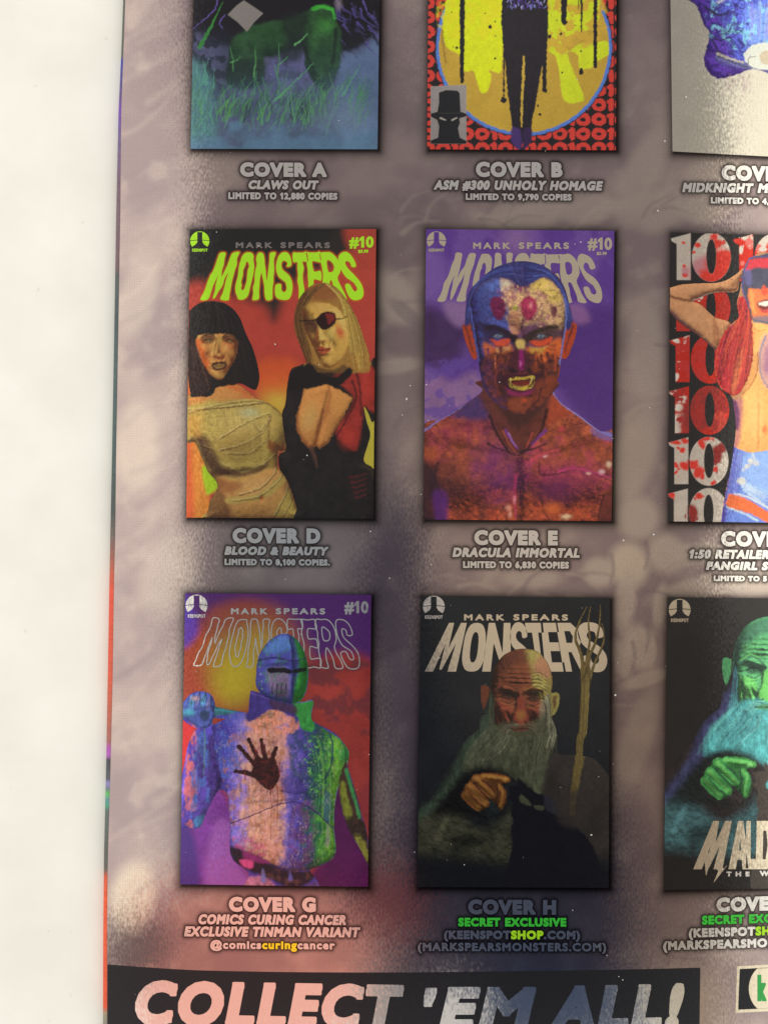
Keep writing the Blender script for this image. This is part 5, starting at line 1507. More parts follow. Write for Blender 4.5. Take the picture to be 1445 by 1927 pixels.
    f.clip = sstep(sd_loops(f.X, f.Y, [hair], 4) / 1.4 + .5)
    f.fill([tuple(p) for p in hair], (186, 44, 46), 1.5, 1, False)
    f.hairs(Tb((1180, 760), (1120, 960), (980, 1180), (920, 1440), (990, 1720)), Tb((1240, 800), (1275, 1060), (1285, 1340), (1210, 1600), (1120, 1760)), 260, [(222, 62, 52), (140, 30, 44), (206, 50, 50), (110, 30, 60), (232, 96, 66), (90, 36, 80)], 1.5, .6, 5, 9)
    f.fill(Tb((1160, 1320), (1190, 1300), (1170, 1480), (1110, 1720), (1070, 1720), (1100, 1500)), (238, 140, 86), 5, .6)
    f.clip = None
    f.shade([tuple(p) for p in hair], [(1352, 690, 4, 60, 14, 5), (1366, 690, 4, 60, 16, -4), (1380, 680, 5, 70, 10, 6), (1394, 680, 4, 60, 8, -5), (1404, 660, 4, 60, 4, 5), (1370, 610, 5, 40, 20, 5)], (-.3, -.5, .75), 14, 3, .5, 1.35, 1.4, False, 1, 1, 3, 6, (96, 26, 40))
    f.hairs(Tb((1150, 800), (1080, 1020), (960, 1240), (900, 1500)), Tb((1260, 860), (1290, 1200), (1270, 1500), (1180, 1780)), 50, [(206, 54, 50), (140, 34, 46), (232, 110, 70)], 1.3, .7, 61, 12)
    # head: dark half mask, red cap
    f.fill(Tb((1170, 560), (1200, 460), (1240, 390), (1300, 345), (1700, 330), (1700, 1000), (1330, 1020), (1262, 930), (1215, 760), (1180, 700)), (84, 84, 104), 2, 1, tex=(.2, 10, 8))
    f.fill(Tb((1215, 480), (1240, 410), (1300, 372), (1700, 360), (1700, 460), (1330, 462), (1220, 500)), (226, 66, 80), 2.4, 1)
    f.line(Tb((1195, 500), (1235, 395), (1300, 350), (1460, 342)), 3, 2, (84, 90, 160), .85, 1.2)
    f.line(Tb((1180, 560), (1190, 700), (1250, 860)), 4, 3, (96, 90, 150), .8, 1.6)
    f.fill(Tb((1200, 480), (1270, 500), (1270, 620), (1230, 650), (1200, 560)), (124, 116, 180), 4, .6)
    f.fill(Tb((1236, 700), (1290, 672), (1370, 680), (1400, 640), (1440, 670), (1700, 660), (1700, 990), (1340, 1000), (1270, 900)), (244, 134, 82), 2.2, 1, tex=(.18, 7, 4))
    f.fill(Tb((1250, 720), (1290, 700), (1300, 800), (1320, 930), (1280, 900)), (250, 176, 100), 3, .8)
    f.fill(Tb((1290, 1000), (1340, 960), (1700, 960), (1700, 1010), (1340, 1030)), (120, 122, 140), 3, .8)
    f.fill(Tb((1330, 822), (1370, 800), (1460, 790), (1460, 880), (1380, 890), (1345, 862)), (120, 46, 50), 1.8, .9)
    f.fill(Tb((1340, 824), (1380, 810), (1460, 806), (1460, 848), (1370, 850)), (250, 240, 226), 1.2, 1)
    f.fill(Tb((1360, 884), (1400, 890), (1460, 880), (1460, 920), (1390, 924)), (216, 74, 80), 2, .9)
    f.fill(Tb((1375, 690), (1400, 640), (1430, 660), (1440, 720), (1400, 740)), (236, 84, 66), 2, .8)
    # jeans and belt
    je = cat(Tc((1070, 430), (1100, 440), (1180, 480), (1290, 502), (1445, 482), (1700, 470), (1700, 1300), (950, 1300), (966, 1190), (1010, 920), (1050, 660)))
    f.clip = sstep(sd_loops(f.X, f.Y, [je], 4) / 1.4 + .5)
    f.fill([tuple(p) for p in je], (118, 148, 236), 1.5, 1, False, tex=(.2, 8, 14))
    f.fill(Tc((1180, 520), (1700, 480), (1700, 1000), (1300, 900), (1160, 760)), (156, 190, 250), 10, .9, tex=(.15, 5, 15))
    f.fill(Tc((1060, 420), (1110, 440), (1080, 700), (1040, 900), (1000, 1250), (940, 1250), (1000, 900)), (84, 60, 160), 5, .9)
    f.hairs(Tc((1100, 470), (1060, 760), (1000, 1200)), Tc((1180, 500), (1150, 760), (1100, 1200)), 60, [(70, 50, 140), (120, 130, 230), (96, 80, 190), (170, 190, 250)], 1.3, .6, 16)
    f.hairs(Tc((1180, 780), (1320, 860), (1460, 900)), Tc((1180, 900), (1320, 990), (1460, 1100)), 40, [(220, 236, 250), (160, 200, 244)], 2, .6, 18)
    for (x, y, rr) in ((1170, 795, 7), (1265, 590, 5), (1320, 610, 5), (1230, 640, 4)):
        f.blob(*Tc((x, y))[0], rr, rr * .8, (228, 226, 214), .9, 0, .5)
    f.line(Tc((1280, 510), (1310, 580), (1325, 620)), 5, 5, (206, 216, 230), .8)
    f.line(Tc((1190, 680), (1250, 630), (1300, 600)), 5, 4, (206, 206, 214), .8)
    f.fill(Tc((1036, 950), (1060, 926), (1200, 966), (1330, 1040), (1460, 1116), (1700, 1240), (1700, 1340), (1420, 1216), (1260, 1130), (1028, 1056)), (246, 120, 68), 1.8, 1, tex=(.15, 7, 19))
    f.line(Tc((1100, 924), (1250, 966), (1445, 1070)), 3, 4, (236, 240, 240), .8, 1.2)
    f.line(Tc((1020, 1062), (1200, 1130), (1330, 1200)), 3, 4, (210, 236, 240), .8, 1.2)
    f.clip = None
    f.mottle(1250, 475, 1475, 990, .14, 4, 31)
    f.warp(.9, 5, 33)
    canvas_obj('figure', f, 9e-5, M_ART, cov, 'red-haired woman in a dark half mask and blue jeans')


# ------------------------------------------------------------------ cover G: an armoured figure marked by a bloody hand
def cover_G():
    c = cover_canvas('G', 1.5, (150, 56, 52))
    Td = tr(3.6125, 320, 1100); Te = tr(3.6125, 320, 1380)
    c.fill(Td((60, 20), (1420, 20), (1420, 560), (1100, 600), (900, 420), (600, 130), (300, 180), (180, 330), (60, 360)), (84, 40, 112), 18, 1)
    c.fill(Td((300, 170), (600, 120), (800, 200), (960, 500), (700, 560), (400, 500), (200, 420)), (152, 80, 66), 22, .95)
    c.fill(Td((80, 300), (330, 420), (380, 700), (330, 900), (200, 1000), (80, 1100)), (176, 74, 50), 18, .95)
    c.blob(*Td((480, 560))[0], 62, 62, (190, 170, 50), 1)
    c.blob(*Td((430, 680))[0], 40, 44, (196, 176, 46), .9)
    c.blob(*Td((620, 400))[0], 44, 40, (180, 150, 60), .8)
    c.fill(Td((80, 40), (160, 180), (190, 330), (80, 420)), (92, 60, 180), 10, .9)
    c.fill(Td((950, 560), (1400, 560), (1400, 1500), (1000, 1300)), (158, 56, 52), 14, 1, tex=(.2, 24, 4))
    c.blob(*Td((1120, 760))[0], 46, 40, (184, 70, 60), .8)
    c.patches(Td((900, 560), (1420, 560), (1420, 1000), (950, 960)), (100, 50, 60), 26, 9, .55, .2, .7)
    c.fill(Te((60, -100), (170, -60), (130, 100), (70, 600), (40, 600)), (226, 52, 56), 5, .95)
    c.fill(Te((60, 560), (300, 360), (440, 560), (480, 800), (520, 1080), (60, 1080)), (122, 52, 150), 12, 1, tex=(.25, 20, 6))
    c.fill(Te((300, 640), (420, 620), (460, 860), (560, 1080), (250, 1080)), (160, 92, 180), 12, .9)
    c.fill(Te((60, 640), (160, 700), (200, 1080), (50, 1080)), (72, 44, 130), 9, .9)
    c.fill(Te((1080, 300), (1220, 500), (1280, 700), (1400, 800), (1400, 1080), (900, 1080), (1050, 800)), (86, 22, 84), 10, 1, tex=(.3, 24, 8))
    c.fill(Te((1200, 500), (1400, 300), (1400, 640), (1300, 660)), (140, 50, 56), 8, .8)
    c.mottle(335, 1110, 705, 1675, .12, 5, 31)
    cov = canvas_obj('cover_picture', c, 3e-5, M_ART, comic, 'cover picture of an armoured figure bearing a bloody handprint')
    fx = lambda x, y: ((160 + (x - 135) * 1.022) / 3.6125 + 320, (y + 28 + (x - 135) * .016) / 3.6125 + 1100)
    ribbon_obj('title_outline', title_loops(ROW, 200, 522, fx, 5, 9), 2.0, 6e-5, M_SILVER, cov)
    masthead(cov, M_SILVER, 435, 612, 1144.5, 1156, .004)
    number10(cov, M_SILVER, 648, 693.5, 1131, 1154, .01)
    emblem(370.5, 1139.5, 20.5, cov, M_SILVER)

    tor = cat(Te((410, 640), (402, 520), (395, 420), (350, 380), (300, 430), (240, 560), (200, 640), (120, 640), (60, 640), (60, 420), (100, 200), (130, 60), (170, -20)) + Td((200, 990), (90, 920), (80, 830), (140, 745), (220, 725), (290, 760), (310, 860), (290, 950), (380, 915), (520, 900), (545, 740), (590, 730), (860, 800), (972, 784), (960, 900), (990, 940), (1120, 1010)) + Te((1190, 80), (1218, 140), (1196, 240), (1150, 350), (1122, 480), (1116, 640), (1126, 820), (1046, 890), (950, 930), (1000, 1000), (980, 1080), (520, 1080), (540, 960), (480, 900), (430, 860), (408, 790)), 3)
    helm = cat(Td((590, 700), (588, 600), (600, 500), (650, 410), (720, 350), (790, 335), (860, 370), (910, 450), (938, 560), (936, 680), (905, 770), (850, 810), (760, 800), (660, 770)))
    armr = cat(Te((1190, 200), (1215, 250), (1250, 360), (1290, 500), (1305, 570), (1330, 640), (1350, 760), (1350, 900), (1300, 800), (1250, 720), (1200, 620), (1160, 480), (1150, 340)))
    shaft = cat(Td((80, 835), (200, 810), (400, 850), (545, 880), (545, 925), (400, 915), (200, 900), (80, 905)))
    f = figure_canvas('G', 1.1, 330, 1180, 705, 1675, [tor, helm, armr, shaft], (84, 64, 160), 1.0)
    f.fill(Td((60, 810), (600, 840), (600, 940), (60, 930)), (52, 110, 122), 2, 1, tex=(.3, 10, 3))
    f.line(Td((80, 850), (300, 850), (540, 890)), 6, 5, (76, 160, 176), .7, 2)
    # raised arm
    f.fill(Td((200, 990), (90, 920), (80, 1500), (330, 1500), (400, 1200), (480, 920), (290, 950)) , (74, 62, 164), 3, 1, tex=(.3, 9, 5, .5))
    f.fill(Te((60, 640), (60, 300), (120, 60), (230, 60), (330, 200), (350, 380), (250, 540), (200, 650)), (82, 58, 158), 4, 1, tex=(.4, 8, 6, .5))
    f.fill(Te((250, 60), (360, 0), (400, 200), (350, 380), (270, 470), (250, 260)), (58, 36, 110), 7, .9)
    f.patches(Te((90, 0), (190, 0), (170, 640), (70, 640)), (206, 104, 80), 8, 7, .52, 0.18, 0.72, .5)
    f.patches(Te((160, 60), (260, 60), (260, 660), (150, 660)), (70, 110, 190), 8, 9, .52, 0.18, 0.64, .5)
    f.line(Te((235, -60), (240, 100), (232, 280)), 2.4, 2, (90, 130, 130), .8)
    f.line(Te((130, 40), (100, 300), (78, 560)), 3, 3, (110, 96, 220), .7, 1.6)
    f.fill(Td((84, 835), (125, 765), (170, 742), (215, 728), (258, 740), (292, 772), (306, 835), (300, 905), (268, 965), (205, 975), (110, 912)), (74, 90, 170), 2, 1, tex=(.3, 7, 4))
    for k, (x, y) in enumerate(((150, 800), (190, 785), (230, 790), (265, 815))):
        f.blob(*Td((x, y))[0], 4.2, 12, (150, 150, 214) if k % 2 else (96, 180, 214), .8, 12)
        f.line(Td((x + 17, y - 50), (x + 24, y + 52)), 2, 1.4, (30, 26, 58), .9)
    f.shade(Td((84, 835), (125, 765), (170, 742), (215, 728), (258, 740), (292, 772), (306, 835), (300, 905), (268, 965), (205, 975), (110, 912)), [(x / 3.6125 + 320, y / 3.6125 + 1100, rx, ry, rot, h) for x, y, rx, ry, rot, h in ((140, 790, 5, 9, 10, 5), (180, 772, 5, 9, 10, 5), (220, 770, 5, 9, 10, 5), (262, 790, 5, 9, 10, 5), (160, 785, 1.6, 12, 10, -4), (200, 772, 1.6, 12, 10, -4), (242, 778, 1.6, 12, 10, -4), (130, 880, 14, 7, 0, 4), (210, 830, 24, 6, -8, 4))], (-.3, -.6, .7), 8, 7, .35, 1.5)
    f.blob(*Td((175, 775))[0], 9, 5, (206, 164, 150), .7)
    f.fill(Td((210, 860), (270, 870), (260, 930), (215, 920)), (30, 50, 66), 3, .8)
    f.blob(*Td((130, 870))[0], 12, 7, (78, 190, 206), .8)
    f.fill(Te((170, 580), (240, 560), (230, 640), (190, 655)), (64, 130, 180), 3, .8)
    f.shade(Te((60, 640), (60, 300), (120, 0), (230, -60), (330, 0), (360, 300), (250, 540), (200, 650)), [(x / 3.6125 + 320, y / 3.6125 + 1380, rx, ry, rot, h) for x, y, rx, ry, rot, h in ((150, 300, 12, 90, 6, 8), (250, 200, 10, 80, 0, -8), (310, 250, 14, 60, -8, 7))], (-.4, -.4, .75), 20, 14, .4, 1.45, 3, True, 1, 1, 5, 8)
    # breastplate
    plate = Te((300, -100), (400, -130), (560, -160), (800, -170), (1000, -60), (1130, 20), (1190, 80), (1218, 140), (1196, 240), (1150, 350), (1122, 480), (1116, 640), (1126, 820), (1046, 890), (950, 930), (850, 932), (720, 900), (600, 840), (430, 770), (410, 640), (402, 520), (395, 420), (350, 300), (300, 60))
    w, m = f.mask(plate, 1.3); f.clip = np.zeros(f.X.shape); f.clip[w] = m
    X = (f.X - 320) * 3.6125
    Yc = (f.Y - 1380) * 3.6125
    bend = X + (fbm(f.X, f.Y, 14, 3) - .5) * 150 + (Yc - 400) * .02
    stops = [(280, (58, 44, 130)), (390, (78, 70, 178)), (470, (124, 112, 206)), (530, (196, 140, 140)), (620, (216, 150, 126)), (740, (206, 146, 140)), (810, (112, 96, 186)), (900, (78, 64, 158)), (960, (48, 70, 104)), (1010, (40, 112, 70)), (1070, (88, 168, 60)), (1120, (118, 186, 56)), (1200, (70, 176, 80))]
    g = np.stack([np.interp(bend, [s[0] for s in stops], [lin(s[1])[i] for s in stops]) for i in range(3)], -1)
    full = (slice(None), slice(None))
    f.put(full, np.ones(f.X.shape), g)
    f.patches(Te((380, 60), (760, 60), (780, 560), (700, 900), (440, 780)), (176, 110, 70), 10, 14, .56, 0.18, 0.64)
    f.patches(Te((500, 100), (760, 100), (760, 900), (480, 760)), (232, 176, 150), 8, 17, .58, 0.22, 0.64)
    f.patches(Te((820, -100), (1090, -40), (1090, 380), (860, 380)), (36, 66, 84), 9, 21, .48, 0.22, 0.64)
    f.patches(Te((920, 360), (1130, 300), (1130, 900), (900, 900)), (48, 110, 60), 7, 23, .54, 0.18, 0.56)
    f.patches(Te((840, 500), (980, 500), (960, 930), (820, 900)), (104, 60, 110), 9, 27, .48, 0.22, 0.64)
    f.patches(Te((930, 60), (1090, 60), (1060, 380), (930, 380)), (110, 190, 80), 5, 29, .64, 0.11, 0.64)
    f.patches(Te((400, 300), (520, 300), (520, 780), (410, 760)), (160, 120, 220), 10, 31, .5, 0.33, 0.56)
    f.patches(Te((300, -120), (520, -140), (480, 260), (330, 300)), (70, 96, 180), 10, 33, .5, 0.22, 0.56)
    f.patches(Td((560, 860), (840, 840), (860, 1000), (600, 1010)), (226, 140, 110), 8, 35, .46, 0.18, 0.72)
    f.patches(Td((580, 880), (720, 850), (700, 960), (600, 980)), (110, 84, 60), 6, 37, .52, 0.18, 0.64)
    f.patches(Te((440, 700), (640, 760), (620, 860), (440, 800)), (216, 80, 150), 7, 39, .5, 0.18, 0.56)
    f.fill(Te((1045, 410), (1075, 400), (1100, 440), (1090, 600), (1050, 580)), (62, 96, 140), 2.4, .9)
    f.fill(Te((1070, 620), (1090, 660), (1085, 740), (1060, 770)), (160, 160, 150), 3, .8)
    f.shade(plate, [(x / 3.6125 + 320, y / 3.6125 + 1380, rx, ry, rot, h) for x, y, rx, ry, rot, h in ((560, 180, 44, 46, 0, 12), (980, 200, 40, 50, 0, 12), (770, 700, 70, 50, 0, 12), (760, 240, 14, 60, 0, -5), (760, 470, 90, 5, -4, -5), (780, 380, 90, 6, 0, 4), (360, 100, 26, 40, 0, 8), (1150, 100, 20, 40, 0, 6), (760, -120, 60, 10, 0, -6))], (-.35, -.35, .8), 40, 30, .42, 1.4, 1.4, True, 1, 1.1, 4, 7)
    f.ridges(plate, (70, 44, 40), 11, 91, .02, .35)
    f.ridges(plate, (240, 214, 206), 7, 93, .02, .3, 4, .4)
    f.hairs(Te((430, 0), (440, 300), (440, 740)), Te((700, -60), (720, 300), (700, 860)), 60, [(236, 190, 176), (160, 130, 210), (120, 78, 70), (220, 170, 170)], 1.2, .35, 95)
    f.hairs(Te((930, 0), (1000, 300), (960, 860)), Te((1100, 60), (1110, 300), (1110, 820)), 40, [(150, 220, 90), (40, 90, 60), (70, 150, 70)], 1.2, .4, 96)
    nv = (52, 38, 92)
    f.line(Te((395, 622), (560, 560), (800, 470), (960, 510), (1110, 645)), 2.2, 3, nv, .85, .9)
    f.line(Te((1085, -20), (1110, 120), (1070, 290), (960, 370), (880, 410), (760, 395)), 3, 2.4, (40, 46, 90), .85, 1)
    f.line(Te((1140, 20), (1190, 100), (1196, 240)), 2, 2, (40, 70, 60), .8)
    f.fill(Te((940, 372), (900, 410), (780, 410), (770, 300), (860, 300)), (76, 60, 150), 6, .6)
    f.clip = None
    f.line(Te((410, 640), (408, 770), (600, 842), (720, 900), (850, 932), (1046, 890), (1124, 822)), 3, 2.4, (46, 30, 58), .8, 1.2)
    f.fill(Te((410, 780), (480, 790), (620, 852), (760, 920), (900, 940), (990, 930), (960, 1010), (820, 1050), (660, 980), (520, 930), (440, 880)), (40, 28, 44), 4, 1)
    f.fill(Te((500, 800), (580, 830), (680, 880), (600, 880), (510, 850)), (150, 50, 120), 3, .85)
    f.fill(Te((480, 860), (560, 870), (560, 920), (500, 905)), (226, 84, 150), 3, .85)
    f.fill(Te((520, 990), (640, 980), (720, 1040), (760, 1090), (520, 1090)), (206, 130, 160), 4, .9)
    f.fill(Te((620, 1010), (635, 920), (655, 1010)), (120, 120, 190), 1.6, .9)
    f.fill(Te((805, 1000), (820, 930), (836, 1000)), (96, 90, 170), 1.6, .9)
    f.patches(Te((640, 940), (1000, 930), (980, 1090), (620, 1090)), (100, 64, 60), 7, 43, .55, 0.18, 0.56)
    # gorget
    f.fill(Td((540, 735), (590, 728), (700, 775), (860, 802), (900, 880), (840, 900), (700, 850), (560, 930), (520, 900)), (72, 58, 140), 2, 1, tex=(.25, 8, 8))
    f.fill(Td((860, 800), (975, 784), (960, 890), (985, 950), (970, 1000), (900, 985), (870, 900), (840, 860)), (60, 152, 70), 2, 1, tex=(.4, 7, 9))
    f.fill(Td((690, 780), (800, 810), (860, 830), (850, 880), (700, 840)), (78, 52, 84), 4, .9)
    f.line(Td((545, 740), (700, 782), (860, 806), (970, 788)), 2, 2, (110, 96, 180), .8)
    # plain rounded helmet with a dark sight slit
    w, m = f.mask([tuple(p) for p in helm], 1.2, False); f.clip = np.zeros(f.X.shape); f.clip[w] = m
    f.fill([tuple(p) for p in helm], (78, 78, 164), 1, 1, False, tex=(.25, 9, 10))
    f.fill(Td((830, 300), (960, 400), (960, 820), (840, 830), (850, 700), (880, 560), (860, 420)), (62, 164, 66), 5, 1, tex=(.45, 7, 11))
    f.fill(Td((640, 450), (700, 380), (800, 350), (830, 440), (720, 470)), (84, 124, 190), 5, .8)
    f.fill(Td((660, 600), (740, 560), (810, 600), (800, 760), (700, 740)), (138, 116, 140), 7, .8)
    f.patches(Td((600, 420), (830, 400), (830, 780), (620, 740)), (64, 120, 90), 7, 12, .6, 0.18, 0.56)
    f.shade([tuple(p) for p in helm], [(x / 3.6125 + 320, y / 3.6125 + 1100, rx, ry, rot, h) for x, y, rx, ry, rot, h in ((830, 560, 5, 80, 0, 5), (750, 530, 60, 5, -4, 4), (740, 690, 20, 22, 0, 5))], (-.45, -.5, .7), 36, 34, .35, 1.45, 1.2, False, 1, 1.1, 2, 5)
    f.line(Td((815, 340), (836, 500), (832, 800)), 4, 4, (44, 44, 96), .8, 1.2)
    f.line(Td((600, 520), (700, 500), (836, 520), (930, 500)), 3, 3, (46, 40, 84), .8, 1.2)
    f.fill(Td((670, 572), (760, 566), (826, 580), (826, 606), (750, 602), (680, 604)), (30, 24, 36), 1.6, 1)
    f.fill(Td((846, 580), (920, 566), (922, 590), (850, 606)), (26, 32, 28), 1.6, 1)
    for k in range(4):
        f.line(Td((700 + 30 * k, 680), (698 + 30 * k, 740)), 2.4, 2, (40, 34, 60), .85)
        f.blob(*Td((612 + 6 * k, 560 + 50 * k))[0], 1.6, 1.6, (170, 170, 210), .8)
    f.clip = None
    # right arm
    f.fill([tuple(p) for p in armr], (70, 50, 40), 1.2, 1, False)
    f.line(Te((1200, 250), (1240, 390), (1290, 570)), 7, 6, (62, 150, 88), .9, 1.4)
    f.fill(Te((1160, 350), (1190, 340), (1210, 440), (1240, 540), (1215, 590), (1180, 540)), (132, 142, 50), 3, .9, tex=(.4, 6, 12))
    f.fill(Te((1255, 690), (1300, 690), (1340, 780), (1345, 870), (1290, 790)), (140, 140, 56), 3, .9, tex=(.4, 6, 13))
    f.patches(Te((1180, 580), (1350, 580), (1350, 720), (1200, 700)), (44, 30, 30), 6, 45, .45, 0.22, 0.72)
    # hand print
    bl = (58, 28, 28)
    f.fill(Te((560, 185), (610, 165), (660, 170), (705, 165), (738, 230), (748, 290), (725, 350), (680, 388), (640, 372), (600, 330), (556, 275), (566, 230)), bl, 1.6, 1, tex=(.4, 6, 14))
    for L, w0, w1 in ((((472, 92), (515, 140), (575, 210)), 6, 9), (((540, 46), (565, 100), (605, 180)), 5.5, 9), (((622, 46), (635, 100), (652, 180)), 5.5, 9), (((722, 102), (708, 140), (696, 190)), 5.5, 9.5), (((448, 260), (510, 266), (575, 286)), 5.5, 9)):
        f.line(Te(*L), w0 * 1.15, w1 * 1.15, bl, 1, 1.0)
        f.blob(*Te(L[0])[0], w0 * .55, w0 * .6, bl, 1, 0, .7)
    f.patches(Te((560, 60), (720, 60), (770, 380), (620, 400)), (120, 44, 44), 6, 47, .62, 0.26, 0.48)
    for (x, y0, y1, w0) in ((688, 360, 720, 2), (730, 350, 610, 2.2), (700, 370, 500, 1.6), (762, 300, 460, 1.6), (610, 330, 372, 1.8), (745, 200, 330, 2.6), (512, 270, 325, 2.4), (585, 110, 165, 2.2), (660, 340, 430, 1.4)):
        f.line(Te((x, y0), (x + 4, (y0 + y1) / 2), (x - 2, y1)), w0, .8, (140, 44, 44), .85)
    f.mottle(330, 1180, 705, 1675, .34, 3.2, 61, .35)
    f.mottle(330, 1180, 705, 1675, .25, 9, 65, .4)
    f.warp(1.1, 5, 63)
    canvas_obj('figure', f, 9e-5, M_ART, cov, 'armoured figure in rainbow metal with a bloody handprint on the breastplate')


# ------------------------------------------------------------------ covers H and I: the bearded old man, in two inkings
PAL_H = dict(bg=(33, 36, 40), skin=(126, 72, 50), skin2=(92, 54, 42), lite=(148, 140, 78), dome=(160, 112, 88), red=(136, 66, 50), beard=(80, 84, 64), beard2=(138, 138, 116), beardL=(64, 80, 64), cloak=(38, 42, 42), hand=(136, 84, 44), hand2=(178, 132, 64), robe=(70, 70, 54), staff=(112, 96, 56), staff2=(156, 140, 80), bird=(29, 28, 33), dk=(36, 30, 28), shoul=(62, 56, 52))
PAL_I = dict(bg=(44, 42, 42), skin=(96, 180, 120), skin2=(70, 120, 100), lite=(140, 244, 130), dome=(130, 240, 170), red=(120, 214, 110), beard=(92, 186, 190), beard2=(150, 236, 226), beardL=(70, 74, 118), cloak=(52, 46, 48), hand=(72, 158, 84), hand2=(130, 222, 120), robe=(66, 104, 110), staff=(150, 220, 190), staff2=(200, 250, 220), bird=(78, 70, 64), dk=(40, 60, 62), shoul=(70, 70, 72))


def old_man(key, pal, T, k, cov, z, seed, staff=True):
    Tf = tr(3.6125, 770, 1100); Tg = tr(3.6125, 770, 1380)
    A = (lambda P: P) if T is None else (lambda P: [T(x, y) for x, y in P])
    head = A([tuple(p) for p in cat(Tf((484, 700), (505, 682), (540, 690), (556, 640), (575, 570), (630, 490), (700, 450), (770, 436), (860, 450), (925, 510), (962, 590), (972, 680), (966, 735), (1000, 732), (1022, 760), (1012, 830), (990, 880), (968, 900), (1000, 1000), (1000, 1100), (960, 1180), (400, 1100), (470, 1000), (520, 900), (500, 840), (486, 780)))])
    robe = A([tuple(p) for p in cat(Tf((520, 880), (470, 980), (380, 1060)) + Tg((300, 180), (180, 330), (60, 520), (40, 760), (40, 1100), (1400, 1100), (1400, 420), (1340, 270), (1250, 170), (1150, 150), (1000, 130), (980, 20), (900, -100)))])
    loops = [head, robe]
    if staff:
        loops += [line_loop(Tf((1195, 560), (1195, 700), (1186, 850), (1178, 1000)) + Tg((1160, 40), (1150, 180), (1125, 330), (1108, 560)), 19, 10),
                  line_loop(Tf((1185, 640), (1168, 480), (1128, 370), (1148, 270), (1206, 150)), 8, 2), line_loop(Tf((1195, 640), (1206, 500), (1224, 380), (1216, 250), (1230, 150)), 6, 2),
                  line_loop(Tf((1205, 640), (1222, 500), (1268, 380), (1292, 260), (1297, 130)), 7, 2), line_loop(Tf((1215, 680), (1256, 540), (1310, 420), (1322, 340), (1306, 260)), 6, 2)]
    q = COVERS[key]
    f = figure_canvas(key, 1.15, q[:, 0].min() - 2, q[:, 1].min(), min(q[:, 0].max(), 1470), q[:, 1].max() + 2, loops, pal['cloak'], 1.0, seed)
    f.T = T; f.Tk = k
    full = Tg((0, -300), (1500, -300), (1500, 1200), (0, 1200))
    f.patches(full, tuple(int(v * .75) for v in pal['cloak']), 30, seed, .5, .2, .7)
    # left beard and hair falling over the shoulder
    f.fill(Tf((520, 880), (470, 980), (380, 1080), (330, 1200)) + Tg((330, 240), (520, 200), (640, 60), (620, -100)), pal['beardL'], 12, .95, tex=(.35, 10, seed + 1))
    f.fill(Tg((330, 220), (250, 340), (150, 470), (60, 540), (60, 620), (160, 560), (280, 400), (380, 260)), pal['beardL'], 9, .9)
    f.fill(Tf((560, 900), (640, 940), (820, 960), (960, 880), (1000, 1000), (1005, 1120)) + Tg((990, 60), (960, 170), (930, 280), (900, 400), (780, 340), (680, 280), (520, 230), (380, 260), (420, 100), (520, 0)), pal['beard'], 8, 1, tex=(.4, 9, seed + 2))
    f.hairs(Tf((600, 930), (480, 1040)) + Tg((380, 150), (330, 260)), Tf((720, 980), (700, 1100)) + Tg((620, 160), (560, 250)), 130, [pal['beardL'], pal['beard'], pal['beard2'], pal['dk']], 1.0, .38, seed + 3)
    f.hairs(Tf((740, 990), (760, 1080)) + Tg((740, 160), (760, 300)), Tf((930, 900), (985, 1020)) + Tg((960, 120), (900, 340)), 150, [pal['beard'], pal['beard2'], pal['beard'], pal['dk']], 1.0, .42, seed + 4)
    f.hairs(Tf((940, 860), (960, 960)) + Tg((960, 20), (930, 120)), Tf((985, 890), (1000, 1000)) + Tg((1000, 20), (980, 110)), 40, [pal['beard2'], tuple(min(255, int(v * 1.3)) for v in pal['beard2']), pal['dk']], 1.5, .7, seed + 5)
    f.fill(Tg((880, 260), (945, 180), (930, 320), (905, 410), (840, 390)), tuple(int(v * 1.15) for v in pal['beard']), 4, .8, tex=(.4, 6, seed + 6))
    w, m = f.mask(Tf((540, 900), (470, 980), (380, 1060)) + Tg((200, 360), (60, 540), (300, 420), (520, 250), (720, 300), (900, 400), (960, 170), (1000, 40)) + Tf((1000, 1000), (960, 880), (760, 960)), 3)
    if w is not None:
        f.clip = np.zeros(f.X.shape); f.clip[w] = m
        f.mottle(740, 1100, 1480, 1690, .5, 5, seed + 33, .35)
        f.mottle(740, 1100, 1480, 1690, .35, 14, seed + 35, .5)
        f.clip = None
    # cloak and sleeve
    f.fill(Tg((960, 160), (1100, 140), (1250, 160), (1340, 260), (1400, 420), (1400, 1100), (1100, 1100), (1050, 700), (960, 460), (900, 420)), pal['shoul'], 6, .9, tex=(.3, 26, seed + 7))
    f.fill(Tg((60, 620), (200, 520), (340, 560), (480, 660), (640, 580), (700, 520), (720, 760), (700, 900), (420, 900), (160, 860), (60, 800)), pal['robe'], 14, .9, tex=(.45, 20, seed + 8))
    f.fill(Tg((180, 720), (230, 600), (275, 570), (240, 660), (200, 730)), tuple(min(255, int(v * 1.35)) for v in pal['robe']), 5, .8)
    f.fill(Tg((300, 700), (480, 700), (500, 760), (360, 800), (300, 860)), tuple(int(v * .5) for v in pal['robe']), 9, .8)
    f.fill(Tg((160, 560), (240, 420), (360, 280), (440, 236), (540, 230), (660, 262), (640, 300), (420, 330), (380, 430), (440, 520), (600, 560), (640, 480), (660, 540), (560, 570), (400, 560), (260, 560)), tuple(int(v * .6) for v in pal['dk']), 13, .85)
    f.fill(Tg((40, 840), (500, 860), (760, 900), (1400, 860), (1400, 1120), (40, 1120)), tuple(int(v * .8) for v in pal['bg']), 26, .95)
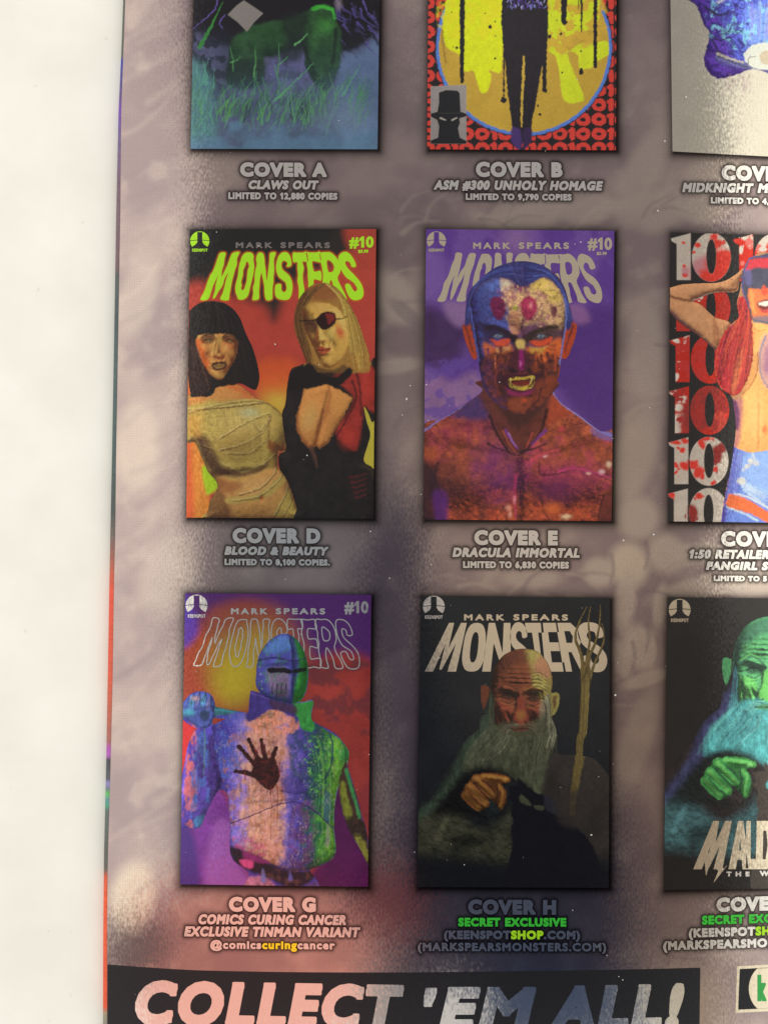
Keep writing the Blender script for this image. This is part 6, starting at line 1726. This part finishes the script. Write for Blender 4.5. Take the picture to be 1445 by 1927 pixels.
    f.shade(Tg((60, 620), (340, 240), (520, 220), (900, 400), (720, 760), (700, 900), (420, 900), (160, 860)), [(x / 3.6125 + 770, y / 3.6125 + 1380, rx, ry, rot, h) for x, y, rx, ry, rot, h in ((180, 700, 10, 40, 35, 6), (300, 640, 8, 34, 20, 5), (420, 620, 8, 30, 0, 5), (560, 640, 8, 40, -10, 6), (640, 700, 8, 40, -10, 5), (360, 760, 30, 8, 0, -5))], (.2, -.6, .7), 30, 10, .55, 1.4, 12, True, .8, 1, 14, seed)
    # clenched hand
    hd = pal['hand']; h2 = pal['hand2']
    f.fill(Tg((366, 420), (400, 340), (460, 290), (540, 268), (640, 280), (678, 310), (670, 340), (600, 350), (650, 400), (660, 470), (620, 520), (590, 480), (540, 440), (540, 490), (480, 525), (420, 480)), tuple(int(v * .72) for v in hd), 2, 1)
    for L, w0 in ((((385, 420), (430, 470), (468, 506)), 17), (((415, 368), (470, 430), (520, 478)), 18), (((462, 310), (510, 370), (560, 420)), 19), (((510, 296), (590, 306), (668, 318)), 15), (((612, 360), (640, 410), (625, 500)), 11)):
        f.line(Tg(*L), w0, w0 * .8, hd, 1, 1.6)
        f.line(Tg(*[(x - 6, y - 8) for x, y in L]), w0 * .42, w0 * .3, h2, .55, 2.2)
        f.blob(*Tg(L[-1])[0], w0 * .3, w0 * .3, h2, .55)
    for L in (((405, 400), (450, 452), (500, 500)), ((440, 340), (500, 405), (548, 455)), ((500, 320), (560, 372), (585, 420)), ((595, 350), (600, 420), (590, 490))):
        f.line(Tg(*L), 2.6, 1.6, pal['dk'], .85, 1.1)
    f.shade(Tg((366, 420), (400, 340), (460, 290), (540, 268), (640, 280), (678, 310), (670, 340), (640, 360), (656, 400), (660, 470), (620, 520), (590, 480), (540, 440), (540, 490), (480, 525), (420, 480)), [(x / 3.6125 + 770, y / 3.6125 + 1380, rx, ry, rot, h) for x, y, rx, ry, rot, h in ((425, 430, 6, 22, -52, 6), (470, 400, 6, 24, -52, 6), (515, 365, 6, 24, -50, 6), (590, 306, 22, 5, 6, 6), (632, 420, 5, 18, 8, 5), (445, 425, 2, 22, -50, -3), (495, 385, 2, 24, -50, -3), (460, 320, 12, 10, 0, 4), (405, 370, 9, 9, 0, 4))], (.1, -.7, .6), 8, 6, .35, 1.5, 1.4, True, .9, 1)
    f.blob(*Tg((654, 318))[0], 4.4, 3.6, tuple(min(255, int(v * 1.25)) for v in h2), .9)
    f.blob(*Tg((585, 300))[0], 3, 3.4, h2, .8)
    # dark bird-like shape in front of the beard
    f.fill(Tg((668, 372), (700, 360), (738, 356), (740, 304), (768, 330), (800, 360), (860, 400), (930, 440), (960, 520), (1060, 560), (1160, 660), (1230, 740), (1300, 900), (1320, 1120), (700, 1120), (700, 760), (690, 660), (704, 600), (690, 540), (700, 470), (672, 440), (690, 410)), pal['bird'], 2, 1)
    f.fill(Tg((925, 430), (1000, 470), (1060, 540), (1030, 560), (930, 520)), tuple(min(255, int(v * 1.9)) for v in pal['bird']), 3, .8)
    f.fill(Tg((756, 420), (775, 424), (830, 480), (815, 494), (752, 460)), pal['beard'], 1.6, 1)
    f.fill(Tg((845, 500), (880, 488), (918, 500), (910, 524), (870, 520)), pal['beard'], 1.6, .9)
    # head
    ear = A(Tf((0, 0)))
    f.fill(Tf((486, 700), (508, 684), (540, 700), (540, 760), (520, 830), (500, 850), (488, 780)), tuple(int(v * .85) for v in pal['skin']), 1.6, 1)
    f.fill(Tf((958, 745), (1000, 733), (1024, 760), (1012, 830), (990, 882), (962, 905), (950, 820)), pal['lite'], 1.6, 1)
    f.fill(Tf((975, 770), (1000, 758), (1000, 810), (980, 850)), pal['skin2'], 2, .8)
    face_ = Tf((552, 720), (556, 640), (576, 570), (632, 490), (702, 450), (772, 437), (862, 452), (926, 512), (964, 592), (972, 690), (960, 760), (950, 860), (910, 960), (830, 1010), (760, 1030), (680, 1020), (600, 980), (560, 900), (552, 800))
    w, m = f.mask(face_, 1.4)
    if w is not None:
        f.clip = np.zeros(f.X.shape); f.clip[w] = m
        f.fill(face_, pal['skin'], 1, 1, tex=(.25, 9, seed + 9))
        f.fill(Tf((552, 720), (556, 640), (640, 490), (780, 440), (820, 520), (700, 560), (600, 640), (580, 760), (600, 960), (550, 900)), pal['skin2'], 8, .85)
        f.fill(Tf((800, 440), (880, 450), (930, 512), (966, 592), (974, 700), (962, 780), (900, 790), (850, 700), (830, 580)), pal['lite'], 9, .9, tex=(.3, 7, seed + 10))
        f.fill(Tf((850, 480), (920, 510), (962, 590), (940, 640), (860, 600), (840, 530)), pal['dome'], 5, .9)
        f.blob(*Tf((850, 500))[0], 9, 12, pal['lite'], .9)
        f.fill(Tf((570, 830), (640, 800), (690, 840), (680, 940), (620, 960), (580, 920)), pal['red'], 5, .8)
        f.fill(Tf((800, 840), (870, 810), (920, 820), (900, 900), (840, 950), (800, 900)), pal['red'], 5, .75)
        f.fill(Tf((900, 800), (960, 760), (950, 900), (900, 960), (880, 930)), pal['beard2'], 5, .7)
        for i in range(6):
            y = 590 + 24 * i
            f.line(Tf((590 + 4 * i, y + 20), (680, y - 4), (770, y + 6), (835, y + 2)), 1.8, 1.2, pal['dk'], .32, 1.1)
            f.line(Tf((590 + 4 * i, y + 30), (680, y + 7), (770, y + 17), (835, y + 12)), 1.8, 1.2, pal['red'], .3, 1.1)
            f.line(Tf((838, y + 14), (880, y + 8), (930, y + 36), (950, y + 66)), 2.2, 1.4, tuple(int(v * .5) for v in pal['lite']), .75, 1.0)
            f.line(Tf((838, y + 24), (880, y + 18), (926, y + 46)), 1.8, 1.2, tuple(min(255, int(v * 1.3)) for v in pal['lite']), .6, 1.0)
        ex, ey = Tf((760, 768))[0]
        f.shade(face_, face(ex, ey, 56, 66, -.06, 2, 1.15, .35, .8), (.5, -.55, .65), 34, 30, .32, 1.5, 1.4, True, 1, 1.15, 2.5, seed, tuple(int(v * .8) for v in pal['dk']))
        # brows, eyes, bags
        f.line(Tf((592, 716), (640, 678), (700, 690), (736, 730)), 6, 4, pal['skin2'], .8, 1.6)
        f.line(Tf((600, 700), (650, 668), (712, 684)), 2.4, 1.6, pal['red'], .8, 1.1)
        f.line(Tf((782, 740), (830, 714), (890, 722), (915, 760)), 7, 4, tuple(int(v * .7) for v in pal['skin2']), .9, 1.6)
        f.line(Tf((790, 724), (840, 700), (900, 712)), 2.4, 1.6, pal['hand2'], .6, 1.1)
        for x, y in ((676, 758), (848, 776)):
            f.fill(Tf((x - 52, y + 4), (x - 10, y - 24), (x + 44, y - 2), (x + 30, y + 22), (x - 20, y + 26)), tuple(int(v * .9) for v in pal['dk']), 4, .75)
            f.blob(*Tf((x, y + 4))[0], 3.4, 1.6, pal['beard2'], .22)
            f.blob(*Tf((x + 2, y + 4))[0], 2.2, 2.4, (20, 18, 20), .95)
            f.line(Tf((x - 50, y + 2), (x - 4, y - 12), (x + 42, y + 6)), 1.8, 1.2, (22, 18, 18), .9, .8)
            f.line(Tf((x - 48, y + 34), (x, y + 50), (x + 44, y + 30)), 2.2, 1.4, pal['dk'], .7, 1.1)
            f.line(Tf((x - 40, y + 48), (x, y + 62), (x + 40, y + 42)), 1.8, 1.2, pal['hand2'], .4, 1.2)
        # nose
        f.fill(Tf((738, 770), (776, 770), (796, 860), (812, 910), (780, 946), (740, 950), (706, 930), (708, 890), (730, 840)), pal['red'], 3, .95, tex=(.2, 6, seed + 12))
        f.blob(*Tf((760, 890))[0], 8, 10, pal['hand2'], .55)
        f.line(Tf((735, 780), (722, 850), (704, 900), (712, 932)), 2.6, 2.4, pal['dk'], .4, 1.6)
        f.line(Tf((786, 790), (806, 870), (818, 910)), 2.4, 2, pal['dk'], .6, 1.4)
        for x in (728, 790):
            f.blob(*Tf((x, 936))[0], 3, 1.8, (28, 20, 20), .9)
        f.line(Tf((700, 930), (650, 960), (610, 1010)), 3, 2, pal['dk'], .6, 1.6)
        f.line(Tf((610, 800), (600, 880), (630, 950)), 3, 2, pal['dk'], .5, 1.6)
        f.fill(Tf((585, 960), (690, 938), (760, 958), (840, 936), (935, 890), (985, 940), (930, 1080), (760, 1100), (600, 1080), (560, 1010)), pal['beard'], 7, .92, tex=(.3, 6, seed + 30))
        # moustache and mouth
        f.hairs(Tf((740, 950), (660, 960), (600, 1040)), Tf((750, 975), (690, 990), (640, 1060)), 40, [pal['beard'], pal['beard2'], pal['dk'], pal['skin2']], 1.4, .6, seed + 13)
        f.hairs(Tf((770, 950), (860, 950), (900, 1040)), Tf((770, 975), (830, 990), (880, 1060)), 40, [pal['beard'], pal['beard2'], pal['dk'], pal['skin2']], 1.4, .6, seed + 14)
        f.clip = None
    f.fill(Tf((690, 976), (745, 966), (812, 974), (796, 996), (745, 1004), (696, 992)), tuple(int(v * .75) for v in pal['red']), 2.4, .7)
    f.line(Tf((684, 982), (745, 984), (816, 980)), 2, 1.4, (30, 22, 24), .9, .9)
    f.hairs(Tf((900, 780), (920, 900), (900, 1020)), Tf((955, 740), (965, 880), (970, 1020)), 46, [pal['beard2'], pal['beard'], pal['dk'], tuple(min(255, int(v * 1.3)) for v in pal['beard2'])], 1.4, .65, seed + 15)
    f.hairs(Tf((556, 720), (540, 860), (520, 1000)), Tf((580, 780), (580, 900), (600, 1020)), 40, [pal['beardL'], pal['beard'], pal['dk']], 1.4, .6, seed + 16)
    if staff:
        st = pal['staff']; s2 = pal['staff2']
        for lp in loops[2:]:
            f.fill(lp, st, 1.0, 1, False, tex=(.4, 6, seed + 17, .4))
        f.hairs(Tf((1170, 540), (1160, 800), (1150, 1080)) + Tg((1120, 200), (1105, 500)), Tf((1220, 600), (1215, 800), (1200, 1080)) + Tg((1190, 150), (1130, 480)), 60, [s2, tuple(int(v * .55) for v in st), st, (70, 58, 36)], 1.4, .6, seed + 18)
        f.line(Tf((1215, 560), (1172, 680), (1164, 900)), 3, 2, (60, 52, 36), .7, 1.2)
        f.line(Tf((1224, 600), (1228, 760), (1216, 1000)), 3, 2, (64, 56, 38), .7, 1.2)
        f.fill(Tg((1000, 470), (1200, 380), (1200, 620), (1040, 620)), pal['shoul'], 8, .8)
    f.mottle(q[:, 0].min(), q[:, 1].min(), q[:, 0].max(), q[:, 1].max(), .2, 4, seed + 20)
    f.T = None
    f.warp(1.0, 5, seed + 21)
    canvas_obj('figure', f, z, M_ART, cov, 'bald bearded old man holding up a clenched hand')


ROW_H = [('M', 252, 398, 100, 322), ('O', 388, 530, 342, 504), ('N', 536, 690, 494, 690), ('S', 690, 792, 664, 836), ('T', 784, 906, 838, 940), ('E', 892, 1004, 924, 1062), ('R', 994, 1136, 1048, 1222), ('S', 1126, 1312, 1196, 1352)]


def cover_H():
    c = cover_canvas('H', 2.2, PAL_H['bg'])
    c.mottle(780, 1110, 1160, 1680, .25, 40, 5)
    cov = canvas_obj('cover_picture', c, 3e-5, M_ART, comic, 'near-black cover picture of a bald bearded old man with a staff')
    Tf = lambda x, y: (x / 3.6125 + 770, y / 3.6125 + 1100)
    L = title_loops(ROW_H, 260, 592, Tf, 0)
    L = [cat(l, 3) if len(l) in (20, 24) else l for l in L]
    loops_obj('title_lettering', L, 6e-5, M_CREAM, cov, -.1)
    masthead(cov, M_CREAM, 873, 1068, 1156, 1167.5, .004)
    emblem(816, 1141.5, 20.5, cov, M_SILVER)
    old_man('H', PAL_H, None, 1.0, cov, 9e-5, 100)


def cover_I():
    c = cover_canvas('I', 2.2, PAL_I['bg'])
    c.mottle(1240, 1110, 1480, 1680, .2, 40, 6)
    cov = canvas_obj('cover_picture', c, 3e-5, M_ART, comic, 'cover picture of a bearded old man in glowing green and teal')
    emblem(1278, 1147.5, 20.5, cov, M_CREAM)
    old_man('I', PAL_I, lambda x, y: (1366 + (x - 911) * 1.13, 1255 + (y - 1305) * 1.13), 1.13, cov, 6e-5, 200, False)
    Th = lambda x, y: (x / 4.898 + 1150, y / 4.898 + 1400)
    R = [('M', 915, 1112, 752, 1022), ('A', 1140, 1236, 1080, 1264), ('L', 1246, 1326, 1232, 1338), ('D', 1340, 1500, 1330, 1490)]
    L = title_loops(R, 712, 1150, Th, 0)
    L += [np.array([Th(*p) for p in ((930, 1010), (870, 1210), (850, 1000))]), np.array([Th(*p) for p in ((960, 1146), (1040, 1146), (1060, 1120), (942, 1272), (986, 1168))])]
    X0 = [l for l in L]
    loops_obj('title_lettering', X0[:6] , 9e-5, M_CREAM, cov, .8)
    loops_obj('title_spike', X0[6:], 9.4e-5, M_CREAM, cov, .4)
    text('subtitle_lettering', 'THE', 1365.5, 1409.5, 1640, 1649, M_SILVER, cov, .8, 0, 0, 9e-5, False, .5, cell=.5)
    text('subtitle_lettering', 'W', 1428.5, 1446, 1638.5, 1648.5, M_SILVER, cov, .8, 0, 0, 9e-5, False, cell=.5)

for fn in (cover_A, cover_B, cover_C, cover_D, cover_E, cover_F, cover_G, cover_H, cover_I):
    fn()


# ------------------------------------------------------------------ captions under the covers
def caption(head, sub, run, mat=None, subs=()):
    """head = (text, x0, x1, top, bottom, slope); its other lines hang under it"""
    m = mat or M_SILVER
    h = text('caption', head[0], *head[1:5], m, comic, 2.5, 0, head[5] if len(head) > 5 else .006, only=head[6] if len(head) > 6 else None)
    for s in sub:
        text('subtitle', s[0], *s[1:5], s[7] if len(s) > 7 else m, h, 1.5, .2, s[5] if len(s) > 5 else .006, only=s[6] if len(s) > 6 else None)
    for s in run:
        text('small_print', s[0], *s[1:5], s[7] if len(s) > 7 else m, h, 1.05 if s[4] - s[3] < 16.2 else 1.4, 0, s[5] if len(s) > 5 else .006, only=s[6] if len(s) > 6 else None)
    return h


caption(('COVER A', 452, 615, 306, 333), [('CLAWS OUT', 468, 600, 339.5, 356.5)], [('LIMITED TO 12,880 COPIES', 430, 635, 362.5, 375.5)])
caption(('COVER B', 895, 1058, 305, 333.5), [('ASM #300 UNHOLY HOMAGE', 816, 1134, 340, 358)], [('LIMITED TO 9,790 COPIES', 876, 1075, 364.5, 377)])
caption(('COVER C', 1357, 1522, 313, 341.5, .03), [('MIDKNIGHT', 1283, 1417, 344.5, 362.5, .01), ('MA', 1424.5, 1462, 345.5, 363.5, .02)], [('LIMITED TO 4,', 1336.5, 1446, 372, 384, .02)])
caption(('COVER D', 438, 603, 994, 1022.5), [('BLOOD & BEAUTY', 423, 618, 1028.5, 1044.8)], [('LIMITED TO 8,100 COPIES.', 423, 621, 1052, 1064)])
caption(('COVER E', 892, 1049, 998, 1026), [('DRACULA IMMORTAL', 851, 1090, 1031, 1049)], [('LIMITED TO 6,830 COPIES', 871, 1070, 1056.5, 1069.5)])
caption(('COVER F', 1356, 1518, 1000, 1029, .01), [('1:50 RETAILER', 1296.5, 1446, 1034.5, 1051.6, .008), ('FANGIRL SP', 1327.5, 1458, 1057, 1073, .006)], [('LIMITED TO 5', 1342, 1442, 1083.5, 1094, .01)])
caption(('COVER G', 431, 594.5, 1688, 1716), [('COMICS CURING CANCER', 374, 651, 1721, 1740), ('EXCLUSIVE TINMAN VARIANT', 347, 678, 1744, 1763)],
        [('@comicscuringcancer', 396, 630, 1770, 1786, .006, set(range(7)) | set(range(13, 19))), ('@comicscuringcancer', 396, 630, 1770, 1786, .006, set(range(7, 13)), M_YELLOW)])
caption(('COVER H', 880.5, 1046, 1693, 1721), [], [('SECRET EXCLUSIVE', 862, 1065, 1727, 1743.5, .002, None, M_GREEN), ('(KEENSPOTSHOP.COM)', 835, 1091, 1751, 1767.5, .002, set(range(9)) | set(range(13, 18))),
        ('(KEENSPOTSHOP.COM)', 835, 1091, 1751, 1767.5, .002, set(range(9, 13)), M_LIME), ('(MARKSPEARSMONSTERS.COM)', 786, 1140, 1774, 1790, .002)])
caption(('COVER I', 1347, 1492, 1687, 1714, -.03), [], [('SECRET EXCLUSIVE', 1320, 1524, 1720, 1737, -.03, None, M_GREEN), ('(KEENSPOTSHOP.COM)', 1295, 1550, 1743.5, 1760.5, -.03, set(range(9)) | set(range(13, 18))),
        ('(KEENSPOTSHOP.COM)', 1295, 1550, 1743.5, 1760.5, -.03, set(range(9, 13)), M_LIME), ('(MARKSPEARSMONSTERS.COM)', 1247, 1601, 1766, 1783, -.03)])


# ------------------------------------------------------------------ black banner with its lettering, and the publisher's badge
def banner():
    top = cat([(202.6, 1815), (300, 1822), (390, 1826.5), (560, 1829.5), (760, 1830), (1000, 1827.5), (1180, 1824.5), (1317, 1821)], 6, False)
    P = [tuple(p) for p in top] + [(1314, 2030), (202.6, 2030)]
    X, Y = np.meshgrid(np.arange(198, 1322, 2.0), np.concatenate([np.arange(1808, 1940, 1.5), np.arange(1944, 2034, 12)]))
    b = obj('banner', march(X, Y, sd_loops(X, Y, [P], 8), 3e-5), M_BLACK, comic, 'black strip along the bottom with large silver lettering')
    kw = dict(mat=M_SILVER, parent=b, shear=.2, glow=False, z=6e-5, cell=.8)
    text('banner_lettering', 'COLLECT', 255, 760, 1849, 1934, bold=6.5, slope=.018, space=.1, **kw)
    text('banner_lettering', "'", 797, 822, 1862, 1940, bold=5.5, slope=0, **kw)
    text('banner_lettering', 'EM', 826, 1008, 1857, 1940, bold=6.5, slope=0, space=.1, **kw)
    text('banner_lettering', 'ALL!', 1034, 1287, 1853, 1938, bold=6.5, slope=-.02, space=.1, **kw)


banner()


def badge():
    def quad(x0, y0, x1, y1):
        return [(x0 + (y1 - y0) * -.0, y0), (x1, y0 - (x1 - x0) * .05), (x1, y1 - (x1 - x0) * .05), (x0 - 3, y1)]
    fr = quad(1386, 1818, 1490, 1906)
    b = loops_obj('badge', [fr], 3e-5, M_CREAM, comic, 0, .8, "publisher's badge in a silver frame at the bottom right")
    loops_obj('badge_field', [quad(1391, 1823.5, 1485, 1900)], 6e-5, M_BLACK, b, 0, .7)
    disc = [(1446 + 38 * math.cos(a), 1860 + 46 * math.sin(a)) for a in np.linspace(0, 2 * math.pi, 60)[:-1]]
    loops_obj('badge_disc', [disc], 9e-5, M_CREAM, b, 0, .6, None, quad(1391, 1824, 1485, 1899.5))
    text('badge_letter', 'k', 1424, 1441, 1834, 1884, plain_foil('badge_green', (56, 160, 78), .42), b, 2.6, 0, 0, 1.2e-4, False)
    X, Y = np.meshgrid(np.arange(1262, 1475, 2.0), np.arange(1922, 1960, 1.0))
    P = [(1264, 1929), (1480, 1925), (1480, 1990), (1264, 1990)]


badge()


# ------------------------------------------------------------------ the foil back cover itself: ghosted grey-violet print
def back_cover():
    c = Canvas(190, -330, 1751, 2040, 2.4, (150, 134, 132), 1.0)
    X, Y = c.X, c.Y
    left = [(float(edge_x(PAGE_L, y)), y) for y in np.linspace(-320, 2030, 60)]
    c.limit_poly([left + [(1748, 2030), (1748, -320)]])
    base = lin((190, 172, 167)); dark = lin((166, 149, 150)); light = lin((206, 190, 180))
    n1 = fbm(X, Y, 150, 3); n2 = fbm(X + .5 * Y, Y - .3 * X, 46, 8, 3); n3 = fbm(X, Y, 420, 12)
    t = sstep((n1 * .5 + n2 * .28 + n3 * .22 - .5) * 3.0 + .5)[..., None]
    c.rgb[:] = dark * (1 - t) + base * t
    t2 = sstep((n2 - .56) * 4)[..., None]
    c.rgb += (light - c.rgb) * t2 * .35
    L = (224, 208, 190); L2 = (212, 197, 184); Dk = (150, 134, 138); D2 = (158, 142, 143)
    # ghosted drawing: swoops, scales and light ovals between the covers
    for (x, y, rx, ry, rot, cc, a) in ((1183, 1062, 27, 30, -20, L, .95), (1252, 1042, 25, 28, -15, L2, .9), (1127, 1077, 22, 20, 20, L2, .9), (1100, 1180, 1, 1, 0, L, 0), (1206, 1220, 25, 34, -25, L2, .9), (1176, 1130, 15, 42, 8, L2, .8),
                                       (1242, 1140, 10, 30, 8, L2, .8), (1168, 1240, 13, 28, -20, L2, .7), (1216, 1278, 34, 10, -18, L2, .8), (1290, 1044, 20, 16, 0, L2, .8), (1320, 1106, 70, 16, -14, L2, .8), (1200, 975, 30, 30, 0, L2, .8),
                                       (1420, 1100, 40, 18, -10, L2, .7), (1330, 1040, 18, 16, 0, L2, .8), (1210, 320, 24, 70, 28, L2, .6), (1340, 320, 46, 26, -30, L2, .7), (1320, 392, 28, 22, 0, L2, .7), (1240, 395, 40, 30, -20, L2, .6),
                                       (1215, 660, 24, 70, 0, L2, .5), (1192, 860, 30, 70, 20, L2, .6), (745, 560, 26, 44, -30, L2, .75), (758, 640, 34, 22, 0, Dk, .6), (740, 690, 40, 10, -8, L2, .6), (765, 590, 30, 10, 40, Dk, .5),
                                       (1195, 1400, 22, 90, 20, L2, .5), (1200, 1560, 24, 60, -16, Dk, .4), (250, 1690, 30, 50, 10, L, .9), (320, 1080, 40, 60, 20, L2, .5), (755, 480, 30, 26, 0, Dk, .5), (780, 390, 60, 26, 10, Dk, .5), (660, 395, 50, 20, 0, Dk, .4),
                                       (1010, 400, 60, 24, -25, L2, .7), (1110, 395, 36, 20, -20, L2, .6), (940, 412, 26, 14, -60, L2, .5), (1000, 1088, 40, 14, 0, L2, .6), (260, 840, 30, 60, 0, L, .5), (258, 560, 26, 60, 18, L2, .5)):
        c.blob(x, y, rx * 1.15, ry * 1.15, cc, min(1, a * 1.05), rot, .5)
    r = random.Random(9)
    for i in range(46):
        y = r.uniform(20, 1700); x = r.uniform(205, 300)
        c.line([(x, y), (x + 40, y - 22 + r.uniform(-8, 8)), (x + r.uniform(70, 120), y - r.uniform(40, 90))], r.uniform(5, 16), 2, r.choice([Dk, L, L2, D2]), r.uniform(.12, .3), 9)
    for i in range(70):
        x = r.uniform(720, 1440); y = r.choice([r.uniform(375, 440), r.uniform(1070, 1125), r.uniform(20, 1900)])
        a0 = r.uniform(-1.2, .3)
        c.line([(x, y), (x + 34 * math.cos(a0), y + 34 * math.sin(a0)), (x + 74 * math.cos(a0 + .3), y + 74 * math.sin(a0 + .3))], r.uniform(4, 14), 2, r.choice([Dk, L2, L2, D2]), r.uniform(.2, .5), 4)
    for (x, y) in ((1215, 1045), (1150, 1070), (1216, 1200), (1190, 1235), (1235, 1225)):
        c.line([(x, y - 26), (x + 4, y), (x - 2, y + 26)], 8, 4, Dk, .5, 4)
    # printed dark halo behind every cover picture and caption line
    halo = lin((46, 40, 54))
    for k, q in COVERS.items():
        s = sd_loops(X, Y, [q + np.array([3.0, 3.0])], 46)
        d = np.clip(-s, 0, 46)
        a = np.exp(-(d / 11.0) ** 1.3) * .92
        c.put((slice(None), slice(None)), a, halo, None)
    for L_, b in GLOWS:
        A = np.concatenate([np.asarray(l) for l in L_])
        (x0, y0), (x1, y1) = A.min(0) - 16, A.max(0) + 16
        w = c.win(x0, y0, x1, y1)
        if w is None:
            continue
        s = sd_loops(X[w], Y[w], [l for l in L_], 14)
        d = np.clip(-s - b, 0, 14)
        c.put(w, np.exp(-(d / 4.6) ** 1.7) * .9, halo, None)
    canvas_obj('back_cover', c, 0.0, M_PAGE, comic, 'glossy foil sheet printed with ghosted grey violet artwork')


back_cover()


# ------------------------------------------------------------------ dust lying on the foil
def dust():
    r = random.Random(77)
    spots = [(765, 751, 3.0), (757, 781, 1.6), (772, 726, 1.6), (1157, 1308, 2.6), (1229, 1006, 2.2), (1172, 1017, 2.2), (1112, 1571, 2.6), (487, 463, 1.6), (408, 437, 1.6), (518, 648, 2.2), (578, 857, 1.8), (802, 724, 2), (1237, 397, 2.4), (1250, 266, 2.0), (1290, 183, 2.2), (733, 1088, 1.6), (697, 1000, 1.6), (1092, 456, 1.8)]
    spots += [(r.uniform(240, 1440), r.uniform(5, 1900), r.choice([.7, .8, .9, 1.0, 1.2, 1.4])) for _ in range(70)]
    V = []; F = []
    for x, y, s in spots:
        n0 = len(V)
        s *= .82
        an = r.uniform(0, 3); st = r.uniform(.6, 1.0)
        for k in range(6):
            a = k * math.pi / 3
            px, py = s * math.cos(a), s * st * math.sin(a)
            V.append(((x + px * math.cos(an) - py * math.sin(an) - CX) * U, (CY - y + px * math.sin(an) + py * math.cos(an)) * U, 1.6e-4))
        V.append(((x - CX) * U, (CY - y) * U, 1.6e-4 + s * .7 * U))
        for k in range(6):
            F.append((n0 + k, n0 + (k + 1) % 6, n0 + 6))
    me = bpy.data.meshes.new('dust'); me.from_pydata(V, [], F)
    m, nt, b = new_mat('dust_speck')
    nz = nt.nodes.new('ShaderNodeTexNoise'); nz.inputs['Scale'].default_value = 900
    cr = nt.nodes.new('ShaderNodeValToRGB'); cr.color_ramp.elements[0].color = (.42, .40, .38, 1); cr.color_ramp.elements[1].color = (.75, .73, .71, 1)
    nt.links.new(nz.outputs['Fac'], cr.inputs[0]); nt.links.new(cr.outputs[0], b.inputs['Base Color'])
    b.inputs['Roughness'].default_value = .6
    o = obj('dust', me, m)
    o['kind'] = 'stuff'
    o['label'] = 'pale dust specks scattered over the foil back cover'


dust()
